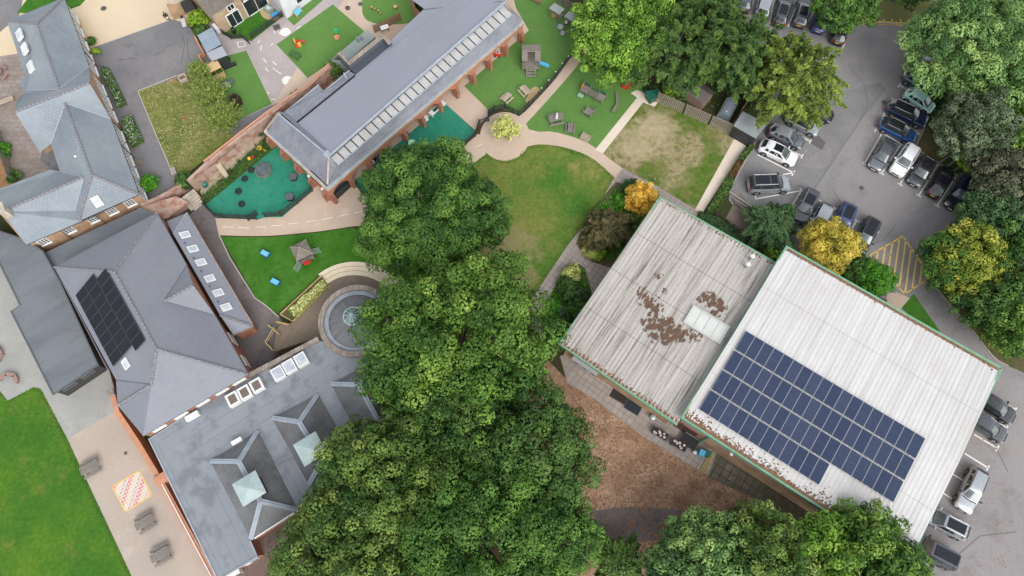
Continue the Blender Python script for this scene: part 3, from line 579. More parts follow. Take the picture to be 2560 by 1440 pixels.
for t in (.2,.45,.72): window(sw,OWp[2],OWp[3],t,.9,2.9,1.5,-1,bars=(2,3),sill=1)
for t in (.08,.25,.42,.6,.76,.92): window(sw,OWp[3],OWp[4],t,1.0,2.7,1.3,-1,bars=(2,2),sill=1)
for t in (.2,.52,.84): window(sw,OWp[4],OWp[5],t,1.9,2.9,.95,-1,bars=(2,2),sill=1)
for t in (.3,.8): window(sw,OWp[5],OWp[6],t,1.9,2.9,.95,-1,bars=(2,2),sill=1)
for x,y in ((205,120),(277,297),(300,357),(238,540),(150,578)): 
    p=W(x,y,E_); n=(p-W(150,330,E_)); n.z=0; n.normalize(); q=p-n*.1; dp=MB(); dp.tube((q.x,q.y,.05),(q.x,q.y,E_-.05),.05,.05,8); dp.build('drainpipe',plain('dark_gutter',(.06,.06,.065),.5),sw,world=True)
nn=norm3((49,203,E_),(92,60,6.3),(148,223,6.3)); ar=math.atan2((W(148,223,6.3)-W(92,60,6.3)).y,(W(148,223,6.3)-W(92,60,6.3)).x)
for x,y in ((52,88),(65,123),(80,168)):
    p=onplane(x,y,W(92,60,6.3),nn); rooflight(sw,x,y,p.z+.05,1.3,.9,ar,nn,upst=.2)
nn=norm3((230,437,A63),(348,486,E_),(198,552,E_)); p=onplane(243,503,W(230,437,A63),nn); ar2=math.atan2((W(348,486,0)-W(198,552,0)).y,(W(348,486,0)-W(198,552,0)).x); rooflight(sw,243,503,p.z+.01,.85,1.15,ar2,nn)
ch=MB(); c=W(8,525,6.2); ch.box((c.x,c.y,5.9),(.9,.7,1.6),AL); ch.box((c.x,c.y,6.75),(1.05,.85,.12),AL); ch.build('chimney',M_stone,sw,world=True)
vp=MB(); c=W(191,393,5.4); vp.tube((c.x,c.y,4.6),(c.x,c.y,5.6),.09,.09,8); vp.ball((c.x,c.y,5.6),.14); vp.build('vent_pipe',M_whp,sw,world=True)
po=MB(); po.up([W(120,372,2.4),W(135,370,2.4),W(150,425,2.4),W(128,430,2.4)]); po.build('porch_roof',M_slD,sw,world=True)
# --- flat roofed side block, left ---
fb=thing('flat_roofed_block','long flat-roofed block with dark grey felt roof and black timber walls beside the concrete yard','building',W(130,800,0))
FO=[(-60,560),(20,585),(66,600),(107,628),(150,705),(245,912),(133,986),(28,778),(51,763),(0,660),(-60,560)][:-1]
b=MB(hd(100,800,90,-45)); b.flat(FO,2.5); o=b.build('roof',M_felt2,fb,world=True)
e=MB(); P=[W(x,y,2.5) for x,y in FO]; P.append(P[0]); e.ribbon(P,.14,2.35,2.56); e.build('roof_edge',plain('dark_edge_trim',(.10,.11,.12),.5),fb,world=True)
FP=walls(fb,FO,2.38,mat('black_timber_wall',(.045,.045,.045),.7,brick=(3,.15,.02,.5,(.06,.058,.055),(.02,.02,.02)),fine=.2),d=.2)
for t in (.3,.75): window(fb,FP[5],FP[6],t,1.3,1.7,1.3,-1,bars=(0,0),fw=.04,frame=M_greyp)
lk=thing('link_roof','dark grey flat link roof squeezed between the old school and the slate-roofed hall','building',W(220,610,0))
LO=[(112,632),(200,590),(350,520),(400,540),(350,580),(150,700)]
b=MB(); b.flat(LO,1.9); b.build('roof',M_felt2,lk,world=True); b=MB(); b.skirt([W(x,y,1.88) for x,y in inset([(x,y) for x,y in LO],0) ] if False else [W(x,y,1.88) for x,y in LO],0); b.build('wall',M_brickY,lk,world=True)
# --- main slate hall ---
E3,R3=4.3,7.6
mh=thing('slate_roofed_hall','large hall with lavender-grey tiled hipped roof carrying a black solar array','building',W(380,800,0))
M29=zon(290,950,(137,668,E3),(287,680,R3),(392,873,R3)); M37=zon(379,961,(137,668,E3),(287,680,R3),(392,873,R3)); D4=zon(410,753,(392,532,E3),(621,936,E3),(287,680,R3)); 
roofmesh(mh,'roof',[
 [(137,668,E3),(287,680,R3),(392,532,E3)],
 [(137,668,E3),(290,950,M29),(379,961,M37),(392,873,R3),(287,680,R3)],
 [(290,950,M29),(294,1013,E3),(379,961,M37)],
 [(294,1013,E3),(358,1090,E3),(621,936,E3),(392,873,R3),(379,961,M37)],
 [(287,680,R3),(392,873,R3),(621,936,E3),(537,788,E3),(410,753,D4),(467,663,E3),(392,532,E3)],
 [(410,753,D4),(467,663,E3),(483,713,D4)],[(410,753,D4),(483,713,D4),(537,788,E3)]],M_slM,
 ridges=[[(137,668,E3),(287,680,R3),(392,532,E3)],[(287,680,R3),(392,873,R3),(621,936,E3)],[(392,873,R3),(379,961,M37),(294,1013,E3)],[(410,753,D4),(483,713,D4)]])
for a,b_ in (((410,753,D4),(467,663,E3)),((410,753,D4),(537,788,E3)),((290,950,M29),(379,961,M37))): vb=MB(); vb.bar(W(*a)+Vector((0,0,.02)),W(*b_)+Vector((0,0,.02)),.09,.02); vb.build('valley',plain('valley_line',(.12,.125,.15),.6),mh,world=True)
g=MB(); g.face([W(467,663,E3),W(483,713,D4),W(537,788,E3)]); g.build('gable',M_brick,mh,world=True)
MHp=walls(mh,[(137,668),(392,532),(467,663),(537,788),(621,936),(358,1090),(294,1013),(270,925)],E3-.02,M_brick,d=.1)
for t in (.12,.33,.54,.73,.90): window(mh,MHp[4],MHp[5],1-t,3.4,4.15,1.3,-1,bars=(3,1),sill=None,glass=M_frame)
for t in (.3,.7): window(mh,MHp[3],MHp[4],t,1.2,2.6,1.2,-1,bars=(2,2))
for a,b_ in (((137,668),(392,532)),((392,532),(467,663)),((537,788),(621,936)),((621,936),(358,1090)),((137,668),(270,925))): g=MB(); g.bar(W(a[0],a[1],E3-.08),W(b_[0],b_[1],E3-.08),.1,.1); g.build('gutter',plain('grey_gutter',(.13,.13,.14),.5),mh,world=True)
nnW=norm3((137,668,E3),(287,680,R3),(392,873,R3)); p0=W(287,680,R3)
p=onplane(316,909,p0,nnW); drd=(W(392,873,R3)-W(287,680,R3)); rooflight(mh,316,909,p.z+.01,1.0,.8,math.atan2(drd.y,drd.x),nnW)
M_pvf=mat('panel_frame_grey',(.27,.28,.30),.5,obj=True,fine=0)
M_pvk2=mat('dark_panel_frame',(.045,.052,.065),.5,obj=True,fine=0)
def solar(label,root_loc,u,v,n,wd,ln,group,black):
    t=thing('solar_panel',label,'solar panel',root_loc,0,group); M=Matrix((u,v,n)).transposed()
    f=MB(); cc=Vector((0,0,0))
    for s in (-1,1):
        f.box(cc+u*s*(wd/2-.013),(.026,ln,.05),M=M); f.box(cc+v*s*(ln/2-.013),(wd-.054,.026,.05),M=M)
    f.build('frame',M_pvk2 if black else M_pvf,t)
    g=MB(); a=u*(wd/2-.026); b_=v*(ln/2-.026); g.face([cc-a-b_+n*.018,cc+a-b_+n*.018,cc+a+b_+n*.018,cc-a+b_+n*.018],[(0,0),(1,0),(1,1),(0,1)]); g.build('cells',M_pvk if black else M_pvb,t)
    if not black:
        q=MB(); q.box(cc-v*(ln/2+.02)+n*.01,(.06,.07,.05),M=M); q.build('clamp',M_whp,t)
    return t
def pv(name,c1,c2,line,nx,ny,lw):
    m,nt,b=new_mat(name); tc=nt.nodes.new('ShaderNodeTexCoord'); br=nt.nodes.new('ShaderNodeTexBrick'); br.offset=0; br.inputs['Scale'].default_value=1
    br.inputs['Brick Width'].default_value=1/nx; br.inputs['Row Height'].default_value=1/ny; br.inputs['Mortar Size'].default_value=lw; br.inputs['Mortar Smooth'].default_value=.4
    br.inputs['Color1'].default_value=col(c1); br.inputs['Color2'].default_value=col(c2); br.inputs['Mortar'].default_value=col(line)
    nt.links.new(tc.outputs['UV'],br.inputs['Vector'])
    b2=nt.nodes.new('ShaderNodeTexBrick'); b2.offset=0; b2.inputs['Scale'].default_value=1; b2.inputs['Brick Width'].default_value=4; b2.inputs['Row Height'].default_value=.5; b2.inputs['Mortar Size'].default_value=.008; nt.links.new(tc.outputs['UV'],b2.inputs['Vector'])
    oi=nt.nodes.new('ShaderNodeObjectInfo'); r=ramp(nt,0,1,(.82,.85,.9),(1.15,1.12,1.08)); nt.links.new(oi.outputs['Random'],r.inputs[0])
    c=mix(nt,b2.outputs['Fac'],br.outputs['Color'],line); c=mix(nt,1.0,c,r.outputs[0],'MULTIPLY'); nt.links.new(c,b.inputs['Base Color'])
    b.inputs['Roughness'].default_value=.3; b.inputs['Specular IOR Level'].default_value=.12; return m
M_pvb=pv('blue_solar_cells',(.010,.019,.052),(.013,.024,.064),(.11,.13,.18),6,20,.007)
M_pvk=pv('black_solar_cells',(.008,.009,.013),(.012,.014,.02),(.012,.014,.018),6,10,.003)
ORD=['first','second','third','fourth','fifth','sixth','seventh','eighth','ninth','tenth','eleventh','twelfth','thirteenth','fourteenth','fifteenth','sixteenth','seventeenth','eighteenth']
# black array: three columns of eight down the west slope
O=onplane(192,738,p0,nnW); U=(onplane(286,916,p0,nnW)-O)/8; V=(onplane(238.5,687,p0,nnW)-O)/2
u=U.normalized(); v=(V-u*V.dot(u)).normalized(); n=u.cross(v); n=n if n.z>0 else -n
wu=U.length; wv=V.dot(v); sk=V.dot(u)
cn=['lowest','middle','uppermost']
for c_ in range(3):
    for r_ in range(8):
        if c_==2 and r_==7: pass
        pos=O+u*(wu*(r_+.5)+(wu*.65 if c_==2 else 0)+(.02))+v*(wv*(c_+.5))+u*0+nnW*.14
        solar('black solar panel on the tiled hall roof, %s from the top in the %s column'%(ORD[r_],cn[c_]),pos,u,v if u.cross(v).z>0 else -v,nnW,wu-.03,wv-.04,'black solar panels on the tiled hall',True)
# lean-to with six rooflights
lt=thing('lean_to_extension','narrow grey-roofed lean-to extension with a row of six square rooflights beside the dark path','building',W(520,690,0))
EL=2.5; TL=3.7
ltP=[(467,532,EL),(632,815,EL),(583,837,EL),(550,788,TL),(433,585,TL),(417,553,EL)]
roofmesh(lt,'roof',[[(467,532,EL),(632,815,EL),(550,788,TL),(433,585,TL)],[(467,532,EL),(433,585,TL),(417,553,EL)],[(632,815,EL),(583,837,EL),(550,788,TL)]],mat('smooth_grey_roofing',(.235,.245,.285),.6,c2=(.22,.23,.27),sc2=.3,fine=.06,fsc=8),ridges=[[(550,788,TL),(632,815,EL)]],valleys=[[(467,532,EL),(433,585,TL)]])
walls(lt,[(467,532),(632,815),(583,837),(417,553)],EL-.02,M_brick,d=.15)
g=MB(); g.bar(W(467,532,EL-.02),W(634,816,EL-.02),.14,.1); g.bar(W(634,816,EL-.02),W(583,838,EL-.02),.14,.1); g.build('gutter',M_stoneg,lt,world=True)
nl=norm3((467,532,EL),(632,815,EL),(550,788,TL)); al=math.atan2(*reversed((W(632,815,0)-W(467,532,0)).xy))
for x,y in ((462,588),(482,623),(502,657),(524,697),(545,733),(565,769)):
    p=onplane(x,y,W(467,532,EL),nl); rooflight(lt,x,y,p.z+.01,.8,1.0,al,nl,fr=.11)
for x,y in ((462,609),(484,646),(503,678),(524,716),(545,755)):
    p=onplane(x,y,W(467,532,EL),nl); vv=MB(); vv.tube(p,p+nl*.14,.09,.09,8); vv.build('roof_vent',plain('vent_grey',(.12,.125,.14),.6),lt,world=True)
# --- membrane-roofed hall with drum ---
EB=3.0
bh=thing('membrane_roofed_hall','low hall with pale grey membrane roof, slate hipped roofs, two lanterns and round drum','building',W(640,1120,0))
BO=[(373,1098),(621,940),(793,850),(900,880),(1010,900),(1010,1080),(900,1150),(745,1272),(625,1352),(644,1392),(545,1450)]
b=MB(hd(600,1050,240,-150)); b.flat([(373,1098),(621,940),(793,850),(900,880),(1010,900),(1010,1000),(800,1110),(600,1200),(560,1245),(524,1157)],EB); b.build('roof',M_felt,bh,world=True)
b=MB(hd(600,1050,240,-150)+math.pi/2); b.flat([(524,1157),(560,1245),(625,1352),(644,1392),(545,1450),(373,1098)],EB+.002); b.flat([(1010,1000),(1010,1080),(900,1150),(745,1272),(625,1352),(560,1245),(600,1200),(800,1110)],EB-.002); b.build('roof',M_felt,bh,world=True)
walls(bh,BO,EB-.02,M_brick,d=.2)
e=MB(); e.ribbon([W(x,y,EB) for x,y in ((621,940),(373,1098),(545,1450),(644,1392),(625,1352))],.16,EB-.15,EB+.07); e.build('roof_edge',M_lead,bh,world=True)
e=MB(); e.ribbon([W(x,y,EB+.5) for x,y in ((378,852),(621,938),(707,893),(795,846))][1:],.42,EB-.4,EB+.5); e.build('parapet',M_stoneg,bh,world=True)
e=MB(); e.bar(W(636,1346,EB+.02),W(745,1276,EB+.02),.14,.16); e.build('fascia',M_whp,bh,world=True)
sm=MB()
for s in (((621,945,EB+.012),(655,1000,EB+.012),(705,1045,EB+.012)),((470,1040,EB+.012),(523,1157,EB+.012))): pass
def hiproof(co,r0,r1,ze,zr,nm):
    NW,NE,SE,SW=[(x,y,ze) for x,y in co]; A=(r0[0],r0[1],zr); B=(r1[0],r1[1],zr)
    o=roofmesh(bh,nm,[[NW,NE,A],[NE,SE,B,A],[SE,SW,B],[SW,NW,A,B]],M_slD)
    q=MB()
    for s in ((NW,A),(NE,A),(A,B),(B,SE),(B,SW)):
        a=W(*s[0]);c=W(*s[1]); q.bar(a+Vector((0,0,.05)),c+Vector((0,0,.05)),.46,.03); q.tube(a+Vector((0,0,.07)),c+Vector((0,0,.07)),.06,.06,6)
    q.build('hip_flashing',M_lead,o).location=-Vector(bh.location)
hiproof([(526,1153),(645,1076),(744,1275),(627,1348)],(597,1154),(652,1253),EB+.03,4.9,'slate_roof')
hiproof([(680,1045),(795,985),(885,1140),(772,1212)],(748,1055),(805,1150),EB+.03,4.9,'slate_roof')
hiproof([(828,960),(930,905),(1020,1060),(912,1122)],(897,962),(950,1060),EB+.03,4.9,'slate_roof')
for x,y in ((623,1221),(775,1122)):
    t=MB(); c=W(x,y,6.1); a=hd(600,1200,99,198)
    M=Matrix.Rotation(a,3,'Z'); s=1.15
    q=[c+M@Vector((sx*s,sy*s,0)) for sx,sy in((-1,-1),(1,-1),(1,1),(-1,1))]; top=c+Vector((0,0,.45))
    for i in range(4): t.face([q[i],q[(i+1)%4],top])
    t.face(q[::-1]); lo=t.build('lantern',M_copper,bh,world=True)
    t=MB(); t.prism([(c.x+(p.x-c.x)*.72,c.y+(p.y-c.y)*.72) for p in q],4.2,6.08); t.build('louvre',plain('dark_louvre',(.05,.06,.06),.7,fine=.3),lo).location=-Vector(bh.location)
ar3=hd(650,980,58,-34)
for i,(x,y) in enumerate(((587,1000),(616,984),(646,966),(699,936),(727,919),(756,902))):
    rooflight(bh,x,y,EB,1.15,1.3,ar3,upst=.55,glass=M_skyl if i>2 else mat('brown_skylight',(.16,.12,.1),.15,fine=0),fr=.2 if i<3 else .12)
ac=MB(); c=W(592,1103,EB+.4); ac.box((c.x,c.y,EB+.28),(1.0,.4,.55),ar3); ac.build('condenser_unit',M_whp,bh,world=True)
ac=MB(); c=W(480,1040,EB+.5); ac.box((c.x,c.y,EB+.35),(1.3,.5,.5),ar3); ac.build('condenser_unit',M_whp,bh,world=True)
# drum
dc=W(889,800,3.7); dr=3.75
d_=MB(); d_.lathe((dc.x,dc.y,0),[(dr,2.4),(dr,3.7),(dr-.5,3.72),(dr-.5,3.3)],64); d_.build('drum_parapet',M_stoneg,bh,world=True,smooth=True)
d_=MB(); d_.lathe((dc.x,dc.y,0),[(dr-.5,3.3),(dr-.95,3.36)],64); d_.build('drum_gutter',M_lead,bh,world=True)
d_=MB(); d_.lathe((dc.x,dc.y,0),[(dr-.95,3.38),(.8,4.6),(0,4.7)],48); d_.build('drum_roof',M_slD,bh,world=True,smooth=True)
lan=MB(); lan.lathe((dc.x,dc.y,0),[(.95,4.5),(.98,4.95),(.9,5.0)],10); lan.lathe((dc.x,dc.y,0),[(.9,5.02),(.0,5.75)],10)
lo=lan.build('glass_lantern',mat('lantern_glass',(.12,.18,.18),.1,fine=0,spec=.8),bh,world=True)
q=MB(); 
for k in range(10):
    a=2*math.pi*k/10; q.tube((dc.x+.93*math.cos(a),dc.y+.93*math.sin(a),5.02),(dc.x,dc.y,5.8),.045,.045,6)
q.lathe((dc.x,dc.y,0),[(.98,4.96),(1.02,5.05),(.9,5.06)],10); q.ball((dc.x,dc.y,5.82),.1)
q.build('glazing_bars',M_copper,lo).location=-Vector(bh.location)
# deck ring, steps
dk=thing('timber_deck','weathered timber deck fanning round the drum-roofed hall with pale timber rails','decking',W(760,790,0))
b=MB(hd(750,800,50,-80)); b.flat([(692,823),(700,812),(733,806),(822,718)]+[(889+113*math.cos(a),801+113*math.sin(a)) for a in [R(230+k*8) for k in range(15)]]+[(980,800),(800,860),(787,845),(682,880)],.35); b.build('boards',M_deck,dk,world=True)
b=MB(); b.skirt([W(x,y,.33) for x,y in [(692,823),(700,812),(733,806),(822,718),(900,680),(1000,760),(980,800),(800,860),(787,845),(682,880)]],0); b.build('edge_boards',M_wtan2,dk,world=True)
for k in range(3):
    b=MB(); r0=117+k*12.3; 
    P=[W(889+r0*math.cos(a)-2,805+r0*math.sin(a)-3,0) for a in [R(232+k2*7) for k2 in range(17)]]
    b.ribbon(P,.49,0,.33-.1*k); o=b.build('curved_step',mat('cream_stone_step',(.78,.67,.50),.8,c2=(.72,.60,.43),sc2=1,fine=.06),dk,world=True)
rl=MB()
for a,c_ in (((693,827),(672,862)),((672,862),(690,882)),((679,820),(705,842)),((700,812),(728,818))):
    A=W(*a);B=W(*c_); rl.bar(A+Vector((0,0,1.15)),B+Vector((0,0,1.15)),.1,.08); rl.bar(A+Vector((0,0,.65)),B+Vector((0,0,.65)),.05,.06)
    for p in (A,B): rl.box((p.x,p.y,.55),(.1,.1,1.15))
rl.build('railing',M_wtan2,dk,world=True)
pb=thing('timber_planter_bed','long timber-edged planting bed with yellow-green shrubs beside the deck','planting bed',W(765,745,0))
PB=[(703,788),(806,693),(824,718),(735,806)]
b=MB(); q=[W(x,y) for x,y in PB]; q.append(q[0]); b.ribbon(q,.14,0,.42); b.build('edging',M_wtan2,pb,world=True); b=MB(); b.flat(PB,.3); b.build('soil',M_verge,pb,world=True)
bd=thing('lower_timber_deck','brown timber deck at the foot of the membrane-roofed hall','decking',W(700,1370,0))
b=MB(hd(700,1350,50,70)); b.flat([(640,1340),(745,1275),(840,1230),(880,1300),(740,1500),(560,1500)],.3); b.build('boards',M_deck2,bd,world=True)
for i,(x,y) in enumerate(((632,1398),(592,1432))):
    t=thing('air_conditioning_unit','white air conditioning unit on the lower deck, %s the hall corner'%('nearest' if i==0 else 'farthest from'),'air conditioner',W(x,y,0.3),hd(x,y,30,-18),'air conditioning units on the lower deck')
    b=MB(); b.box((0,0,.55),(1.25,.55,1.0)); b.build('casing',M_whp,t); b=MB(); b.tube((0.25,-.28,.55),(.25,-.3,.55),.36,.36,20); b.build('fan_grille',M_greyp,t)
    b=MB(); b.box((-.4,0,.03),(.1,.5,.06)); b.box((.4,0,.03),(.1,.5,.06)); b.build('foot',M_greyp,t)
gw=thing('orange_brick_boundary_wall','long low orange brick wall with a square pier beside the school terrace','wall',W(400,1200,0))
b=MB(); b.ribbon([W(x,y,1.8) for x,y in ((280,985),(292,1030),(345,1110),(398,1198),(460,1310),(540,1455))],.5,0,1.8); b.build('wall',M_brickO,gw,world=True)
c=W(402,1197,2.0); b=MB(); b.box((c.x,c.y,1.0),(.95,1.3,2.02),hd(400,1200,46,86)+0); b.build('pier',M_brickO,gw,world=True)
c=W(278,982,2.0); b=MB(); b.box((c.x,c.y,1.05),(.6,.6,2.1),.4); b.box((c.x,c.y,2.15),(.7,.7,.12),.4); b.build('gate_pier',M_stoneg,gw,world=True)
b=MB(); b.tube(W(404,1208,1.88),W(528,1440,1.88),.06,.06,6); b.build('pipe',M_whp,gw,world=True)
# --- arcade building ---
ar_=thing('arcaded_nursery_building','long grey-roofed red brick nursery building with arcade arches and a roof glazing strip','building',W(1000,300,0))
EA=3.0; RA=4.9
# roof planes
roofmesh(ar_,'main_roof',[[(737,310,4.5),(823,388,RA),(1262,6,RA),(1262,-90,RA),(1000,-90,4.5),(1030,0,4.5),(1060,22,4.5),(980,98,4.5),(975,115,4.5),(890,186,4.5)]],M_mainA)
sm=MB(); sm.bar(W(1057,24,4.57),W(1255,3,4.93),.06,.02); sm.build('roof_seam',plain('dark_seam',(.07,.075,.09),.6),ar_,world=True)
roofmesh(ar_,'front_slope',[[(843,412,4.15),(1282,33,4.15),(1308,50,EA+.1),(819,466,EA+.1)]],M_slA)
roofmesh(ar_,'end_slope',[[(697,286,RA),(822,390,RA),(819,462,EA+.1),(668,330,EA+.1)],[(822,390,RA),(843,412,4.15),(819,462,EA+.1)]],M_slA)
roofmesh(ar_,'end_slope',[[(1262,6,RA),(1308,50,EA+.1),(1282,33,4.15)]],M_slA)
q=MB(); q.bar(W(822,391,RA+.03),W(819,461,EA+.16),.2,.1); q.build('hip_capping',M_stone,ar_,world=True)
q=MB(); q.bar(W(697,286,RA+.06),W(822,390,RA+.06),.16,.08); q.bar(W(822,391,RA+.1),W(1262,6,RA+.1),.26,.16); q.bar(W(812,380,RA+.02),W(824,391,RA+.02),.7,.12); q.build('ridge_flashing',M_lead,ar_,world=True)
# vertical lead drop and glazing
q=MB(); q.face([W(827,394,RA),W(1263,9,RA),W(1263,10,4.65),W(826,394,4.65)][::-1]); q.build('upstand',plain('dark_lead_upstand',(.07,.085,.11),.5),ar_,world=True)
NPN=27
A0=W(825,395,4.6);A1=W(1259,13,4.6);B0=W(844,414,4.15);B1=W(1282,35,4.15)
for i in range(NPN):
    t0=i/NPN;t1=(i+1)/NPN; b=MB(); a=A0.lerp(A1,t0+.0025);c=A0.lerp(A1,t1-.0025);d=B0.lerp(B1,t1-.0025);e=B0.lerp(B1,t0+.0025); b.up([a,c,d,e]); b.build('glazing_panel',M_paneT,ar_,world=True)
q=MB()
for i in range(NPN+1): q.bar(A0.lerp(A1,i/NPN)+Vector((0,0,.02)),B0.lerp(B1,i/NPN)+Vector((0,0,.02)),.045,.06)
q.build('glazing_bar',plain('dark_glazing_bar',(.06,.06,.065),.5),ar_,world=True)
q=MB(); q.bar(B0+Vector((0,0,-.01)),B1+Vector((0,0,-.01)),.12,.08); q.build('sill_flashing',M_lead,ar_,world=True)
# box gutter / coping
cop=MB(); CPt=[W(x,y,EA) for x,y in ((699,281),(663,327),(817,473),(1306,55))]; cop.ribbon(CPt,.42,EA-.28,EA); cop.build('stone_cornice',M_stone,ar_,world=True)
gtt=MB(); gi=[W(x,y,EA+.01) for x,y in ((668,328),(818,470),(1303,55))]; gtt.ribbon(gi,.35,EA+.012); gtt.build('gutter',M_lead,ar_,world=True)
# rear lean-to slate roof + dark gutter
roofmesh(ar_,'rear_slope',[[(703,285,4.5),(712,283,4.0),(797,213,4.0),(811,229,4.2),(873,177,4.2),(889,187,4.45),(738,310,4.45)]],M_slA)
q=MB(); q.bar(W(888,189,4.5),W(737,311,4.5),.22,.06); q.build('dark_gutter',M_dark,ar_,world=True)
q=MB(); q.bar(W(710,283,4.05),W(797,212,4.05),.12,.1); q.bar(W(811,229,4.22),W(873,176,4.22),.12,.1); q.build('eaves_flashing',M_lead,ar_,world=True)
q=MB(); q.up([W(697,278,4.85),W(716,283,4.55),W(832,385,4.93),W(822,392,4.93)]); q.build('lead_valley',plain('slate_lead_valley',(.14,.15,.19),.5),ar_,world=True)
q=MB(); q.flat([(868,162),(958,97),(978,112),(890,188)],4.3); q.build('sunken_gutter_roof',plain('dark_sunken_roof',(.07,.08,.10),.5,fine=.15),ar_,world=True)
q=MB(); q.ribbon([W(x,y,5.06) for x,y in ((848,130),(871,158),(955,91),(976,108))],.42,3.4,5.0); q.build('parapet_wall',plain('slate_hung_parapet',(.09,.1,.12),.6),ar_,world=True)
q=MB(); q.ribbon([W(x,y,5.06) for x,y in ((848,130),(871,158),(955,91),(976,108))],.56,5.0,5.06); q.build('parapet_coping',M_stoneg,ar_,world=True)
_o=[W(x,y,4.88) for x,y in ((868,163),(958,98),(978,113),(1062,30),(1036,4),(1014,-60))]+[W(x,y,RA+.8) for x,y in ((1240,-60),(1244,10),(823,378))]+[W(x,y,4.5) for x,y in ((702,290),(716,288),(797,217),(811,233),(873,181))]
q=MB(); q.skirt([Vector((p.x,p.y,3.9)) for p in _o],0); q.build('wall',M_brick,ar_,world=True)
fr=MB(); fr.flat([(828,148),(918,74),(938,92),(868,153),(850,133)],3.2); fr.skirt([W(x,y,3.18) for x,y in ((828,148),(918,74),(938,92),(868,153))],0); fr.build('green_flat_roof',mat('green_mineral_felt',(.22,.26,.24),.8,c2=(.27,.3,.28),sc2=.8,fine=.12,fsc=10),ar_,world=True)
for x,y in ((895,102),(905,98)):
    q=MB(); c=W(x,y,3.3); q.tube((c.x,c.y,3.2),(c.x,c.y,3.9),.14,.14,10); q.build('roof_vent',M_greyp,ar_,world=True)
q=MB(); q.tube(W(860,183,4.6),W(866,196,4.6),.1,.1,8); q.build('flue',M_lead,ar_,world=True)
# arches
def archwall(root,p0,p1,nb,z0,ztop,spring,rise,pier,thick,mw,first=0):
    p0=Vector((p0.x,p0.y,0));p1=Vector((p1.x,p1.y,0)); d=(p1-p0); L=d.length; d/=L; n=Vector((d.y,-d.x,0)); bw=L/nb; b=MB(); Zv=Vector((0,0,1)); K=10
    for i in range(nb):
        s0=i*bw+pier/2; s1=(i+1)*bw-pier/2; mid=(s0+s1)/2; hw=(s1-s0)/2
        ar=[(mid-hw*math.cos(math.pi*k/K), spring+rise*math.sin(math.pi*k/K)) for k in range(K+1)]
        for off,fl in ((0,1),(-thick,-1)):
            o=n*off
            for k in range(K):
                (a,za),(c,zc)=ar[k],ar[k+1]; qd=[p0+d*a+Zv*za+o,p0+d*c+Zv*zc+o,p0+d*c+Zv*ztop+o,p0+d*a+Zv*ztop+o]; b.face(qd if fl>0 else qd[::-1])
        for k in range(K):
            (a,za),(c,zc)=ar[k],ar[k+1]; b.face([p0+d*a+Zv*za,p0+d*a+Zv*za-n*thick,p0+d*c+Zv*zc-n*thick,p0+d*c+Zv*zc])
    ang=math.atan2(d.y,d.x)
    for i in range(nb+1):
        c=p0+d*(i*bw); b.box((c-n*thick/2)+Zv*(z0+ztop)/2,(pier,thick-.004,ztop-z0),ang)
    b.build('arched_wall',mw,root,world=True)
    for i in range(nb+1):
        c=p0+d*(i*bw); q=MB(); q.box(c+n*.17+Zv*.75,(pier*.8,.34,1.5),ang); q.box(c+n*.10+Zv*1.65,(pier*.8,.2,.3),ang); q.box(c+n*.19+Zv*.93,(pier*.9,.4,.12),ang); q.build('buttress',M_brick,root,world=True)
M_brA=mat('arcade_red_brick',(.47,.175,.095),.8,brick=(.225,.075,.01,.5,(.52,.205,.115),(.42,.27,.2)),c2=(.45,.16,.085),sc2=.8,fine=.12,fsc=10,bump=.15)
cA=W(816,479,EA); cB=W(1309,58,EA); dd=(cB-cA).normalized(); nA=Vector((dd.y,-dd.x,0))
a0=cA+dd*.35-nA*.02; a1=cB-dd*.35-nA*.02
archwall(ar_,a0,a1,11,0,EA-.28,1.4,1.0,.5,.4,M_brA)
cW=W(657,327,EA); dw=(cA-cW).normalized(); nW_=Vector((dw.y,-dw.x,0))
archwall(ar_,cW+dw*.3-nW_*.02,cA-dw*.8-nW_*.02,4,0,EA-.28,1.4,.95,.5,.4,M_brA)
q=MB(); i0=a0-nA*3.4; i1=a1-nA*3.4; i0.z=i1.z=0; q.bar(i0+Vector((0,0,1.5)),i1+Vector((0,0,1.5)),.3,3.0); q.build('inner_wall',M_brick,ar_,world=True)
# dark screen in first arch
bwid=(a1-a0).length/11
q=MB(); s=a0+dd*(bwid*.5)-nA*.1; q.box((s.x,s.y,.6),(bwid*.82,.08,1.15),AW); s2=a0+dd*(bwid*.5)-nA*.3; q.box((s2.x,s2.y,1.2),(bwid*.85,.06,2.4),AW); q.build('dark_gate',M_blackp,ar_,world=True)
for x,y in ((772,440),(806,472)):
    q=MB(); c=W(x,y,2.6); q.box((c.x,c.y,2.6),(.28,.22,.18),AW); q.build('floodlight',M_whp,ar_,world=True)
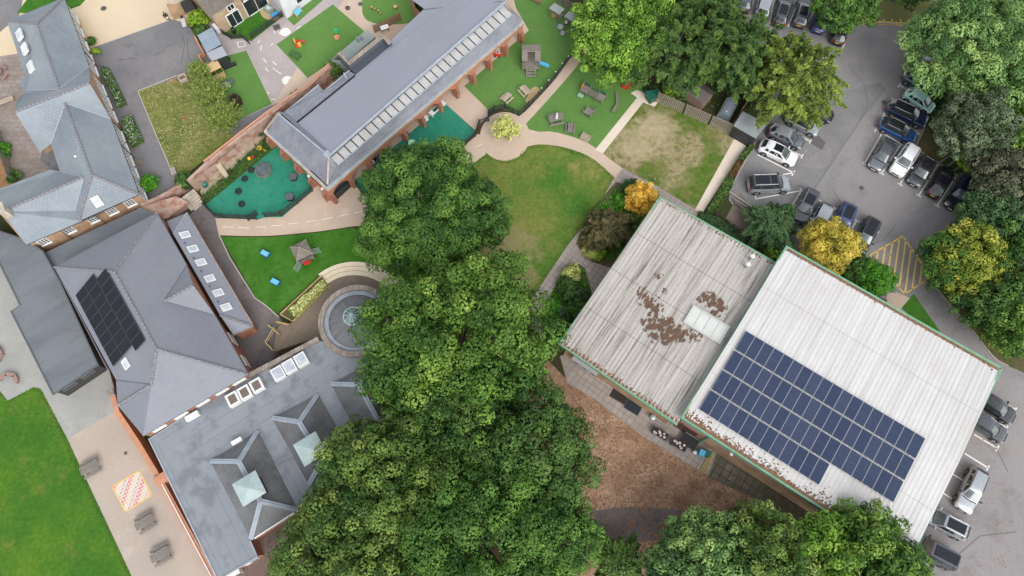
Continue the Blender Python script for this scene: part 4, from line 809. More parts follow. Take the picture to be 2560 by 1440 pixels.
# --- sports halls ---
def ribroof(A,B,Cc,D,z0,rise,pitch,h,lift=0):
    a,b_,c,d=[W(p[0],p[1],z0) for p in (A,B,Cc,D)]; Lw=(b_-a).length; n=int(Lw/pitch); mb=MB(); prof=((0,0),(.5,0),(.6,h),(.9,h),(1,0)); lv=(d-a).length
    vs=[0,.25,.5,.75,1]
    def pt(u,v,hh): p=a.lerp(b_,u).lerp(d.lerp(c,u),v); return Vector((p.x,p.y,z0+rise*(1-abs(2*v-1))+hh+lift))
    for i in range(n):
        for k in range(4):
            u0=(i+prof[k][0])/n;u1=(i+prof[k+1][0])/n
            for j in range(4):
                mb.face([pt(u0,vs[j+1],prof[k][1]),pt(u1,vs[j+1],prof[k+1][1]),pt(u1,vs[j],prof[k+1][1]),pt(u0,vs[j],prof[k][1])],[(u0*Lw,vs[j+1]*lv),(u1*Lw,vs[j+1]*lv),(u1*Lw,vs[j]*lv),(u0*Lw,vs[j]*lv)])
    return mb,pt,(a,b_,c,d)
ZL,ZH=4.6,5.6
lh=thing('low_sports_hall','low sports hall with a streaked weathered grey-white ribbed roof, moss patches and one rooflight','building',W(1660,780,0))
LHc=[(1650,493),(1938,657),(1693,1062),(1398,860)]
rb,ptL,LC=ribroof(*LHc,ZL,.35,.42,.03); rb.build('ribbed_roof',M_hallA,lh,world=True)
q=MB(); P=[Vector((p.x,p.y,0)) for p in LC]
q.ribbon([P[1],P[0],P[3],P[2]],.2,ZL-.3,ZL+.07); q.build('green_fascia',M_green,lh,world=True)
q=MB(); q.skirt([p+Vector((0,0,ZL-.02)) for p in inset(P,.55)],0); q.build('brick_wall',M_brickY,lh,world=True)
q=MB(); q.skirt([p+Vector((0,0,ZL-.05)) for p in inset(P,.5)],ZL-1.0); q.build('cladding',M_clad,lh,world=True)
# rooflight on low hall
rl_c=[(1708,779),(1827,811+0),(1800,857),(1700,810)]
cnt=W(1767,811,ZL+.35); ua=W(1828,812,0)-W(1732,764,0); 
ur=math.atan2((LC[1]-LC[0]).y,(LC[1]-LC[0]).x)
fo=MB(); M=Matrix.Rotation(ur,3,'Z'); wL,lL=3.9,2.0
cz=ptL(.5,.5,0).z+.14
C0=W(1766,811,cz)
fo.box(C0+M@Vector((0,lL/2,0)),(wL+.2,.14,.2),M=M); fo.box(C0+M@Vector((0,-lL/2,0)),(wL+.2,.14,.2),M=M)
for s in (-1,1): fo.box(C0+M@Vector((s*wL/2,0,0)),(.16,lL-.15,.2),M=M)
for k in (-1,0,1): fo.box(C0+M@Vector((k*wL/4,0,.06)),(.05,lL-.16,.06),M=M)
fo=fo.build('rooflight',mat('aged_white_frame',(.5,.5,.48),.6,fine=.15),lh,world=True)
g=MB()
g.box(C0+Vector((0,0,.02)),(wL-.16,lL-.16,.06),M=M); g.build('pane',mat('milky_glazing',(.50,.52,.48),.3,c2=(.58,.6,.56),sc2=.8,fine=.08),fo).location=-Vector(lh.location)
for x,y in ((1875,648),(1864,668)):
    c=W(x,y,ZL+.2); v=MB(); v.tube((c.x,c.y,ZL+.1),(c.x,c.y,ZL+1.05),.13,.13,10); o=v.build('flue',M_chrome,lh,world=True); v=MB(); v.lathe((c.x,c.y,0),[(.2,ZL+1.0),(.24,ZL+1.12),(.1,ZL+1.26),(0,ZL+1.27)],14); v.build('cowl',M_whp,o).location=-Vector(lh.location)
for v_ in (.26,.51,.76):
    q=MB(); q.bar(ptL(0.01,v_,.034),ptL(.99,v_,.034),.035,.012); q.build('sheet_lap',plain('sheet_lap_grey',(.16,.155,.15),.8),lh,world=True)  # darker grey strips mark the sheet laps across the ribs
hh_=thing('tall_sports_hall','taller sports hall with a clean white ribbed roof carrying the big blue solar array','building',W(2100,1000,0))
HHc=[(1966,617),(2502,921),(2270,1410),(1704,1044)]
rb,ptH,HC_=ribroof(*HHc,ZH,.45,.42,.02); rb.build('ribbed_roof',M_hallB,hh_,world=True)
for v_ in (.25,.75):
    q=MB(); q.bar(ptH(0.01,v_,.024),ptH(.99,v_,.024),.03,.01); q.build('sheet_lap',plain('sheet_lap_pale',(.36,.355,.35),.8),hh_,world=True)
P=[Vector((p.x,p.y,0)) for p in HC_]
q=MB(); q.ribbon([P[1],P[0],P[3],P[2],P[1]],.24,ZH-.34,ZH+.08); q.build('green_fascia',M_green,hh_,world=True)
q=MB(); q.ribbon([inset(P,.22)[0],inset(P,.22)[1]],.32,ZH+.05,ZH+.055); q.ribbon([inset(P,.2)[3],inset(P,.2)[2]],.3,ZH+.05,ZH+.055); q.build('gutter',mat('leafy_gutter',(.15,.09,.06),.9,c2=(.28,.15,.08),sc2=3,fine=.3),hh_,world=True)
q=MB(); q.skirt([p+Vector((0,0,ZH-.02)) for p in inset(P,.42)],0); q.build('brick_wall',M_brickY,hh_,world=True)
q=MB(); q.skirt([p+Vector((0,0,ZH-.3)) for p in inset(P,.34)],ZH-2.3); q.build('cladding',M_clad,hh_,world=True)
HW=inset(P,.42)
p=HW[3].lerp(HW[2],.13); n_=(HW[3]-HW[0]).normalized()
q=MB(); q.tube((p.x+n_.x*.15,p.y+n_.y*.15,.1),(p.x+n_.x*.15,p.y+n_.y*.15,ZH-.3),.1,.1,8); q.build('drainpipe',M_green,hh_,world=True)
q=MB(); p=HW[3].lerp(HW[2],.045); q.box((p.x+n_.x*.05,p.y+n_.y*.05,1.1),(2.2,.12,2.2),math.atan2((HW[2]-HW[3]).y,(HW[2]-HW[3]).x)); q.build('door',plain('dark_brown_door',(.08,.035,.03),.5),hh_,world=True)
for t in (.25,): 
    p=HW[3].lerp(HW[2],t); q=MB(); q.box((p.x+n_.x*.2,p.y+n_.y*.2,3.3),(.25,.25,.15),0); q.build('wall_light',M_whp,hh_,world=True)
LW=inset([Vector((q_.x,q_.y,0)) for q_ in LC],.55)
for i,t in enumerate((.13,.21,.29)):
    p=LW[3].lerp(LW[2],t); o_=(LW[3]-LW[0]).normalized(); tt=thing('wall_condenser','pale grey condenser unit on the low hall wall, %s from the left'%ORD[i],'air conditioner',(p.x+o_.x*.3,p.y+o_.y*.3,1.6),math.atan2((LW[2]-LW[3]).y,(LW[2]-LW[3]).x),'condenser units on the low hall wall')
    q=MB(); q.box((0,0,.35),(1.0,.42,.75)); q.build('casing',mat('pale_grey_casing',(.42,.43,.43),.5,obj=True),tt); q=MB(); q.tube((.15,-.215,.35),(.15,-.235,.35),.28,.28,16); q.tube((.15,.215,.35),(.15,.235,.35),.28,.28,16); q.build('fan_grille',M_greyp,tt); q=MB(); q.box((-.35,0,-.06),(.06,.5,.06)); q.box((.35,0,-.06),(.06,.5,.06)); q.build('bracket',M_chrome,tt)
# blue panels
v0=.0
def hplane(x,y): # lower half plane of tall roof
    a=ptH(0,.5,.16);b_=ptH(1,.5,.16);c=ptH(0,1,.16); n=(b_-a).cross(c-a).normalized(); n=n if n.z>0 else -n
    return onplane(x,y,a,n),n
O,nH=hplane(1865,826.6); U=(hplane(2314,1096)[0]-O)/18; V=(hplane(1745.7,1025.3)[0]-O)/4
u=U.normalized(); v=V.normalized(); v=(v-u*v.dot(u)).normalized(); nv=u.cross(v)
rown=['top','second','third','bottom']
for r_ in range(4):
    for c_ in range(18 if r_<3 else 12):
        pos=O+U*(c_+.5)+V*(r_+.485)+nH*.02
        vv=v if nv.z>0 else -v
        solar('blue solar panel on the white ribbed roof, %s from the left in the %s row'%(ORD[c_],rown[r_]),pos,u,vv,nH,U.length-.025,V.length*.945,'blue solar panels on the white roof',False)
# moss and litter (loose flakes)
rng=np.random.default_rng(5)
def flakes(name,label,cat,pos,nrm,size,m,lift=.02):
    vs=[];fs=[]; 
    for i,(p,n) in enumerate(zip(pos,nrm)):
        k=rng.integers(4,7); s=size*rng.uniform(.4,1.3); a0_=rng.uniform(0,6.28); u_=Vector(n).orthogonal().normalized(); w_=Vector(n).cross(u_); b0=len(vs)
        top=Vector(p)+Vector(n)*(lift+s*.12); vs.append(tuple(top))
        for q_ in range(k): a=a0_+6.283*q_/k; rr_=s*rng.uniform(.6,1.1); vs.append(tuple(Vector(p)+Vector(n)*.005+u_*math.cos(a)*rr_+w_*math.sin(a)*rr_))
        for q_ in range(k): fs.append((b0,b0+1+q_,b0+1+(q_+1)%k))
    me=bpy.data.meshes.new(name); me.from_pydata(vs,[],fs); me.materials.append(m); me.uv_layers.new(name='UVMap'); o=bpy.data.objects.new(name,me); C.objects.link(o); tag(o,label,cat,kind='stuff'); return o
M_moss=mat('brown_moss',(.12,.07,.045),.95,c2=(.20,.12,.08),sc2=6,fine=.3,fsc=20,obj=True)
M_lit=mat('leaf_litter',(.24,.12,.06),.9,c2=(.15,.08,.04),sc2=9,fine=.3,fsc=20,obj=True)
from mathutils import noise as mn
pos=[];
blobs=[((1606,728),16,12),((1622,752),26,20),((1640,775),18,26),((1632,810),28,22),((1665,820),34,26),((1690,835),36,20),((1655,840),30,22),((1770,745),28,14),((1795,770),22,20),((1780,755),26,16),((1647,690),12,7),((1663,727),8,8),((1730,838),24,18),((1420,845),14,8)]
dens=[1,1,1,1,1,1,.9,.75,.7,.9,.35,.3,.35,.1]
for (c_,rx,ry),dn in zip(blobs,dens):
    for k in range(int(rx*ry*4.2*dn)):
        a=rng.uniform(0,6.283); q_=rng.uniform(0,1)**.5*1.12; x=c_[0]+math.cos(a)*rx*q_; y=c_[1]+math.sin(a)*ry*q_
        al=x*.52-y*.85; ac_=x*.85+y*.52
        if mn.noise(Vector((x*.09,y*.09,0)))+mn.noise(Vector((ac_*.22,al*.07,5)))*.9+mn.noise(Vector((ac_*.8,al*.12,9)))*.45<-.30+q_*.55: continue
        pos.append(W(x,y,ZL+.34))
def onL(p,pt,co): 
    return p
flakes('roof_moss','brown moss clumps spread over the weathered low hall roof','moss',pos,[(0,0,1)]*len(pos),.07,M_moss,.015)
pos=[]
for k in range(850):
    t=rng.uniform(0,1); s=abs(rng.normal(0,.014))+.008; s=s*(.5+1.2*max(0,mn.noise(Vector((t*9,0,3)))+.6))
    if s<.11: pos.append(ptH(t,1-s,.05)-Vector((0,0,.03)))
for k in range(260):
    t=rng.uniform(0,1); s=abs(rng.normal(0,.005))+.01; pos.append(ptH(t,s,.04)-Vector((0,0,.03)))
flakes('gutter_leaf_litter','rusty dead leaves gathered along the eaves of the white roof','leaf litter',pos,[(0,0,1)]*len(pos),.10,M_lit)
pos=[]
for k in range(900):
    t=rng.uniform(0,1); s=abs(rng.normal(0,.009))+.008; pos.append(ptL(t,1-s if k%4 else s,.04)-Vector((0,0,.03)))
flakes('gutter_leaf_litter','rusty dead leaves gathered along the eaves of the weathered low hall','leaf litter',pos,[(0,0,1)]*len(pos),.09,M_lit)
def inpoly(x,y,P):
    c=False;n=len(P)
    for i in range(n):
        x1,y1=P[i];x2,y2=P[(i+1)%n]
        if (y1>y)!=(y2>y) and x<(x2-x1)*(y-y1)/(y2-y1)+x1: c=not c
    return c
def scatter(P,n,f=None):
    xs=[p[0] for p in P];ys=[p[1] for p in P]; out=[]; g=0
    while len(out)<n and g<n*30:
        g+=1; x=rng.uniform(min(xs),max(xs));y=rng.uniform(min(ys),max(ys))
        if inpoly(x,y,P) and (f is None or f(x,y)): out.append((x,y))
    return out
MP=[(1425,965),(1490,1003),(1600,1088),(1700,1150),(1772,1190),(1880,1248),(2020,1332),(2100,1400),(1500,1440),(1400,1300),(1440,1100)]
pos=[W(x,y,.012) for x,y in scatter(MP,5200,lambda x,y: mn.noise(Vector((x*.012,y*.012,0)))>-.35)]
flakes('bark_chips','bark chips and dead leaves scattered over the mulch ground','bark chips',pos,[(0,0,1)]*len(pos),.08,mat('bark_chip',(.33,.20,.12),.9,c2=(.12,.06,.035),sc2=4,fine=.3,fsc=20,obj=True))
pos=[W(x,y,.02) for x,y in scatter([(2400,1000),(2560,1000),(2560,1440),(2300,1440)],450,lambda x,y: mn.noise(Vector((x*.015,y*.015,7)))>.05)]
flakes('fallen_leaves','sparse orange fallen leaves on the car park by the white hall','leaf litter',pos,[(0,0,1)]*len(pos),.06,mat('orange_leaf',(.42,.22,.10),.9,obj=True))
pos=[W(x,y,.02) for x,y in scatter([(2100,600),(2400,560),(2340,700),(2440,840),(2300,800)],260)]+[W(x,y,.02) for x,y in scatter([(2000,1330),(1880,1250),(1790,1195),(1790,1110),(2050,1290)],500)]
flakes('fallen_leaves','thin scatter of dead leaves near the yellow hatching and mossy path','leaf litter',pos,[(0,0,1)]*len(pos),.06,M_lit)
# rooflets: old garden wall
ow=thing('old_garden_wall','long old brick garden wall with orange coping, from the steps to the nursery roof','wall',W(660,280,0))
WL=[(456,466),(500,430),(509,406),(600,336),(660,288),(770,213),(850,135)]
b=MB(); b.ribbon([W(x,y,2.4) for x,y in [(468,452),(515,408),(600,340),(680,280),(770,214),(852,138)]],.34,0,2.4); b.build('brick_wall',M_brickP,ow,world=True)
b=MB(); b.ribbon([W(x,y,2.46) for x,y in [(509,404),(598,333),(660,286)]],.2,2.4,2.5); b.build('orange_coping',M_brickO,ow,world=True)
b=MB(); b.ribbon([W(x,y,2.46) for x,y in [(660,286),(770,209),(850,134)]],.3,2.4,2.48); b.build('coping',mat('pink_brick_coping',(.48,.25,.17),.85,fine=.15,brick=(.25,9,.02,0,(.52,.29,.2),(.3,.2,.15))),ow,world=True)
# battered face: ruined inner lining
b=MB(); 
lin=[(520,455),(560,425),(600,392),(640,352),(655,330)]
for i in range(len(lin)-1):
    a=W(*lin[i]);c=W(*lin[i+1]); ta=W(lin[i][0]-16,lin[i][1]-22,1.9);tc_=W(lin[i+1][0]-16,lin[i+1][1]-22,1.9); b.face([a,c,tc_,ta])
b.build('crumbling_face',M_brickP,ow,world=True)
st_=thing('rubble_stone_edging','ragged strip of cream stone flags along the foot of the old garden wall','stonework',W(600,400,0))
b=MB(); rg=random.Random(3)
for k in range(16):
    t=k/15; x=535+t*118; y=440-t*108; b.box(W(x+rg.uniform(-2,2),y+rg.uniform(-2,2),.25),(.9+rg.random()*.3,.8+rg.random()*.5,.35+rg.random()*.25),AW+rg.uniform(-.15,.15))
b.build('stones',M_gravel,st_,world=True)
b=MB(); P=[W(527,398,2.0),W(541,392,2.0),W(570,436,.35),W(562,444,.35)]; b.face(P[::-1]); b.skirt([P[0],P[1],P[2],P[3]],0); o=b.build('sloping_stone_buttress',mat('sandstone',(.47,.37,.26),.85,c2=(.4,.31,.22),sc2=1,fine=.15),ow,world=True)
# lower-left curved wall
cw=thing('curved_brick_wall','low curved mottled brick wall from the old school corner to the steps','wall',W(420,500,0))
b=MB(); b.ribbon([W(x,y,1.6) for x,y in cr([(352,512),(392,495),(430,474),(455,458),(462,448)],4)],.35,0,1.6); b.build('upper_wall',M_brickP,cw,world=True)
b=MB(); b.up([W(345,520,1.2),W(378,508,1.5),(W(440,490,1.5)),W(470,505,1.0),W(420,545,.9),W(335,565,1.0)]); b.skirt([W(345,520,1.2),W(378,508,1.5),(W(440,490,1.5)),W(470,505,1.0),W(420,545,.9),W(335,565,1.0)],0); b.build('sloping_face',M_brickP,cw,world=True)
sp=thing('stone_steps','flight of pale stone steps between the curved wall and the dark path','steps',W(480,503,0))
for k in range(5):
    t=k/4; x=470+t*20; y=487+t*24; b=MB(); c=W(x,y,.9-.18*k); b.box((c.x,c.y,(.9-.18*k)/2),(1.75,.42,.9-.18*k),hd(x,y,26,-20)); b.build('step',M_stone,sp,world=True)
b=MB(); b.flat([(474,520),(495,508),(506,512),(488,526)],.03); b.build('landing',M_stone,sp,world=True)
# --- houses at top ---
ho=thing('stone_cottage','buff stone cottage with brown tiled roof and white-framed glazed doors at the top edge','building',W(560,40,0))
S0=W(557,86,0); S1=W(722,-22,0); dS=(S1-S0).normalized(); nS=Vector((dS.y,-dS.x,0)); back=-nS*9
if nS.dot(-W(0,0,0)+W(10,10,0))<0: pass
zc=3.6
b=MB(); P=[S0,S1,S1+back,S0+back]; b.skirt([p+Vector((0,0,zc)) for p in P],0); b.build('wall',mat('buff_stone',(.50,.37,.245),.85,brick=(.45,.2,.02,.5,(.56,.42,.28),(.40,.31,.22)),c2=(.38,.26,.165),sc2=.8,fine=.2,fsc=8,bump=.3),ho,world=True)
b=MB(); zr=5.6; mid0=S0+back*.5+Vector((0,0,zr)); mid1=S1+back*.5+Vector((0,0,zr)); o_=nS*.3
Z3_=Vector((0,0,zc)); b.up([S0+o_+Z3_-dS*.3,S0+o_+Z3_+dS*3.1,mid0+dS*3.1,mid0-dS*.3]); b.up([S0+back+Z3_-dS*.3,S1+back+Z3_,mid1,mid0-dS*.3]); b.up([S0+dS*3.1+Z3_,S1+Z3_,mid1,mid0+dS*3.1]); b.build('roof',mat('brown_clay_tiles',(.15,.125,.105),.85,brick=(.25,.2,.02,.5,(.19,.16,.135),(.07,.06,.05)),c2=(.2,.18,.15),sc2=.6,fine=.2),ho,world=True)
b=MB(); b.face([S0+Z3_,S0+back+Z3_,mid0]); b.build('gable',M_brickY,ho,world=True)
LS=(S1-S0).length
def hop(x0,y0,x1,y1,**k): # opening from px of bottom corners on the wall (feet on ground)
    a=W(x0,y0,0);c=W(x1,y1,0); t=((a+c)/2-S0).dot(dS)/LS; return t,(c-a).length
t,wd=hop(583,68,605,53); window(ho,S0,S1,t,.05,2.15,1.7,1,name='glazed_door',bars=(1,0),fw=.14)
t,wd=hop(622,43,672,8); window(ho,S0,S1,t,.05,2.5,2.9,1,name='patio_window',bars=(1,0),fw=.2)
window(ho,S0,S1,(W(560,55,0)-S0).dot(dS)/LS+.13,2.45,3.3,.9,1,bars=(1,0),fw=.12)
d_=MB(); p=S0+dS*4.0+nS*.08; d_.tube((p.x,p.y,0),(p.x,p.y,zc),.06,.06,8); d_.build('drainpipe',M_dark,ho,world=True)
wh=thing('white_rendered_annexe','white rendered annexe with grey roof beside the stone cottage at the top edge','building',W(735,10,0))
A_=W(718,47,0);B_=W(668,-10,0);Cx=W(790,-8,0); ddd=Cx-A_; b=MB(); P=[A_,Cx,Cx+(B_-A_),B_]; b.skirt([p+Vector((0,0,3.2)) for p in P],0); b.build('wall',M_wcl,wh,world=True)
b=MB(); cc_=(A_+Cx+(B_-A_)+Cx+(B_))/4; b.up([A_.lerp(Cx,-.05)+Vector((0,0,3.2))+(A_-B_)*-.22,Cx+Vector((0,0,3.2))+(A_-B_)*-.22,Cx+(B_-A_)*1.3+Vector((0,0,4.8)),B_+(B_-A_)*.3+Vector((0,0,4.8))]); b.up([A_+Vector((0,0,3.19)),Cx+Vector((0,0,3.19)),Cx+(B_-A_)+Vector((0,0,3.19)),B_+Vector((0,0,3.19))]); b.build('roof',M_mainA,wh,world=True)
window(wh,A_,Cx,.6,.9,2.1,1.6,1,bars=(1,0))
# --- sheds ---
def shed(name,label,cat,px,z,wallm,roofm,ridge=None,group=None,fall=0):
    c=px; t=thing(name,label,cat,W(sum(p[0] for p in px)/len(px),sum(p[1] for p in px)/len(px),0),0,group)
    b=MB(hd(px[0][0],px[0][1],px[1][0]-px[0][0],px[1][1]-px[0][1])); Z=[z+fall*(i in (0,1)) for i in range(len(px))]
    P=[W(p[0],p[1],zz) for p,zz in zip(px,Z)]; b.up(P); b.up([p-Vector((0,0,.07)) for p in P]); b.skirt(P,z-.1) if not fall else None
    b.build('roof',roofm,t,world=True)
    b=MB(); q=inset(P,.12); b.skirt([Vector((a.x,a.y,zz-.1)) for a,zz in zip(q,Z)],0); b.build('wall',wallm,t,world=True); return t,q
M_shr=mat('blue_grey_shed_sheet',(.26,.31,.37),.5,c2=(.22,.27,.33),sc2=.8,fine=.06,brick=(30,.35,.01,0,(.27,.32,.38),(.2,.24,.29)))
M_shr2=mat('pale_ribbed_sheet',(.36,.38,.41),.5,brick=(30,.12,.02,0,(.38,.40,.43),(.24,.26,.29)),fine=.1)
shed('garden_shed','shed with a plain blue-grey sheet roof beside the courtyard hedge bed','shed',[(493,88),(530,68),(553,110),(516,130)],2.0,M_blackp,M_shr)
shed('storage_shelter','low shelter with pale grey ribbed roof next to the blue-grey shed','shed',[(516,132),(555,115),(568,137),(530,152)],1.9,M_blackp,M_shr2)
shed('timber_store','flat grey-green roofed store with black walls beside the parked cars','shed',[(1857,278),(1918,310),(1890,346),(1834,314)],2.3,M_blackp,mat('grey_green_felt',(.27,.30,.30),.8,c2=(.23,.26,.26),sc2=1,fine=.1))
shed('green_store','small dark green box store at the end of the trellis','shed',[(1612,228),(1648,222),(1645,240),(1628,250)],1.2,M_darkg,M_darkg)
# apex garden shed
t=thing('apex_garden_shed','small brown timber shed with a pitched felt roof behind the trellis fence','shed',W(1740,250,0),hd(1740,250,30,22)); b=MB(); b.box((0,0,.9),(2.6,1.9,1.8)); 
for s in (-1,1): b.face([(s*1.3,-.95,1.8),(s*1.3,.95,1.8),(s*1.3,0,2.35)][::s])
b.build('wall',mat('brown_shiplap',(.30,.20,.15),.8,brick=(3,.12,.015,.3,(.33,.23,.17),(.12,.08,.06)),fine=.15),t); b=MB()
for s in (-1,1): b.face([(-1.4,0,2.39),(1.4,0,2.39),(1.4,s*1.1,1.76),(-1.4,s*1.1,1.76)][::-s])
b.build('roof',mat('shed_felt',(.13,.11,.10),.9,fine=.2),t)
t=thing('covered_trailer','grey tarpaulin covered rounded store behind the trellis fence','cover',W(1815,282,0),hd(1815,282,14,-26)); b=MB()
for k in range(6):
    a0_=math.pi*k/6;a1_=math.pi*(k+1)/6; b.face([(-1.2,-.8*math.cos(a0_),.7+.75*math.sin(a0_)),(1.2,-.8*math.cos(a0_),.7+.75*math.sin(a0_)),(1.2,-.8*math.cos(a1_),.7+.75*math.sin(a1_)),(-1.2,-.8*math.cos(a1_),.7+.75*math.sin(a1_))]) 
b.face([(-1.2,-.8*math.cos(math.pi*k/6),.7+.75*math.sin(math.pi*k/6)) for k in range(7)]); b.face([(1.2,-.8*math.cos(math.pi*k/6),.7+.75*math.sin(math.pi*k/6)) for k in range(7)][::-1]); b.box((0,0,.35),(2.4,1.6,.7)); b.build('tarpaulin',plain('grey_tarpaulin',(.22,.26,.30),.4),t); b=MB(); b.ball((-.9,0,1.5),.09); b.build('cap',M_whp,t)
# --- fences ---
def picket(name,label,px,h,m,gap=.14,group=None,post=1.8,wd=.07,rail=True):
    P=[W(x,y,0) for x,y in px]; t=thing(name,label,'fence',P[0],0,group); b=MB(); r=MB(); po=MB()
    for i in range(len(P)-1):
        a,c=P[i],P[i+1]; d=(c-a); L=d.length; ang=math.atan2(d.y,d.x); n=max(1,int(L/gap))
        for k in range(n): p=a.lerp(c,(k+.5)/n); b.box((p.x,p.y,h/2+.03),(wd,.022,h),ang)
        for z in (.25,h*.8): r.bar(a+Vector((0,0,z)),c+Vector((0,0,z)),.045,.07)
        m_=max(1,round(L/post))
        for k in range(m_+(i==len(P)-2)): p=a.lerp(c,k/m_); po=MB(); po.box((p.x,p.y,h/2+.06),(.11,.11,h+.12),ang); po.build('post',m,t,world=True)
    b.build('pickets',m,t,world=True); r.build('rail',m,t,world=True); return t
picket('picket_fence','black picket fence curving along the teal play surface below the old wall',[(512,508),(522,525),(537,540),(560,545),(600,547),(642,549)],1.1,M_blackp)
picket('picket_gate','open black picket gate at the lower edge of the teal play surface',[(622,552),(645,538)],1.1,M_blackp)
picket('picket_fence','straight black picket fence running up from the tan path to the arcade corner',[(665,543),(705,540),(745,510),(782,478)],1.1,M_blackp)
picket('picket_fence','short black picket fence below the dark arcade gate',[(881,452),(893,468),(907,487)],1.0,M_blackp)
picket('picket_fence','black picket fence winding past the yellow sapling along the nursery edge',[(1143,380),(1165,362),(1188,342),(1194,325),(1198,312),(1222,303),(1221,288),(1235,277),(1262,272),(1283,284),(1298,290),(1345,244),(1390,195),(1437,130)],1.05,M_blackp)
picket('picket_fence','black picket fence by the cottage lawn, left of its gap',[(560,87),(579,98),(607,96),(624,110)],.9,M_blackp)
picket('picket_fence','black picket fence by the cottage lawn, right of its gap',[(630,97),(670,68),(708,42)],.9,M_blackp)
# trellis
def trellis(label,a,c,h,group):
    A=W(*a);Cc=W(*c); t=thing('trellis_panel',label,'trellis',A,0,group); d=Cc-A; L=d.length; b=MB(); up=Vector((0,0,1)); off=Vector((d.y,-d.x,0)).normalized()*0
    n=int(L/.22)
    for k in range(n+1): p=A+d*(k/n); b.bar(p+up*.1,p+up*h,.05,.04)
    for k in range(int(h/.3)+1): z=.1+(h-.1)*k/int(h/.3); b.bar(A+up*z+d.normalized()*.0,Cc+up*z,.05,.05)
    b.build('lattice',mat('pale_lattice_timber',(.42,.36,.28),.85,fine=.2,obj=True),t,world=True)
    b=MB(); 
    for p in (A,Cc): b.box((p.x,p.y,h/2+.05),(.1,.1,h+.1))
    b.build('post',M_wgrey,t,world=True)
trellis('weathered trellis panel beside the green store, leftmost of the lattice fence',(1640,255),(1706,284),1.9,'lattice fence panels')
trellis('middle trellis panel of the lattice fence above the patchy lawn',(1706,284),(1770,312),1.9,'lattice fence panels')
trellis('rightmost trellis panel of the lattice fence, next to the timber store',(1770,312),(1828,337),1.9,'lattice fence panels')
picket('timber_fence','brown timber fence under the trees beside the play lawn',[(1536,190),(1580,215)],1.2,plain('red_brown_timber',(.2,.1,.07),.8))
picket('close_board_fence','brown boarded fence behind the covered store',[(1826,325),(1868,255)],1.7,plain('tan_fence_timber',(.3,.24,.16),.8),gap=.075)
picket('close_board_fence','grey timber fence at the top of the play lawn',[(1380,-5),(1430,28),(1490,40)],1.4,M_wgrey,gap=.09)
picket('railing_fence','dark metal railing along the strip above the low hall',[(1785,535),(1830,570),(1880,600),(1935,640)],1.0,plain('brown_railing',(.1,.075,.06),.7),gap=.2,wd=.04)
picket('slatted_fence','tall weathered slatted fence beside the flagstone yard at the left edge',[(2,330),(22,395),(42,455)],1.8,mat('grey_slats',(.22,.21,.20),.85,fine=.2,obj=True),gap=.19,wd=.12)
rw=thing('retaining_wall','low tan timber retaining edge between the hedge strip and the car park','wall',W(1850,430,0)); b=MB(); b.ribbon([W(x,y,.5) for x,y in ((1884,362),(1856,402),(1838,440),(1826,472))],.16,0,.5); b.build('boards',mat('tan_timber_edge',(.38,.28,.19),.85,fine=.2),rw,world=True)
for i,(x,y) in enumerate(((1846,498),(1868,512),(1888,526))):
    pass
tb=thing('timber_steps','grey timber steps down from the car park beside the dark green shrub','steps',W(1860,515,0))
for k in range(2):
    b=MB(); c=W(1858+k*4,512+k*7,.25); b.box((c.x,c.y,.28-k*.12),(2.4,.3,.12),hd(1858,512,50,30)); b.build('step',M_wgrey,tb,world=True)
for i in range(5):
    x,y=2362+i*15,398+i*12; sl_=thing('timber_sleeper','weathered timber sleeper on the leafy verge, %s from the left'%ORD[i],'timber beam',W(x,y,0),hd(x,y,26,-18),'timber sleepers on the verge'); b=MB(); b.box((0,0,.13),(2.2,.24,.22)); b.build('beam',M_wgrey,sl_)
# ---------------- cars ----------------
def paint(n,c,metal=.0,rough=.3):
    if n in _mc: return _mc[n]
    m,nt,b=new_mat(n); b.inputs['Base Color'].default_value=col(c); b.inputs['Metallic'].default_value=metal; b.inputs['Roughness'].default_value=rough; b.inputs['Coat Weight'].default_value=1; b.inputs['Coat Roughness'].default_value=.04
    tc=nt.nodes.new('ShaderNodeTexCoord'); n1=noise(nt,tc.outputs['Object'],3,5); r=ramp(nt,.35,.75,c,tuple(x*.82+.02 for x in c)); nt.links.new(n1.outputs['Fac'],r.inputs[0]); nt.links.new(r.outputs[0],b.inputs['Base Color'])
    n2=noise(nt,tc.outputs['Object'],6,4); r2=ramp(nt,.3,.8,(rough*.8,)*3,(rough*1.5,)*3); nt.links.new(n2.outputs['Fac'],r2.inputs[0]); nt.links.new(r2.outputs[0],b.inputs['Roughness'])
    _mc[n]=m; return m
PT={'white':paint('white_paint',(.82,.82,.82)),'silver':paint('silver_paint',(.40,.42,.44),.5),'grey':paint('grey_metallic_paint',(.17,.18,.20),.5),'dgrey':paint('dark_grey_paint',(.07,.075,.085),.4),'black':paint('black_paint',(.012,.012,.015)),
 'navy':paint('navy_paint',(.015,.035,.10),.3),'blue':paint('blue_paint',(.02,.085,.27),.3),'mblue':paint('mid_blue_paint',(.03,.06,.20),.4),'mint':paint('mint_paint',(.45,.74,.64)),'teal':paint('dark_teal_paint',(.06,.10,.11),.4),'red':paint('red_paint',(.35,.02,.02))}
M_cg=plain('car_glass',(.03,.036,.04),.06,spec=.6,fine=0); M_ws=mat('windscreen_glass',(.11,.135,.135),.08,spec=1.0,fine=0,c2=(.06,.07,.07),sc2=1.4,obj=True)  # windscreen's grey-green base stands in for reflected sky and the cabin behind
M_trim=plain('black_trim',(.02,.02,.022),.5); M_hl=plain('headlight_lens',(.55,.58,.6),.1,spec=1,fine=0); M_tl=plain('tail_light_lens',(.38,.015,.01),.15,fine=0)
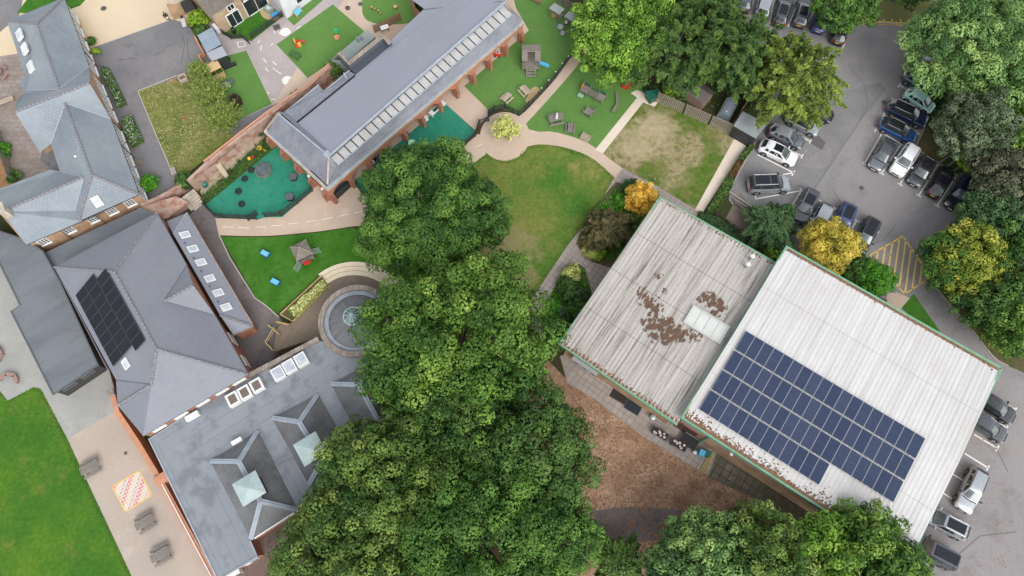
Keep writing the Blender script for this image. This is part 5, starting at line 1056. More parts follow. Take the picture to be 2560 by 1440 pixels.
M_rim=plain('alloy_rim',(.32,.33,.35),.35,metal=.7); M_py=plain('yellow_number_plate',(.75,.5,.05),.5); M_pw=plain('white_number_plate',(.7,.7,.68),.5); M_pan=plain('panoramic_glass',(.012,.014,.02),.08,spec=.4,fine=0)
TY={ #L W H wsbase rooffront roofrear rearbase hood belt deck
 'hatch':(4.2,1.78,1.46,.27,.43,.84,.955,.92,.98,1.0),
 'small':(3.75,1.66,1.48,.24,.40,.84,.96,.92,.98,1.0),
 'suv':(4.55,1.87,1.68,.27,.40,.87,.965,1.05,1.12,1.12),
 'big':(4.95,1.95,1.86,.25,.36,.93,.985,1.15,1.2,1.2),
 'estate':(4.7,1.84,1.49,.28,.43,.88,.965,.92,.98,1.0),
 'saloon':(4.6,1.82,1.44,.29,.44,.72,.86,.92,.98,1.02)}
def car(label,x,y,dx,dy,ty,colr,roof=None,group=None,rails=False,sun=None,bonnet=None,zc=.6,L=None):
    L0,Wd,Hh,wb,rf,rr,rb_,hood,belt,deck=TY[ty]; L=L or L0; P_=PT[colr]
    c=W(x,y,zc); t=thing('parked_car',label,'car',(c.x,c.y,0.004),hd(x,y,dx,dy),group)
    def hw(s): 
        e=min(s,1-s); k=1-.30*max(0,(1-e/.09))**2.2 - .045*max(0,1-e/.35); return Wd/2*k
    def zt(s):
        if s<.04: return .60+(hood-.18-.60)*(s/.04)
        if s<wb: return hood-.18+(.18)*((s-.04)/(wb-.04))**.6
        if s<rb_: return belt
        return deck-(s-rb_)/(1-rb_+1e-6)*(.18 if ty!='saloon' else .1)
    ss=[0,.012,.035,.07,.12,.18,wb-.02,wb+.03,.4,.5,.6,.7,.8,.88,.93,.965,.988,1]
    ss=sorted(set([round(v,4) for v in ss])); rings=[]
    for s in ss:
        h=hw(s); z=zt(s); X=L/2-s*L; cr_=.045 if s<wb or s>rb_ else .0
        zb=.30 if s<.02 or s>.985 else .2
        rings.append([(X,-h*.88,zb),(X,-h*.985,.38),(X,-h,.62),(X,-h*.97,z-.09),(X,-h*.90,z-.012),(X,-h*.5,z+cr_*.7),(X,0,z+cr_),(X,h*.5,z+cr_*.7),(X,h*.90,z-.012),(X,h*.97,z-.09),(X,h,.62),(X,h*.985,.38),(X,h*.88,zb)])
    b=MB()
    for i in range(len(rings)-1):
        for k in range(12): b.face([rings[i][k],rings[i+1][k],rings[i+1][k+1],rings[i][k+1]][::-1])
    b.face(rings[0]); b.face(rings[-1][::-1])
    for i in range(len(rings)-1): b.face([rings[i][0],rings[i][12],rings[i+1][12],rings[i+1][0]][::-1])
    bd=b.build('body',P_,t,smooth=True,weld=True)
    # cabin
    zr=Hh; xb=L/2-wb*L; xf=L/2-rf*L; xr=L/2-rr*L; xe=L/2-rb_*L
    def sec(X,w_,z): return X,w_,z
    wbt=Wd/2*.885; wr=Wd/2*.70
    G_=[(xb,wbt*.93,belt-.03),(xf,wr*.94,zr-.035),(xf-(xf-xr)*.3,wr,zr),(xf-(xf-xr)*.7,wr,zr-.01),(xr,wr*.93,zr-.06),(xe,wbt*.90,belt-.0)]
    b=MB()
    low=[(xb,wbt*.93),(xf-.25,wbt),(xf-(xf-xr)*.35,wbt),(xf-(xf-xr)*.75,wbt),(xr-.05 if ty!='saloon' else xr-.1,wbt*.97),(xe,wbt*.90)]
    for i in range(5):
        A,B=G_[i],G_[i+1]; a,c_=low[i],low[i+1]
        n=4; cw=.03
        for k in range(n):
            u0=-1+2*k/n;u1=-1+2*(k+1)/n; f=lambda g,u:(g[0]+ (.10*(1-u*u) if g is G_[0] else (-.05*(1-u*u) if g is G_[5] else 0)),g[1]*u,g[2]+cw*(1-u*u))
            b.face([f(A,u0),f(A,u1),f(B,u1),f(B,u0)][::-1])
        for s in (-1,1):
            q=[(a[0],a[1]*s,belt-.03),(c_[0],c_[1]*s,belt-.03),(B[0],B[1]*s,B[2]),(A[0],A[1]*s,A[2])]; b.face(q if s<0 else q[::-1])
    b.build('cabin_frame',P_ if not roof else (PT.get(roof) or M_trim),t,smooth=True,weld=True)
    def patch(name,P,m,off=.012,par=None):
        P=[Vector(p) for p in P]; n=(P[1]-P[0]).cross(P[2]-P[0]).normalized(); cc=sum(P,Vector())/len(P)
        if n.dot(cc-Vector((0,0,.9)))<0: n=-n; P=P[::-1]
        b=MB(); b.face([p+n*off for p in P]); b.face([p for p in P][::-1])
        for i in range(len(P)): b.face([P[i],P[(i+1)%len(P)],P[(i+1)%len(P)]+n*off,P[i]+n*off])
        return b.build(name,m,par or t)
    # windscreen as curved strip
    def curved(name,A,B,fa,fb,w0,w1,m,dx_):
        b=MB(); n=6
        A=Vector((A[0],A[1],A[2]));B=Vector((B[0],B[1],B[2])); nn=Vector((A.z-B.z,0,B.x-A.x)); nn=nn.normalized(); nn=nn if nn.z>0 else -nn
        def f(t_,u): 
            X=A.x+(B.x-A.x)*t_; z=A.z+(B.z-A.z)*t_; w_=A.y+(B.y-A.y)*t_; return Vector((X+dx_*(1-u*u)*(1-t_),w_*u,z+.03*(1-u*u)))+nn*.014
        ts=[fa,fb]
        for k in range(n):
            u0=-w0+2*w0*k/n;u1=-w0+2*w0*(k+1)/n; b.up([f(ts[0],u0),f(ts[0],u1),f(ts[1],u1*w1/w0),f(ts[1],u0*w1/w0)])
        return b.build(name,m,t,smooth=2)
    curved('windscreen',G_[0],G_[1],.06,.96,.93,.93,M_ws,.10)
    curved('rear_window',G_[5],G_[4],.12,.92,.86,.86,M_ws if ty=='saloon' else M_cg,-.05)
    for s in (-1,1):
        def sp(i,v): # point on side at station i, height v
            a=low[i];A=G_[i]; return (a[0]+(A[0]-a[0])*v,(a[1]+(A[1]-a[1])*v)*s,belt-.03+(A[2]-belt+.03)*v)
        def mid(i,j,t_,v): p=Vector(sp(i,v));q=Vector(sp(j,v)); return tuple(p.lerp(q,t_))
        patch('side_window',[mid(0,1,.25,.12),sp(2,.12),sp(2,.88),mid(1,2,.12,.86)],M_cg)
        patch('side_window',[mid(2,3,.08,.12),mid(3,4,.9,.15),mid(3,4,.7,.84),mid(2,3,.08,.88)],M_cg)
        # wheels
        for X in (L/2-.185*L,L/2-.80*L):
            r=.34 if ty not in('big','suv') else .37
            wt=MB(); y0=s*(Wd/2-.235);y1=s*(Wd/2+.012); wt.tube((X,y0,r),(X,y1,r),r,r,20); wo=wt.build('tyre',M_tyre,None); 
            wh_=bpy.data.objects.new('wheel',None); C.objects.link(wh_); wh_.parent=t; wo.parent=wh_
            wr_=MB(); wr_.tube((X,y1-s*.01,r),(X,y1+s*.012,r),r*.66,r*.62,16); wr_.build('rim',M_rim,wh_)
            ar=MB(); ar.tube((X,s*(Wd/2-.26),r+.02),(X,s*(Wd/2+.004),r+.02),r+.07,r+.07,20); ar.build('wheel_arch',M_trim,t)
        # mirrors
        m=MB(); X=xb-.12; m.box((X-.12,s*(Wd/2+.10),belt+.04),(.13,.22,.13),s*.15); m.box((X-.1,s*(Wd/2-.04),belt-.02),(.07,.12,.05)); m.build('wing_mirror',M_trim if roof else P_,t)
        # lights
        h_=hw(.03); patch('headlight',[(L/2-.03,s*h_*.62,.60),(L/2-.07,s*h_*.95,.61),(L/2-.30,s*hw(.07)*.955,hood-.20),(L/2-.16,s*h_*.66,hood-.21)],M_hl,.02)
        h2=hw(.97); patch('tail_light',[(-L/2+.02,s*h2*.72,.72),(-L/2+.09,s*h2*1.0,.74),(-L/2+.16,s*h2*.99,belt-.06),(-L/2+.05,s*h2*.74,belt-.08)],M_tl,.03)
        if rails:
            q=MB(); q.tube((xf-.15,s*wr*.93,zr+.05),(xr+.1,s*wr*.93,zr+.04),.022,.022,6); 
            for xx in (xf-.15,xr+.1): q.tube((xx,s*wr*.93,zr-.04),(xx,s*wr*.93,zr+.05),.022,.022,6)
            q.build('roof_rail',M_chrome if rails=='c' else M_trim,t)
        dh=MB(); 
        for xx in (xf-(xf-xr)*.25,xf-(xf-xr)*.75): dh.box((xx,s*(Wd/2*.975+.01),.86),(.2,.035,.035))
        dh.build('door_handle',P_,t)
    def strip(pts,nm,m,wd=.03,z=.008):
        q=MB(); 
        for i in range(len(pts)-1): q.bar(Vector(pts[i])+Vector((0,0,z)),Vector(pts[i+1])+Vector((0,0,z)),wd,.012)
        return q.build(nm,m,t)
    # cowl, bonnet shut lines, grille, plates
    strip([(xb+.06,-wbt*.86,zt(wb-.01)+.01),(xb+.13,-wbt*.4,zt(wb-.01)+.04),(xb+.15,0,zt(wb-.01)+.05),(xb+.13,wbt*.4,zt(wb-.01)+.04),(xb+.06,wbt*.86,zt(wb-.01)+.01)],'cowl',M_trim,.11,.0)
    for s in (-1,1): strip([(xb+.1,s*wbt*.9,zt(wb-.01)-.005),(L/2-.12*L,s*hw(.12)*.86,zt(.12)+.004),(L/2-.05*L,s*hw(.05)*.78,zt(.05)+.006)],'bonnet_seam',M_trim,.016,.004)
    q=MB(); q.box((L/2-.008,0,.60),(.03,Wd*.46,.16)); q.box((L/2-.005,0,.36),(.03,Wd*.62,.14)); q.build('grille',M_trim,t)
    q=MB(); q.box((L/2+.015,0,.47),(.02,.52,.11)); q.build('number_plate',M_pw,t); q=MB(); q.box((-L/2-.012,0,.70),(.03,.52,.12)); q.build('number_plate',M_py,t)
    q=MB(); q.box((-L/2+.02,0,.34),(.06,Wd*.72,.2)); q.build('rear_bumper_trim',M_trim,t)
    q=MB(); q.bar((xb+.02,-.1,belt+.03),(xb-.26,-.55,belt+.22),.025,.02); q.bar((xb+.02,.5,belt+.03),(xb-.26,.05,belt+.23),.025,.02); q.build('wiper',M_trim,t)
    q=MB(); q.tube((xr+.12,0,zr-.01),(xr-.02,0,zr+.13),.018,.008,6); q.build('aerial',M_trim,t)
    if sun:
        for a0_,a1_ in sun:
            z=zr+.038; X0=xf-(xf-xr)*a0_; X1=xf-(xf-xr)*a1_; q=MB(); q.box(((X0+X1)/2,0,z+.004),(abs(X1-X0),wr*1.45,.02)); q.build('sunroof',M_pan,t)
    if bonnet:
        pass
    return t
FW=(-52,78)
cars=[
('white hatchback with a black panoramic roof, parked beside the pale hedge strip',1945,382,95,45,'hatch','white',None,False,[(.0,.55)],4.5),
('silver-grey hatchback between the white hatchback and the paler car half under the tree',1966,342,90,42,'hatch','grey','silver',False,None,None),
('silver car with its bonnet clear of the olive tree, above the grey hatchback',2008,308,82,44,'hatch','silver','black',False,None,None),
('black car mostly under the olive tree, topmost of its row',2040,276,82,40,'hatch','black',None,False,None,None),
('large dark four-by-four with silver bonnet and striped glass roof, parked at an angle alone',1922,462,105,-3,'big','silver','dgrey','c',[(.05,.3),(.36,.92)],4.8),
('dark grey estate with pale roof rails, leftmost of the four cars above the yellow maple',2013,516,-38,76,'suv','dgrey',None,'c',[(.1,.7)],4.5),
('silver car half hidden by shrubs, between the dark estate and the blue car',2051,548,-40,76,'hatch','silver',None,False,None,4.3),
('blue car with a dark roof panel directly above the yellow maple',2107,553,-33,78,'suv','mblue',None,False,[(.15,.9)],4.5),
('black car with a large glass roof, nearest the yellow hatched box',2164,588,-42,76,'estate','black',None,False,[(.0,.95)],4.7),
('dark grey hatchback with grey bonnet, leftmost of the five-car row by the verge',2206,387,-48,78,'hatch','grey','dgrey',False,None,4.5),
('white crossover in the five-car row by the verge',2261,401,-50,76,'suv','white',None,'b',None,4.5),
('dark grey hatchback with black roof, in the middle of the five-car row',2304,428,-48,74,'hatch','dgrey','black',False,None,4.3),
('black hatchback parked tail-out with its yellow rear plate showing',2351,455,44,-76,'hatch','black',None,False,[(.1,.6)],4.4),
('long glossy black car under the dark tree edge, rightmost of the five-car row',2402,482,-52,76,'estate','black','navy',False,[(.1,.9)],4.9),
('dark navy estate with pale blue tail and roof rails, nose under the trees',2268,285,92,42,'estate','navy','black','c',None,4.8),
('bright blue hatchback with a black roof beside the end parking line',2244,326,88,44,'hatch','blue','black','c',None,4.4),
('mint green small car with its nose under the trees',2298,252,66,42,'small','mint',None,False,None,None),
('dark teal car almost hidden by the trees above the mint car',2300,206,66,36,'hatch','teal',None,False,None,None),
('white car with a red tail light, topmost of the cars nosing under the right-hand trees',2318,165,66,30,'hatch','silver','white',False,None,None),
('black hatchback with tail lights facing out, rightmost of the top row',2102,76,22,-70,'hatch','black','black',False,[(.1,.9)],4.2),
('deep blue car half under the top tree, second from the right of the top row',2054,48,24,-72,'hatch','blue','black',False,None,None),
('silver-grey car with dark glass roof in the top row above the olive tree',2006,30,22,-78,'estate','dgrey','grey',False,[(.1,.8)],4.6),
('black estate with amber-lit tail, in the top row beside the long white line',1956,26,22,-78,'estate','black','dgrey',False,[(.1,.8)],4.7),
('silver car in the top row between the black estate and the teal car',1912,8,22,-78,'estate','silver',None,False,None,4.5),
('teal-tinted car at the top edge, leftmost of the top row',1866,-6,22,-78,'hatch','teal','teal',False,None,None),
('white van-like car glimpsed through the olive tree canopy',1944,196,60,30,'suv','white',None,False,None,None),
('black hatchback by the right edge, upper of the two under the white hall eave',2486,1016,70,46,'hatch','black','black',False,None,None),
('dark grey hatchback by the right edge, just below the black one',2464,1064,72,44,'hatch','dgrey','dgrey',False,None,None),
('silver estate with black sides parked across the bays by the white hall',2428,1224,-38,86,'estate','silver','silver','b',None,4.7),
('silver estate with a dark sunroof, nose toward the white hall',2360,1306,-78,-40,'estate','silver',None,'c',[(.1,.9)],None),
('black boxy four-by-four at the bottom right corner, tail outward',2330,1378,-80,-42,'big','dgrey','dgrey',False,[(.1,.95)],4.5),
]
for (lb,x,y,dx,dy,ty,cl,rf_,rl_,sn,L_) in cars:
    car(lb,x,y,dx,dy,ty,cl,rf_,'cars parked around the car park',rl_,sn,L=L_)
# ---------------- vegetation ----------------
def leafmesh(name,Pn,Nn,size,tint,m,parent,kind='quad',asp=1.0,dirs=None):
    rg=np.random.default_rng(len(Pn)+17); n=len(Pn); Pn=np.asarray(Pn,float); Nn=np.asarray(Nn,float); Nn/=np.linalg.norm(Nn,axis=1,keepdims=True)+1e-9
    r=rg.normal(size=(n,3)) if dirs is None else dirs
    u=r-Nn*np.sum(r*Nn,1,keepdims=True); u/=np.linalg.norm(u,axis=1,keepdims=True)+1e-9; v=np.cross(Nn,u); s=np.asarray(size).reshape(-1,1)*np.ones((n,1))
    a=u*s*.5*asp; b=v*s*.5
    # pointed leaf shape: 4-gon rhombus-ish with slight fold
    q=np.stack([Pn-a,Pn-b*.95-a*.1+Nn*s*.08,Pn+a,Pn+b*.95-a*.1+Nn*s*.08],1).reshape(-1,3)
    me=bpy.data.meshes.new(name); me.vertices.add(4*n); me.vertices.foreach_set('co',q.astype(np.float32).ravel()); me.loops.add(4*n); me.loops.foreach_set('vertex_index',np.arange(4*n,dtype=np.int32))
    me.polygons.add(n); me.polygons.foreach_set('loop_start',np.arange(0,4*n,4,dtype=np.int32)); me.update(calc_edges=True); me.validate()
    at=me.attributes.new('tint','FLOAT','POINT'); at.data.foreach_set('value',np.repeat(np.clip(np.asarray(tint,np.float32),0,1)**1.25,4))
    me.materials.append(m); o=bpy.data.objects.new(name,me); C.objects.link(o); 
    if parent: o.parent=parent
    return o
def sphere_dirs(rg,n,zmin):
    z=rg.uniform(zmin,1,n); a=rg.uniform(0,2*math.pi,n); r=np.sqrt(1-z*z); return np.stack([r*np.cos(a),r*np.sin(a),z],1)
LEAF={}
def crownpts(seed,Rr,Hh,z0,style,dens=1.0):
    # returns P,N,size,tint in local coords; crown from z0 to z0+Hh
    rg=np.random.default_rng(seed)
    cz=z0+Hh*.42; rz=Hh*.58
    if style in('broad','fine','bush'):
        crr={'broad':max(.6,Rr*.125),'fine':max(.5,Rr*.115),'bush':max(.28,Rr*.2)}[style]
        nc=int(3.1*(Rr/crr)**2*dens**.3)
        d=sphere_dirs(rg,nc*3,-.35)
        # poisson-like thinning
        keep=[];kd=[]
        for q in d:
            if all(np.dot(q,k)<math.cos(.82*crr/Rr) for k in kd): kd.append(q)
            if len(kd)>=nc: break
        d=np.array(kd); nc=len(d)
        ph=rg.uniform(0,6.28,6); az=np.arctan2(d[:,1],d[:,0])
        lob=1+.10*np.sin(3*az+ph[0])+.07*np.sin(5*az+ph[1])+.05*np.sin(8*az+ph[2]+4*d[:,2])+.06*np.sin(7*d[:,2]+ph[3]+2*az)
        rad=lob*rg.uniform(.76,1.04,nc)
        cp=np.stack([d[:,0]*Rr*rad,d[:,1]*Rr*rad,cz+d[:,2]*rz*rad],1); cr_=crr*rg.uniform(.75,1.35,nc)
        # inner clumps
        ni=nc//3; di=sphere_dirs(rg,ni,-.2); ri=rg.uniform(.45,.78,ni); cp=np.vstack([cp,np.stack([di[:,0]*Rr*ri,di[:,1]*Rr*ri,cz+di[:,2]*rz*ri],1)]); cr_=np.r_[cr_,crr*rg.uniform(.9,1.5,ni)]
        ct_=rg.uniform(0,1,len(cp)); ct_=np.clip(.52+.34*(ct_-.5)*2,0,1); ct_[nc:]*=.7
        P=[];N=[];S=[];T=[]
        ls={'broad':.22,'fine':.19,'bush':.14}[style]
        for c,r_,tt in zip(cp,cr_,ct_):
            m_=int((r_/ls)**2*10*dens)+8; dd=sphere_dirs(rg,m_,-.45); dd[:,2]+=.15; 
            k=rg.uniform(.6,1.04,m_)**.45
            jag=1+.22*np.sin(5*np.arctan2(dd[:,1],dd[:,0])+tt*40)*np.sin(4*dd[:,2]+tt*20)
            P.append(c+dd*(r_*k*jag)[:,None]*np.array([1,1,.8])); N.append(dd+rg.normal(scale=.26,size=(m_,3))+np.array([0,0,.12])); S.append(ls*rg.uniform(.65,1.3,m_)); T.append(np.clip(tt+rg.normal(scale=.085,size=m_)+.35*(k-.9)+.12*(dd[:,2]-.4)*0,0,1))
        return np.vstack(P),np.vstack(N),np.concatenate(S),np.concatenate(T),cp
    if style=='yew':
        # tiers of drooping sprays
        nb=int(34*Rr*dens*.8); P=[];N=[];S=[];T=[];D=[]; cps=[]
        d=sphere_dirs(rg,nb,-.25); ph=rg.uniform(0,6.28,4); az=np.arctan2(d[:,1],d[:,0]); lob=1+.10*np.sin(4*az+ph[0])+.08*np.sin(7*az+ph[1])
        for i in range(nb):
            rad=lob[i]*rg.uniform(.62,1.08); tip=np.array([d[i,0]*Rr*rad,d[i,1]*Rr*rad,cz+d[i,2]*rz*rad]); out=np.array([d[i,0],d[i,1],.25-.25*(1-d[i,2])]); out/=np.linalg.norm(out)+1e-9
            Ls=rg.uniform(.9,1.7); side=np.cross(out,[0,0,1]); side/=np.linalg.norm(side)+1e-9; tt=rg.uniform(.25,.75); m_=int(64)
            t=rg.uniform(0,1,m_); w_=(1-t)*.55*Ls*rg.uniform(-1,1,m_); p=tip-out*(Ls*(1-t))[:,None]+side*w_[:,None]; p[:,2]+=-.25*(t**2)*Ls+rg.normal(scale=.08,size=m_)
            P.append(p); N.append(np.array([0,0,1])+rg.normal(scale=.45,size=(m_,3))+out*.3); S.append(rg.uniform(.14,.26,m_)); T.append(np.clip(tt+.25*(t-.5)+rg.normal(scale=.1,size=m_),0,1)); D.append(out*1.0+side*(np.sign(w_)*.8)[:,None]+rg.normal(scale=.25,size=(m_,3))); cps.append(tip)
        return np.vstack(P),np.vstack(N),np.concatenate(S),np.concatenate(T),np.array(cps),np.vstack(D)
def tree(name,label,cat,x,y,Rm,Htop,style,pal,seed,dens=1.0,group=None,zc=None,clear=.3,sy=1.0,rot=0):
    zc=Htop*.72 if zc is None else zc
    c=W(x,y,zc); t=thing(name,label,cat,(c.x,c.y,0),rot,group); z0=Htop*clear
    r=crownpts(seed,Rm,Htop-z0,z0,style,dens); P,N,S,T,cp=r[:5]; P=P*np.array([1,sy,1]); 
    m=leafmat('leaf_'+pal,*PAL[pal])
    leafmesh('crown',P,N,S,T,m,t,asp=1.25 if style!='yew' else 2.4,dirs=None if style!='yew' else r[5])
    rg=random.Random(seed); b=MB(); tr=max(.05,Rm*.045); h=z0+(Htop-z0)*.45
    b.tube((0,0,0),(0,0,h*.5),tr*1.4,tr,10,False); b.tube((0,0,h*.5),(rg.uniform(-.2,.2),rg.uniform(-.2,.2),h),tr,tr*.55,8)
    for k in range(min(12,len(cp))):
        e=cp[rg.randrange(len(cp))]; s0=Vector((0,0,h*rg.uniform(.45,.95))); e=Vector((e[0],e[1]*sy,e[2]))*1.0; e=s0.lerp(e,.86); md=s0.lerp(e,.5)+Vector((0,0,-.05*Rm)); b.tube(s0,md,tr*.5,tr*.3,6,False); b.tube(md,e,tr*.3,tr*.1,6,False)
    b.build('trunk',M_trunk,t); return t
PAL={'lawnblade': ((0.045, 0.12, 0.012), (0.13, 0.22, 0.04)),'turning': ((0.12, 0.18, 0.02), (0.34, 0.37, 0.05), (0.50, 0.46, 0.08)),'hay': ((0.16, 0.20, 0.045), (0.44, 0.39, 0.18)),'dull': ((0.06, 0.068, 0.038), (0.18, 0.19, 0.11)),'mid': ((0.022, 0.072, 0.012), (0.13, 0.25, 0.04)), 'bright': ((0.041, 0.107, 0.011), (0.203, 0.377, 0.043), (0.304, 0.45, 0.072)), 'yelgrn': ((0.026, 0.078, 0.012), (0.14, 0.255, 0.036), (0.28, 0.37, 0.07)), 'olive': ((0.028, 0.075, 0.014), (0.15, 0.235, 0.045), (0.27, 0.31, 0.08)), 'dark': ((0.02, 0.06, 0.012), (0.11, 0.20, 0.04)), 'yew': ((0.025, 0.062, 0.014), (0.131, 0.217, 0.043)), 'yewy': ((0.045, 0.08, 0.014), (0.22, 0.29, 0.045), (0.31, 0.36, 0.07)), 'yellow': ((0.50, 0.26, 0.03), (0.78, 0.50, 0.07), (0.82, 0.58, 0.12)), 'gold': ((0.28, 0.25, 0.03), (0.60, 0.47, 0.07), (0.72, 0.56, 0.10)), 'lime': ((0.083, 0.193, 0.014), (0.348, 0.522, 0.043)), 'varieg': ((0.22, 0.28, 0.05), (0.50, 0.53, 0.15), (0.78, 0.76, 0.38)), 'grey': ((0.055, 0.085, 0.04), (0.17, 0.22, 0.12)), 'ash': ((0.048, 0.117, 0.03), (0.232, 0.377, 0.109), (0.377, 0.478, 0.145)), 'brown': ((0.032, 0.040, 0.016), (0.15, 0.125, 0.05), (0.22, 0.15, 0.07)), 'blue': ((0.028, 0.07, 0.026), (0.115, 0.20, 0.07)), 'pale': ((0.42, 0.44, 0.10), (0.80, 0.80, 0.30)), 'willow': ((0.13, 0.18, 0.035), (0.33, 0.41, 0.09)), 'flower': ((0.048, 0.114, 0.019), (0.12, 0.22, 0.04), (0.7, 0.68, 0.66)), 'rust': ((0.104, 0.052, 0.021), (0.22, 0.143, 0.044)), 'fresh': ((0.034, 0.138, 0.011), (0.131, 0.377, 0.029))}
BT='trees standing among the buildings'
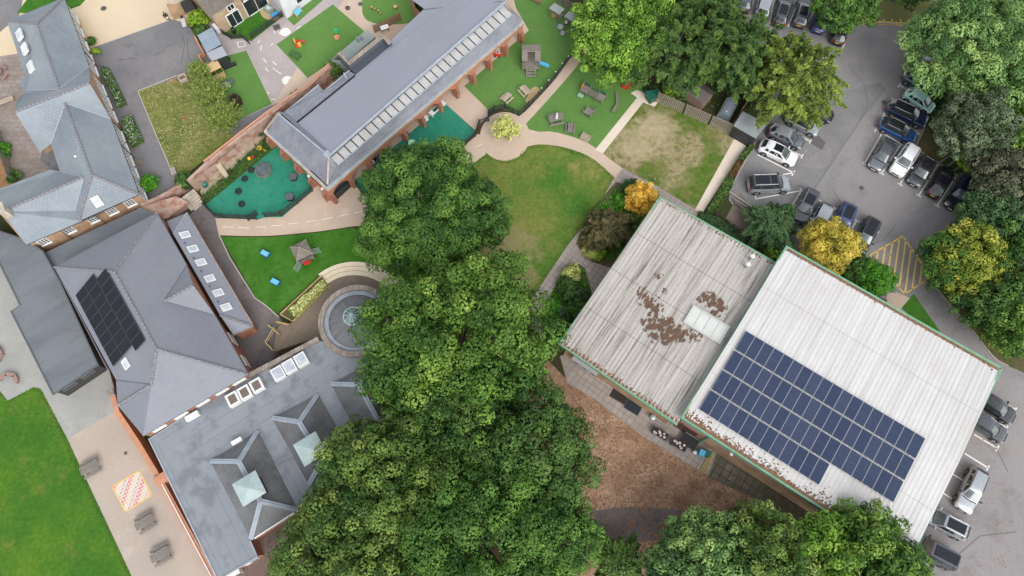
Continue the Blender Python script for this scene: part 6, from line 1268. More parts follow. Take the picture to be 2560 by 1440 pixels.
T_=[
('broadleaf_tree','mid-green round broadleaf tree below the arcade, over the teal surface',1070,518,7.5,12,'fine','mid',1,1.4),
('broadleaf_tree','big yellow-green tree in the centre, beside the drum roof',1150,858,9.1,16,'broad','yelgrn',2,1.0),
('broadleaf_tree','olive-green tree covering the lower end of the membrane roofs',962,1222,6.8,15,'fine','olive',3,1.0),
('broadleaf_tree','dark green tree right of the olive-green one, over the mulch edge',1320,1120,6.3,14,'fine','dark',4,1.0),
('broadleaf_tree','green tree low in the central clump at the bottom edge',1185,1335,8.2,15,'fine','mid',5,1.0),
('broadleaf_tree','olive-tinged tree at the bottom edge, left end of the central clump',890,1400,7.2,14,'fine','olive',6,1.0),
('broadleaf_tree','small dark tree between the central tree and the clump beneath it',1140,1060,5.0,13,'fine','dark',7,1.0),
('broadleaf_tree','green tree at the bottom right end of the central clump',1375,1350,4.3,12,'fine','mid',8,1.0),
('broadleaf_tree','bright green lumpy tree above the play lawn, left of the yews',1540,84,5.5,10,'broad','bright',9,1.0),
('broadleaf_tree','bright green tree behind, at the top edge above the play lawn',1600,-10,5.6,10,'broad','bright',10,.9),
('yew_tree','dark green yew between the bright green tree and the next yew',1690,110,6.5,10,'yew','yew',11,1.4),
('yew_tree','broad dark yew over the garden sheds',1835,118,6.5,11,'yew','yew',12,1.4),
('yew_tree','dark yew at the top edge beside the top row of cars',1770,20,5.4,10,'yew','yew',13,1.0),
('olive_conifer','yellowish olive conifer overhanging the car park',1985,188,6.3,11,'yew','yewy',14,1.7),
('broadleaf_tree','green tree at the top edge over the blue car',2112,-2,3.9,9,'fine','mid',15,1.0),
('broadleaf_tree','dark tree at the top edge above the yellow kerb lines',2290,-80,4.6,9,'fine','dark',16,.8),
('ash_tree','tall pale green feathery tree at the top right',2455,110,7.6,14,'fine','ash',17,1.1),
('ash_tree','feathery green tree over the cars nosing into the verge',2445,165,4.6,11,'fine','ash',18,1.0),
('ash_tree','grey-green feathery tree above the round lime bush',2445,312,4.2,11,'fine','grey',19,1.0),
('broadleaf_tree','yellow-green tree at the right edge above the timber sleepers',2515,320,4.4,9,'fine','yelgrn',20,1.0),
('broadleaf_tree','dark green tree behind the tall pale one at the right edge',2540,220,4.6,10,'fine','mid',21,.8),
('grey_tree','dull grey-brown tree at the right edge beside the black car',2535,460,4.2,9,'fine','dull',22,1.0),
('dark_shrub','dark green tree below the row of five cars at the right edge',2490,560,4.2,7,'fine','blue',23,1.0),
('autumn_tree','green tree turning gold beside the narrow exit road',2440,650,4.0,8,'fine','turning',24,1.0),
('broadleaf_tree','mid-green tree around the golden one, by the exit road',2380,650,3.0,6,'fine','mid',25,1.0),
('broadleaf_tree','dark green tree at the right edge below the golden tree',2520,730,4.6,8,'fine','dark',26,1.0),
('broadleaf_tree','yellow-green tree at the right edge beside the hall corner',2550,800,3.4,8,'fine','yelgrn',27,1.0),
('broadleaf_tree','dark green tree at the right edge between the gold and grey trees',2545,640,3.6,8,'fine','mid',28,1.0),
('broadleaf_tree','grey-green tree at the bottom, left end of the lower clump',1765,1395,4.3,10,'fine','ash',29,1.0),
('broadleaf_tree','blue-green dark tree at the bottom edge over the asphalt path',1700,1425,2.8,8,'fine','blue',30,1.0),
('broadleaf_tree','olive tree in the middle of the lower clump',1925,1395,4.4,11,'fine','olive',31,1.0),
('broadleaf_tree','yellow-tinged tree against the lower eave of the white hall',2170,1390,4.5,11,'broad','yelgrn',32,1.0),
('broadleaf_tree','bright green tree between the olive and yellow-tinged trees',2045,1400,4.0,10,'broad','bright',33,1.0),
('broadleaf_tree','yellow-green tree at the bottom edge near the black four-by-four',2225,1450,4.0,10,'broad','yelgrn',34,1.0),
('broadleaf_tree','dark tree at the bottom edge behind the olive one',1850,1430,5.0,9,'fine','dark',35,.8),
('low_conifer','low spreading green conifer at the bottom beside the asphalt path',1548,1408,2.7,4,'yew','yew',36,1.5),
('yellow_maple','small golden yellow maple by the corner of the low hall',1605,492,1.75,3.6,'bush','yellow',37,1.3),
('yellow_maple','larger golden yellow maple below the parked cars',2077,608,2.9,4.8,'bush','gold',38,1.2),
('dark_shrub','dark green feathery shrub left of the larger golden maple',1930,562,3.4,3.6,'yew','blue',39,1.6),
('brown_conifer','brown-green spreading conifer by the patio of the low hall',1518,570,2.9,3.4,'yew','brown',40,1.8),
('laurel_bush','glossy bright green bush by the entrance pad and yellow hatching',2190,695,2.1,2.6,'bush','fresh',41,1.1),
('mixed_bush','mottled green bush between the golden maple and the glossy bush',2135,670,1.9,2.4,'bush','mid',42,1.0),
('dark_shrub','dark green bush touching the white hall eave below the maple',2060,660,1.7,2.3,'bush','dark',43,1.0),
('round_bush','round bright green bush at the foot of the old school wall',371,455,.95,1.7,'bush','fresh',44,1.2),
('lime_bush','round lime green bush above the timber sleepers',2438,385,2.0,3,'bush','lime',45,1.1),
('variegated_bush','yellow variegated bush at the patio, topmost of its bed',1430,682,.95,1.5,'bush','varieg',46,1.2),
('dark_shrub','dark green shrub below the yellow variegated bush',1420,722,1.3,1.6,'bush','dark',47,1.1),
('dark_shrub','blue-green clipped shrub beside the low hall in the patio bed',1452,738,.9,1.4,'bush','blue',48,1.1),
('leafy_shrub','fresh green low shrub left of the spiky plant',1382,765,.8,.9,'bush','fresh',49,1.1),
('leafy_shrub','green shrub right of the spiky plant, under the low hall eave',1440,775,1.2,1.5,'bush','mid',50,1.1),
('leafy_shrub','dark green shrub at the lower end of the patio bed',1400,835,1.6,2,'bush','dark',51,1.1),
('variegated_bush','low variegated bush at the foot of the brown conifer',1478,625,.95,.9,'bush','varieg',52,1.2),
('lime_bush','small lime green plant beside the low variegated bush',1500,636,.6,.8,'bush','lime',53,1.2),
('leafy_shrub','olive shrub between the brown conifer and the low hall eave',1590,552,.9,1.6,'bush','olive',54,1.1),
('leafy_shrub','green shrub just above the brown conifer',1556,498,.7,1.4,'bush','fresh',62,1.1),
('dark_shrub','dark grass-like shrub above the smaller golden maple',1578,466,1.0,1.5,'yew','blue',55,1.4),
('yellow_shrub','yellow-green shrub by the green store under the yews',1682,218,1.0,2,'bush','lime',56,1.1),
('lime_bush','small lime shrub left of the golden maple at the white hall corner',1936,625,.95,1.4,'bush','lime',57,1.0),
('leafy_shrub','overgrown green shrub in the walled bed beside the cottage',492,45,1.2,1.6,'bush','lime',58,1.2),
('leafy_shrub','green shrub in the lower half of the walled bed beside the cottage',503,78,1.0,1.2,'bush','mid',59,1.2),
('ivy_bush','ivy mound on top of the curved brick wall',460,450,.9,2.2,'bush','dark',60,1.2),
('leafy_shrub','green shrub growing between the old garden wall and slate roof',838,168,1.1,2.6,'bush','olive',61,1.1),
('climbing_shrub','dark green climber between the old wall and the nursery end slope',640,320,.9,1.6,'bush','dark',65,1.1),
('climbing_shrub','dark shrub in the narrow gap beside the rear slate roof',745,245,.9,1.8,'bush','dark',66,1.1),
('small_shrub','small green shrub in the orange bark bed at the left edge',32,440,.7,1.0,'bush','mid',63,1.1),
('small_shrub','green shrub at the left edge above the orange bark bed',5,375,.9,1.2,'bush','fresh',64,1.1),
('potted_shrub','small shrub by the old school wall near the cream drive',228,104,.5,.9,'bush','mid',67,1.2),
('potted_shrub','little yellowish shrub at the old school wall beside the courtyard',240,130,.4,.7,'bush','lime',68,1.2),
]
for (nm,lb,x,y,Rm,Ht,sty,pal,seed,dn) in T_:
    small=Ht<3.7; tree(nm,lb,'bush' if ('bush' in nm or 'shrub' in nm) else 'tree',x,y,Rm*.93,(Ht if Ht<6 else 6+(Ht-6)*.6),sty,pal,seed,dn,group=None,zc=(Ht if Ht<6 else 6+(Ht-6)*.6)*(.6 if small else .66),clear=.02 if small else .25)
# hedge blocks
def boxhedge(label,px,h,pal,seed,n=2600,ls=.12,flower=0,name='hedge'):
    P=[W(x,y,h*.5) for x,y in px]; c=sum(P,Vector())/len(P); t=thing(name,label,'hedge',(c.x,c.y,0)); rg=np.random.default_rng(seed)
    pts=scatter(px,n); pp=[];nn=[];sz=[];tt=[]
    for (x,y) in pts:
        hh=h*(.72+.28*mn.noise(Vector((x*.06,y*.06,seed)))) ; z=hh*rg.uniform(.75,1.05); q=W(x,y,h*.5); pp.append((q.x-c.x,q.y-c.y,z)); nn.append((rg.normal()*.5,rg.normal()*.5,1)); sz.append(ls*rg.uniform(.7,1.4)); f=rg.uniform()<flower; tt.append(1.0 if f else rg.uniform(.1,.68))
    pl=[p-c for p in P]
    for i in range(len(pl)):
        a,b_=pl[i],pl[(i+1)%len(pl)]; n_=Vector((b_.y-a.y,a.x-b_.x,0)).normalized()
        for k in range(int((b_-a).length*60*h)): t_=rg.uniform(); p=a.lerp(b_,t_); z=rg.uniform(.05,h*.9); pp.append((p.x,p.y,z)); nn.append((n_.x*(1 if n_.dot(p)>0 else -1)+rg.normal()*.4,n_.y*(1 if n_.dot(p)>0 else -1)+rg.normal()*.4,.3)); sz.append(ls*1.2); tt.append(rg.uniform(0,.6))
    leafmesh('foliage',pp,nn,sz,tt,leafmat('leaf_'+pal,*PAL[pal]),t,asp=1.2); b=MB(); b.flat([(x,y) for x,y in px],.0) ; b.v=[v+Vector((0,0,.03)) for v in b.v]; o=b.build('stems',M_trunk,t,world=True); return t
boxhedge('clipped hedge bed with white flowers under the old school windows, upper',[(252,168),(272,172),(300,228),(314,258),(296,266),(262,200)],.8,'flower',71,3000,.12,.12)
boxhedge('clipped hedge bed with white flowers under the old school windows, lower',[(306,296),(330,292),(358,352),(330,366),(310,330)],.8,'flower',72,2600,.12,.14)
boxhedge('mixed rusty and green hedge strip between the white path and the car park',[(1876,362),(1886,366),(1846,420),(1828,470),(1790,530),(1764,532),(1800,470),(1850,390)],.8,'olive',73,3600,.16,0)
boxhedge('reddish shrubs in the middle of the hedge strip by the car park',[(1840,405),(1856,402),(1840,440),(1822,445)],1.0,'rust',74,700,.15,0)
boxhedge('yellow-green shrubs filling the timber planter bed by the deck',[(722,775),(808,698),(820,716),(738,796)],.9,'varieg',75,1300,.16,.4)
boxhedge('low grassy shrubs along the strip above the low hall',[(1748,528),(1800,545),(1900,612),(1945,650),(1935,656),(1840,600),(1745,545)],.5,'blue',76,1500,.16,0)
# spiky plant
t=thing('spiky_yucca','silver-green spiky yucca-like plant in the patio bed','plant',W(1405,778,0)); rg=np.random.default_rng(9); P=[];N=[];D=[]
b=MB()
for k in range(70):
    a=rg.uniform(0,6.283); e=rg.uniform(.15,1.3); L_=rg.uniform(.7,1.05); d=Vector((math.cos(a)*math.cos(e),math.sin(a)*math.cos(e),math.sin(e))); s=Vector((-math.sin(a),math.cos(a),0))*.035; p0_=Vector((0,0,.3)); m_=p0_+d*L_*.55; e_=p0_+d*L_-Vector((0,0,.12)); b.face([p0_-s,p0_+s,m_+s,m_-s]); b.face([m_-s,m_+s,e_])
b.build('leaves',plain('silver_green_leaf',(.19,.27,.17),.6),t); b=MB(); b.tube((0,0,0),(0,0,.32),.12,.09,8); b.build('trunk',M_trunk,t)
# wispy tree in meadow
def wispy(name,label,x,y,Rm,Ht,pal,seed,n=5200,zc=None,size=.13,elong=2.2,nb=60,fall=.2,flat=1):
    c=W(x,y,Ht*.55); t=thing(name,label,'tree',(c.x,c.y,0)); rg=np.random.default_rng(seed); b=MB(); P=[];N=[];S=[];T=[];D=[]
    b.tube((0,0,0),(0,0,Ht*.3),.12,.09,8)
    for k in range(nb):
        a=rg.uniform(0,6.283); e=rg.uniform(.25,1.35); L_=Rm*rg.uniform(.55,1.08); d=np.array([math.cos(a)*math.cos(e),math.sin(a)*math.cos(e)*flat,math.sin(e)]); s0=np.array([0,0,Ht*.25]); e_=s0+np.array([d[0]*L_*1.15,d[1]*L_*1.15,d[2]*Ht*.72]); 
        b.tube(s0,Vector(e_),.022,.008,4,False); m_=n//nb; tt=rg.uniform(.25,1,m_); p=s0+(e_-s0)*tt[:,None]+rg.normal(scale=.16*(Rm/3)**.5,size=(m_,3)); p[:,2]-=fall*tt**2
        P.append(p);N.append(np.array([0,0,1])+rg.normal(scale=.6,size=(m_,3)));S.append(size*rg.uniform(.6,1.4,m_));T.append(np.clip(rg.normal(.5,.22,m_),0,1));D.append(d+rg.normal(scale=.4,size=(m_,3)))
    leafmesh('crown',np.vstack(P),np.vstack(N),np.concatenate(S),np.concatenate(T),leafmat('leaf_'+pal,*PAL[pal]),t,asp=elong,dirs=np.vstack(D)); b.build('trunk',M_trunk,t); return t
wispy('willow_tree','sparse feathery willow-like tree, uppermost of three over the meadow edge',497,178,1.7,3.0,'willow',81,5000,nb=80,size=.11)
wispy('willow_tree','sparse feathery willow-like tree, middle one over the meadow edge',524,226,2.3,3.4,'willow',84,8000,nb=110,size=.11)
wispy('willow_tree','sparse feathery willow-like tree, lowest of three over the meadow edge',556,284,2.1,3.0,'willow',82,7000,nb=100,size=.11)
wispy('yellow_sapling','pale yellow sapling in the round tan forecourt',1264,322,1.9,3.2,'pale',83,4200,nb=46,size=.17,elong=1.3)
# ground cover
def cover(name,label,px,n,pal,h,ls,seed,cat='ground cover',tmax=1):
    rg=np.random.default_rng(seed); pts=scatter(px,n); P=[];N=[];S=[];T=[]
    for x,y in pts:
        k=mn.noise(Vector((x*.02,y*.02,seed)))*.5+.5; q=W(x,y,0); P.append((q.x,q.y,h*k*rg.uniform(.1,1.1)+.02)); N.append((rg.normal()*.5,rg.normal()*.5,1)); S.append(ls*rg.uniform(.6,1.4)); T.append(np.clip(rg.normal(.2+.5*k,.2),0,tmax))
    o=leafmesh(name,P,N,S,T,leafmat('leaf_'+pal,*PAL[pal]),None,asp=1.3); tag(o,label,cat,kind='stuff'); return o
cover('undergrowth','mixed green undergrowth filling the verge right of the car park',[(2345,330),(2440,400),(2560,420),(2570,900),(2500,880),(2430,800),(2350,700),(2372,620),(2440,520),(2400,430)],14000,'mid',1.8,.26,91)
cover('undergrowth','dark undergrowth beneath the trees at the top right',[(2330,60),(2600,-40),(2600,450),(2400,420),(2320,330),(2350,150)],9000,'dark',1.2,.26,92)
cover('undergrowth','ground cover beneath the yews and sheds',[(1440,60),(1700,-60),(1880,-60),(1860,200),(1890,290),(1830,280),(1700,270),(1590,225),(1500,180)],5000,'dark',.5,.2,93)
cover('undergrowth','ivy and weeds beneath the trees at the bottom',[(1640,1380),(2250,1400),(2330,1480),(1600,1500)],5000,'dark',.8,.24,94)
cover('meadow_grass','tufts of long pale grass in the rough meadow',[(350,230),(455,190),(520,190),(590,310),(450,430),(430,425)],5000,'hay',.15,.13,95,'grass')
cover('low_planting','low leafy planting in the beds beside the low hall',[(1545,470),(1650,480),(1560,660),(1480,640),(1470,540)],3000,'fresh',.5,.16,96)
cover('low_planting','low leafy planting in the patio bed of the low hall',[(1410,668),(1460,670),(1480,745),(1430,850),(1390,875),(1350,795)],2600,'fresh',.4,.16,97)
cover('wall_foot_weeds','weeds along the dark green bank below the old garden wall',[(505,490),(560,440),(660,320),(690,360),(520,505)],2200,'dark',.25,.14,98)

cover('grass_tufts','longer grass tufts along the edge of the playing field',[(167,1094),(240,1250),(329,1440),(318,1440),(228,1252),(156,1098),(100,985),(85,976),(20,1010),(0,990),(0,978),(19,1002),(83,968),(103,972)],1500,'lawnblade',.05,.07,99,'grass')
cover('grass_tufts','longer grass tufts along the edges of the central lawn',[(1537,443),(1486,530),(1420,612),(1318,765),(1308,760),(1410,608),(1476,528),(1527,446),(1490,412),(1450,390),(1400,375),(1345,370),(1323,376),(1290,405),(1262,410),(1235,405),(1213,396),(1185,415),(1175,412),(1213,386),(1235,396),(1262,402),(1290,396),(1318,368),(1345,361),(1400,366),(1450,381),(1490,402)],1100,'lawnblade',.06,.08,100,'grass')
# ---------------- props ----------------
def at(name,label,cat,x,y,dx=1,dy=0,z=0,group=None):
    c=W(x,y,z); return thing(name,label,cat,(c.x,c.y,z),hd(x,y,dx,dy,z),group)
def slats(b,cx,cy,z,Lx,Wy,n,th=.04,gap=.018):
    w_=Wy/n
    for k in range(n): b.box((cx,cy-Wy/2+w_*(k+.5),z),(Lx,w_-gap,th))
def picnic(label,x,y,dx,dy,s=1.0,m=M_wgrey,group=None,name='picnic_table'):
    t=at(name,label,'picnic table',x,y,dx,dy,group=group); b=MB(); slats(b,0,0,.74*s,1.75*s,.78*s,5); b.build('tabletop',m,t)
    for q in (-1,1): b=MB(); slats(b,0,q*.68*s,.44*s,1.75*s,.28*s,2); b.build('bench',m,t)
    for X in (-.6*s,.6*s):
        for q in (-1,1): b=MB(); b.bar((X,q*.28*s,.72*s),(X,q*.58*s,.0),.09*s,.045); b.build('leg',m,t)
        b=MB(); b.box((X+.05,0,.40*s),(.045,1.5*s,.09)); b.build('crossbar',m,t)
    return t
PG='weathered picnic tables on the school terrace'
picnic('weathered grey picnic table above the painted number grid, beside the playing field',233,1170,40,-22,1.02,group=PG)
picnic('weathered grey picnic table just below the painted number grid',370,1306,40,-24,1.02,group=PG)
picnic('weathered grey picnic table lowest of the three on the school terrace',409,1386,40,-22,1.02,group=PG)
t=picnic('grey picnic table with a closed white parasol on the play lawn',1389,303,38,-9,1.0); 
t=at('closed_parasol','closed white parasol standing through the grey picnic table','parasol',1390,308,1,0); b=MB(); b.tube((0,0,0),(0,0,2.3),.03,.03,8); b.build('pole',M_wgrey,t); b=MB(); b.lathe((0,0,0),[(.02,1.0),(.17,1.1),(.14,1.5),(.06,2.1),(0,2.35)],10); b.build('canopy',M_whp,t)
picnic('small weathered children\'s table with two benches on the play lawn, beside the square planter',1425,325,2,-30,.72)
M_wpale=mat('pale_timber',(.50,.41,.31),.8,brick=(3,.12,.02,.3,(.55,.45,.35),(.25,.2,.15)),fine=.1)
picnic('small pale picnic table on the nursery turf, left of the sand patch',1267,249,26,-24,.72,M_wpale)
picnic('small pale picnic table beside the spilled sand on the nursery turf',1311,232,22,24,.76,M_wpale)
ground('sand_spill',cr([(1322,228),(1338,216),(1350,225),(1342,240),(1320,256),(1313,250),(1320,240)],4,True),6,M_sand)
def planter(label,x,y,dx,dy,L_,W_,h,m,soil=M_verge):
    t=at('planter_box',label,'planter',x,y,dx,dy); b=MB()
    for s in (-1,1): b.box((0,s*(W_/2-.03),h/2),(L_,.06,h)); b.box((s*(L_/2-.03),0,h/2),(.06,W_-.13,h))
    b.build('sides',m,t); b=MB(); b.box((0,0,h*.4),(L_-.13,W_-.13,h*.7)); b.build('soil',soil,t); return t
planter('square weathered planter box with bare soil at the edge of the play lawn',1463,346,22,12,1.05,.75,.45,M_wpale,mat('pale_table_top',(.40,.36,.28),.85,c2=(.22,.2,.12),sc2=5,fine=.2))
# pink round picnic table & benches
M_pinkw=mat('faded_pink_timber',(.36,.22,.19),.85,brick=(3,.14,.02,.3,(.40,.25,.22),(.2,.12,.1)),fine=.15)
t=at('round_picnic_table','faded pink round picnic table with four short benches at the left edge','picnic table',0,190,30,12); b=MB(); b.tube((0,0,.68),(0,0,.74),.62,.62,20); b.build('tabletop',M_pinkw,t)
for k in range(4):
    a=k*math.pi/2; b=MB(); b.box((1.05*math.cos(a),1.05*math.sin(a),.44),(.28,1.0,.05),a); b.build('bench',M_pinkw,t); b=MB(); b.bar((.2*math.cos(a),.2*math.sin(a),.6),(1.05*math.cos(a),1.05*math.sin(a),.38),.07,.06); b.box((1.05*math.cos(a),1.05*math.sin(a),.2),(.08,.5,.4),a); b.build('leg',M_pinkw,t)
def vbench(label,x,y,dx,dy,arms=2):
    t=at('angled_bench',label,'bench',x,y,dx,dy)
    segs=[((-.95,-.35),(-.45,.3)),((-.45,.3),(.45,.3)),((.45,.3),(.95,-.35))][:arms+1]
    for a,c in segs:
        b=MB(); b.bar((a[0],a[1],.44),(c[0],c[1],.44),.4,.06); b.build('seat',M_pinkw,t)
    for X,Y in ((-.9,-.3),(-.45,.28),(.45,.28),(.9,-.3)): b=MB(); b.box((X,Y,.2),(.09,.3,.4)); b.build('leg',M_pinkw,t)
vbench('faded pink three-sided bench by the corner of the playing field',29,946,40,6)
vbench('faded pink bench cut off by the left edge above the playing field',-2,884,20,34)
t=at('timber_rail_bench','pair of pale timber rails on the flagstone yard at the left edge','bench',15,258,40,-16)
for q in (-.17,.17): b=MB(); b.box((0,q,.4),(2.2,.24,.07)); b.build('seat',M_cream if False else M_wpale,t)
for X in (-.9,.9): b=MB(); b.box((X,0,.19),(.1,.55,.36)); b.build('leg',M_wpale,t)
# big timber play cabin
t=at('timber_play_cabin','weathered grey timber play cabin with shingled roof, steps and a blue slide','play house',1327,160,1,0)
b=MB(); 
for q in (-1,1): b.up([(-1.1,1.25,2.0),(1.1,1.25,2.0),(1.1,.1,2.35),(-1.1,.1,2.35)]) if q>0 else None
b.up([(-1.1,.1,2.35),(1.1,.1,2.35),(1.1,.0,2.3),(-1.1,.0,2.3)]); b.up([(-1.1,.1,2.35),(-.45,.1,2.35),(-.45,-1.05,2.0),(-1.1,-1.05,2.0)]); b.up([(.45,.1,2.35),(1.1,.1,2.35),(1.1,-1.05,2.0),(.45,-1.05,2.0)])
b.build('shingle_roof',mat('grey_shingles',(.27,.235,.20),.9,brick=(.22,.14,.02,.5,(.33,.29,.25),(.10,.085,.07)),fine=.2),t)
b=MB(); b.box((0,0,.62),(2.0,2.3,.08)); b.build('floor',M_wgrey,t); b=MB(); 
for X in (-1,1):
    for Y in (-1.0,1.15): b.box((X,Y,1.0),(.1,.1,2.0))
b.build('post',M_wgrey,t); b=MB(); b.box((0,1.2,1.2),(2.0,.05,1.2)); b.box((-1.02,.1,1.1),(.05,2.1,.9)); b.box((1.02,.6,1.1),(.05,1.1,.9)); b.build('wall',M_wgrey,t)
for k in range(3): b=MB(); b.box((0,-1.25-.28*k,.48-.17*k),(1.05,.26,.06)); b.build('step',M_wgrey,t)
b=MB(); 
for s in (-1,1): b.bar((s*.55,-1.1,.6),(s*.55,-2.0,.05),.06,.16)
b.build('stringer',M_wgrey,t)
b=MB(); b.bar((1.05,-.35,.66),(1.95,-.35,.15),.42,.04); b.bar((1.95,-.35,.15),(2.2,-.35,.13),.42,.04)
for s in (-.22,.22): b.bar((1.05,-.35+s,.74),(2.0,-.35+s,.2),.05,.14)
b.build('slide',M_cyan,t)
# bridge climbing frame
t=at('bridge_climbing_frame','weathered timber climbing frame with green mesh panels and a plank bridge','climbing frame',1481,240,60,32)
b=MB(); 
for X in (-1.05,1.05): b.box((X,0,.55),(.95,.95,.07))
b.build('platform',M_wgrey,t); b=MB()
for k in range(9): b.box((-.5+k*.125,0,.5-.03*math.sin(math.pi*k/8)),(.09,.9,.04))
b.build('plank_bridge',M_wgrey,t); b=MB()
for X in (-1.5,-.6,.6,1.5):
    for Y in (-.5,.5): b=MB(); b.tube((X,Y,0),(X,Y,1.15 if Y>0 else .75),.055,.055,8); b.build('post',M_wgrey,t)
b=MB()
for X in (-1.05,1.05): b.box((X,.5,.88),(.85,.04,.4))
b.build('mesh_panel',M_darkg,t); b=MB(); b.path([(-.6,.5,1.0),(-.2,.5,.8),(.2,.5,.8),(.6,.5,1.0)],.025); b.path([(-.6,-.5,.75),(0,-.5,.6),(.6,-.5,.75)],.025); b.build('rope',M_darkg,t)
b=MB(); b.box((-1.15,-.85,.25),(.7,.5,.06)); b.build('ramp',plain('pale_green_board',(.28,.38,.32),.6),t); b=MB(); b.box((-1.5,.1,.75),(.1,.5,.5)); b.build('end_panel',M_org,t)
t=at('balance_platform','small weathered timber climbing cube with a rope net, below the plank bridge','climbing frame',1471,285,28,16); b=MB(); slats(b,0,0,.5,1.0,.9,5); b.build('platform',M_wgrey,t); b=MB()
for X in (-.5,.5):
    for Y in (-.45,.45): b.tube((X,Y,0),(X,Y,.95),.06,.06,8)
b.build('post',M_wgrey,t); b=MB()
for X in (-.25,0,.25): b.tube((X,-.45,.6),(X,-.45,.1),.02,.02,5)
b.path([(.2,.45,.6),(.5,1.1,.7)],.03); b.path([(.35,.45,.6),(.65,1.1,.7)],.03); b.build('rope',M_darkg,t)
t=at('stepping_logs','curving line of weathered stepping logs and a beam at the right of the play lawn','balance beam',1540,262,-6,50); b=MB(); b.box((.55,-.05,.28),(1.45,.34,.14),-.35); b.build('beam',M_wgrey,t)
for X,Y in ((-.35,.05),(-.7,0),(-1.05,-.02),(-1.35,-.1)): b=MB(); b.tube((X,Y,0),(X,Y,.32),.17,.16,10); b.build('log',M_wgrey,t)
# roadside toys by tree
t=at('toy_slide','small red plastic play seat at the end of the pale path','play equipment',1564,218,20,10); b=MB(); b.box((0,0,.18),(.75,.6,.32)); b.ball((0,.05,.36),(.22,.2,.12)); b.build('seat',M_red,t); b=MB(); b.box((0,-.22,.5),(.7,.12,.35)); b.build('backrest',M_red,t)
t=at('orange_toy','orange plastic rocker against the brown timber fence','play equipment',1574,206,1,0); b=MB(); b.ball((0,0,.32),(.4,.35,.3),10,8); b.build('shell',M_org,t); b=MB(); b.box((0,0,.05),(.6,.3,.1)); b.build('base',M_org,t)
# mud kitchens canopies
for i,(x,y,dx,dy,lb) in enumerate(((1392,22,28,17,'play stall with a grey felt canopy and a round timber drum, left of the pair'),(1430,42,26,15,'play stall with a grey felt canopy crossed by an ochre stain, right of the pair'))):
    t=at('play_stall',lb,'play stall',x,y,dx,dy,1.6,'covered play stalls on the nursery turf'); t.location.z=0; b=MB(); b.box((0,0,1.62),(1.55,1.15,.05),M=Matrix.Rotation(R(-6),3,'X')); b.build('canopy',mat('grey_green_felt2',(.33,.36,.35),.85,c2=(.30,.32,.31) if not i else (.42,.36,.24),sc2=1.5,fine=.1),t)
    b=MB()
    for X in (-.7,.7):
        for Y in (-.5,.5): b.box((X,Y,.8),(.08,.08,1.6))
    b.build('post',M_wgrey,t); b=MB(); b.box((0,.25,.55),(1.4,.5,.05)); b.build('counter',M_wgrey,t)
t=at('timber_drum','round tan timber cable drum under the left play stall','cable drum',1387,38,1,0); b=MB(); b.lathe((0,0,0),[(0,0),(.4,0),(.4,.06),(.22,.06),(.22,.44),(.4,.44),(.4,.5),(0,.5)],20); b.build('drum',mat('tan_plywood',(.45,.29,.14),.7,fine=.1,obj=True),t)
for x,y,r_,lb in ((1400,71,.40,'larger galvanised tub on the nursery turf'),(1406,86,.31,'smaller galvanised tub on the nursery turf')):
    t=at('metal_tub',lb,'tub',x,y,1,0,group='galvanised tubs'); b=MB(); b.lathe((0,0,0),[(0,.03),(r_*.8,.03),(r_,.32),(r_*.93,.32),(r_*.75,.08),(0,.08)],20); b.build('tub',plain('galvanised',(.5,.54,.56),.4,metal=.5),t); b=MB(); b.torus((0,0,.32),r_,.02,20,6); b.build('rim',M_chrome,t)
t=at('play_buggy','blue and cream ride-on toy beside the right play stall','toy',1434,72,10,-22); b=MB(); b.ball((-.35,0,.28),(.34,.26,.2),10,6); b.build('hood',mat('cream_plastic',(.62,.56,.42),.4,obj=True),t); b=MB(); b.box((.3,0,.3),(.6,.4,.16)); b.build('seat',M_cyan,t)
for X in (-.3,.4):
    for Y in (-.25,.25): b=MB(); b.tube((X,Y-.03,.12),(X,Y+.03,.12),.12,.12,12); b.build('wheel',M_blk,t)
t=at('toy_pram','cream toy pram just below the right play stall','toy',1415,60,1,0); b=MB(); b.ball((0,0,.35),(.22,.3,.18),10,6); b.build('hood',mat('cream_plastic',(.62,.56,.42),.4,obj=True),t); b=MB(); b.tube((-.2,-.1,.1),(.2,-.1,.1),.1,.1,10); b.build('wheel',M_blk,t)
t=at('long_brown_bench','long red-brown timber bench at the top of the nursery turf','bench',1335,4,26,12); b=MB(); b.box((0,0,.42),(1.9,.38,.06)); b.build('seat',plain('red_brown_timber',(.2,.1,.07),.8),t)
for X in (-.8,.8): b=MB(); b.box((X,0,.2),(.09,.34,.4)); b.build('leg',M_wgrey,t)
t=at('red_ride_on','red ride-on toy with a white frame by an arcade pier','toy',1245,137,1,.2); b=MB(); b.box((0,-.15,.28),(.75,.45,.25)); b.build('body',M_red,t); b=MB(); b.path([(-.3,-.1,.4),(0,.35,.8),(.3,-.1,.4),(-.3,-.1,.4)],.03); b.build('frame',M_whp,t); b=MB(); b.torus((-.25,-.38,.12),.1,.04,12,6); b.torus((.25,-.38,.12),.1,.04,12,6); b.build('wheel',M_blk,t)
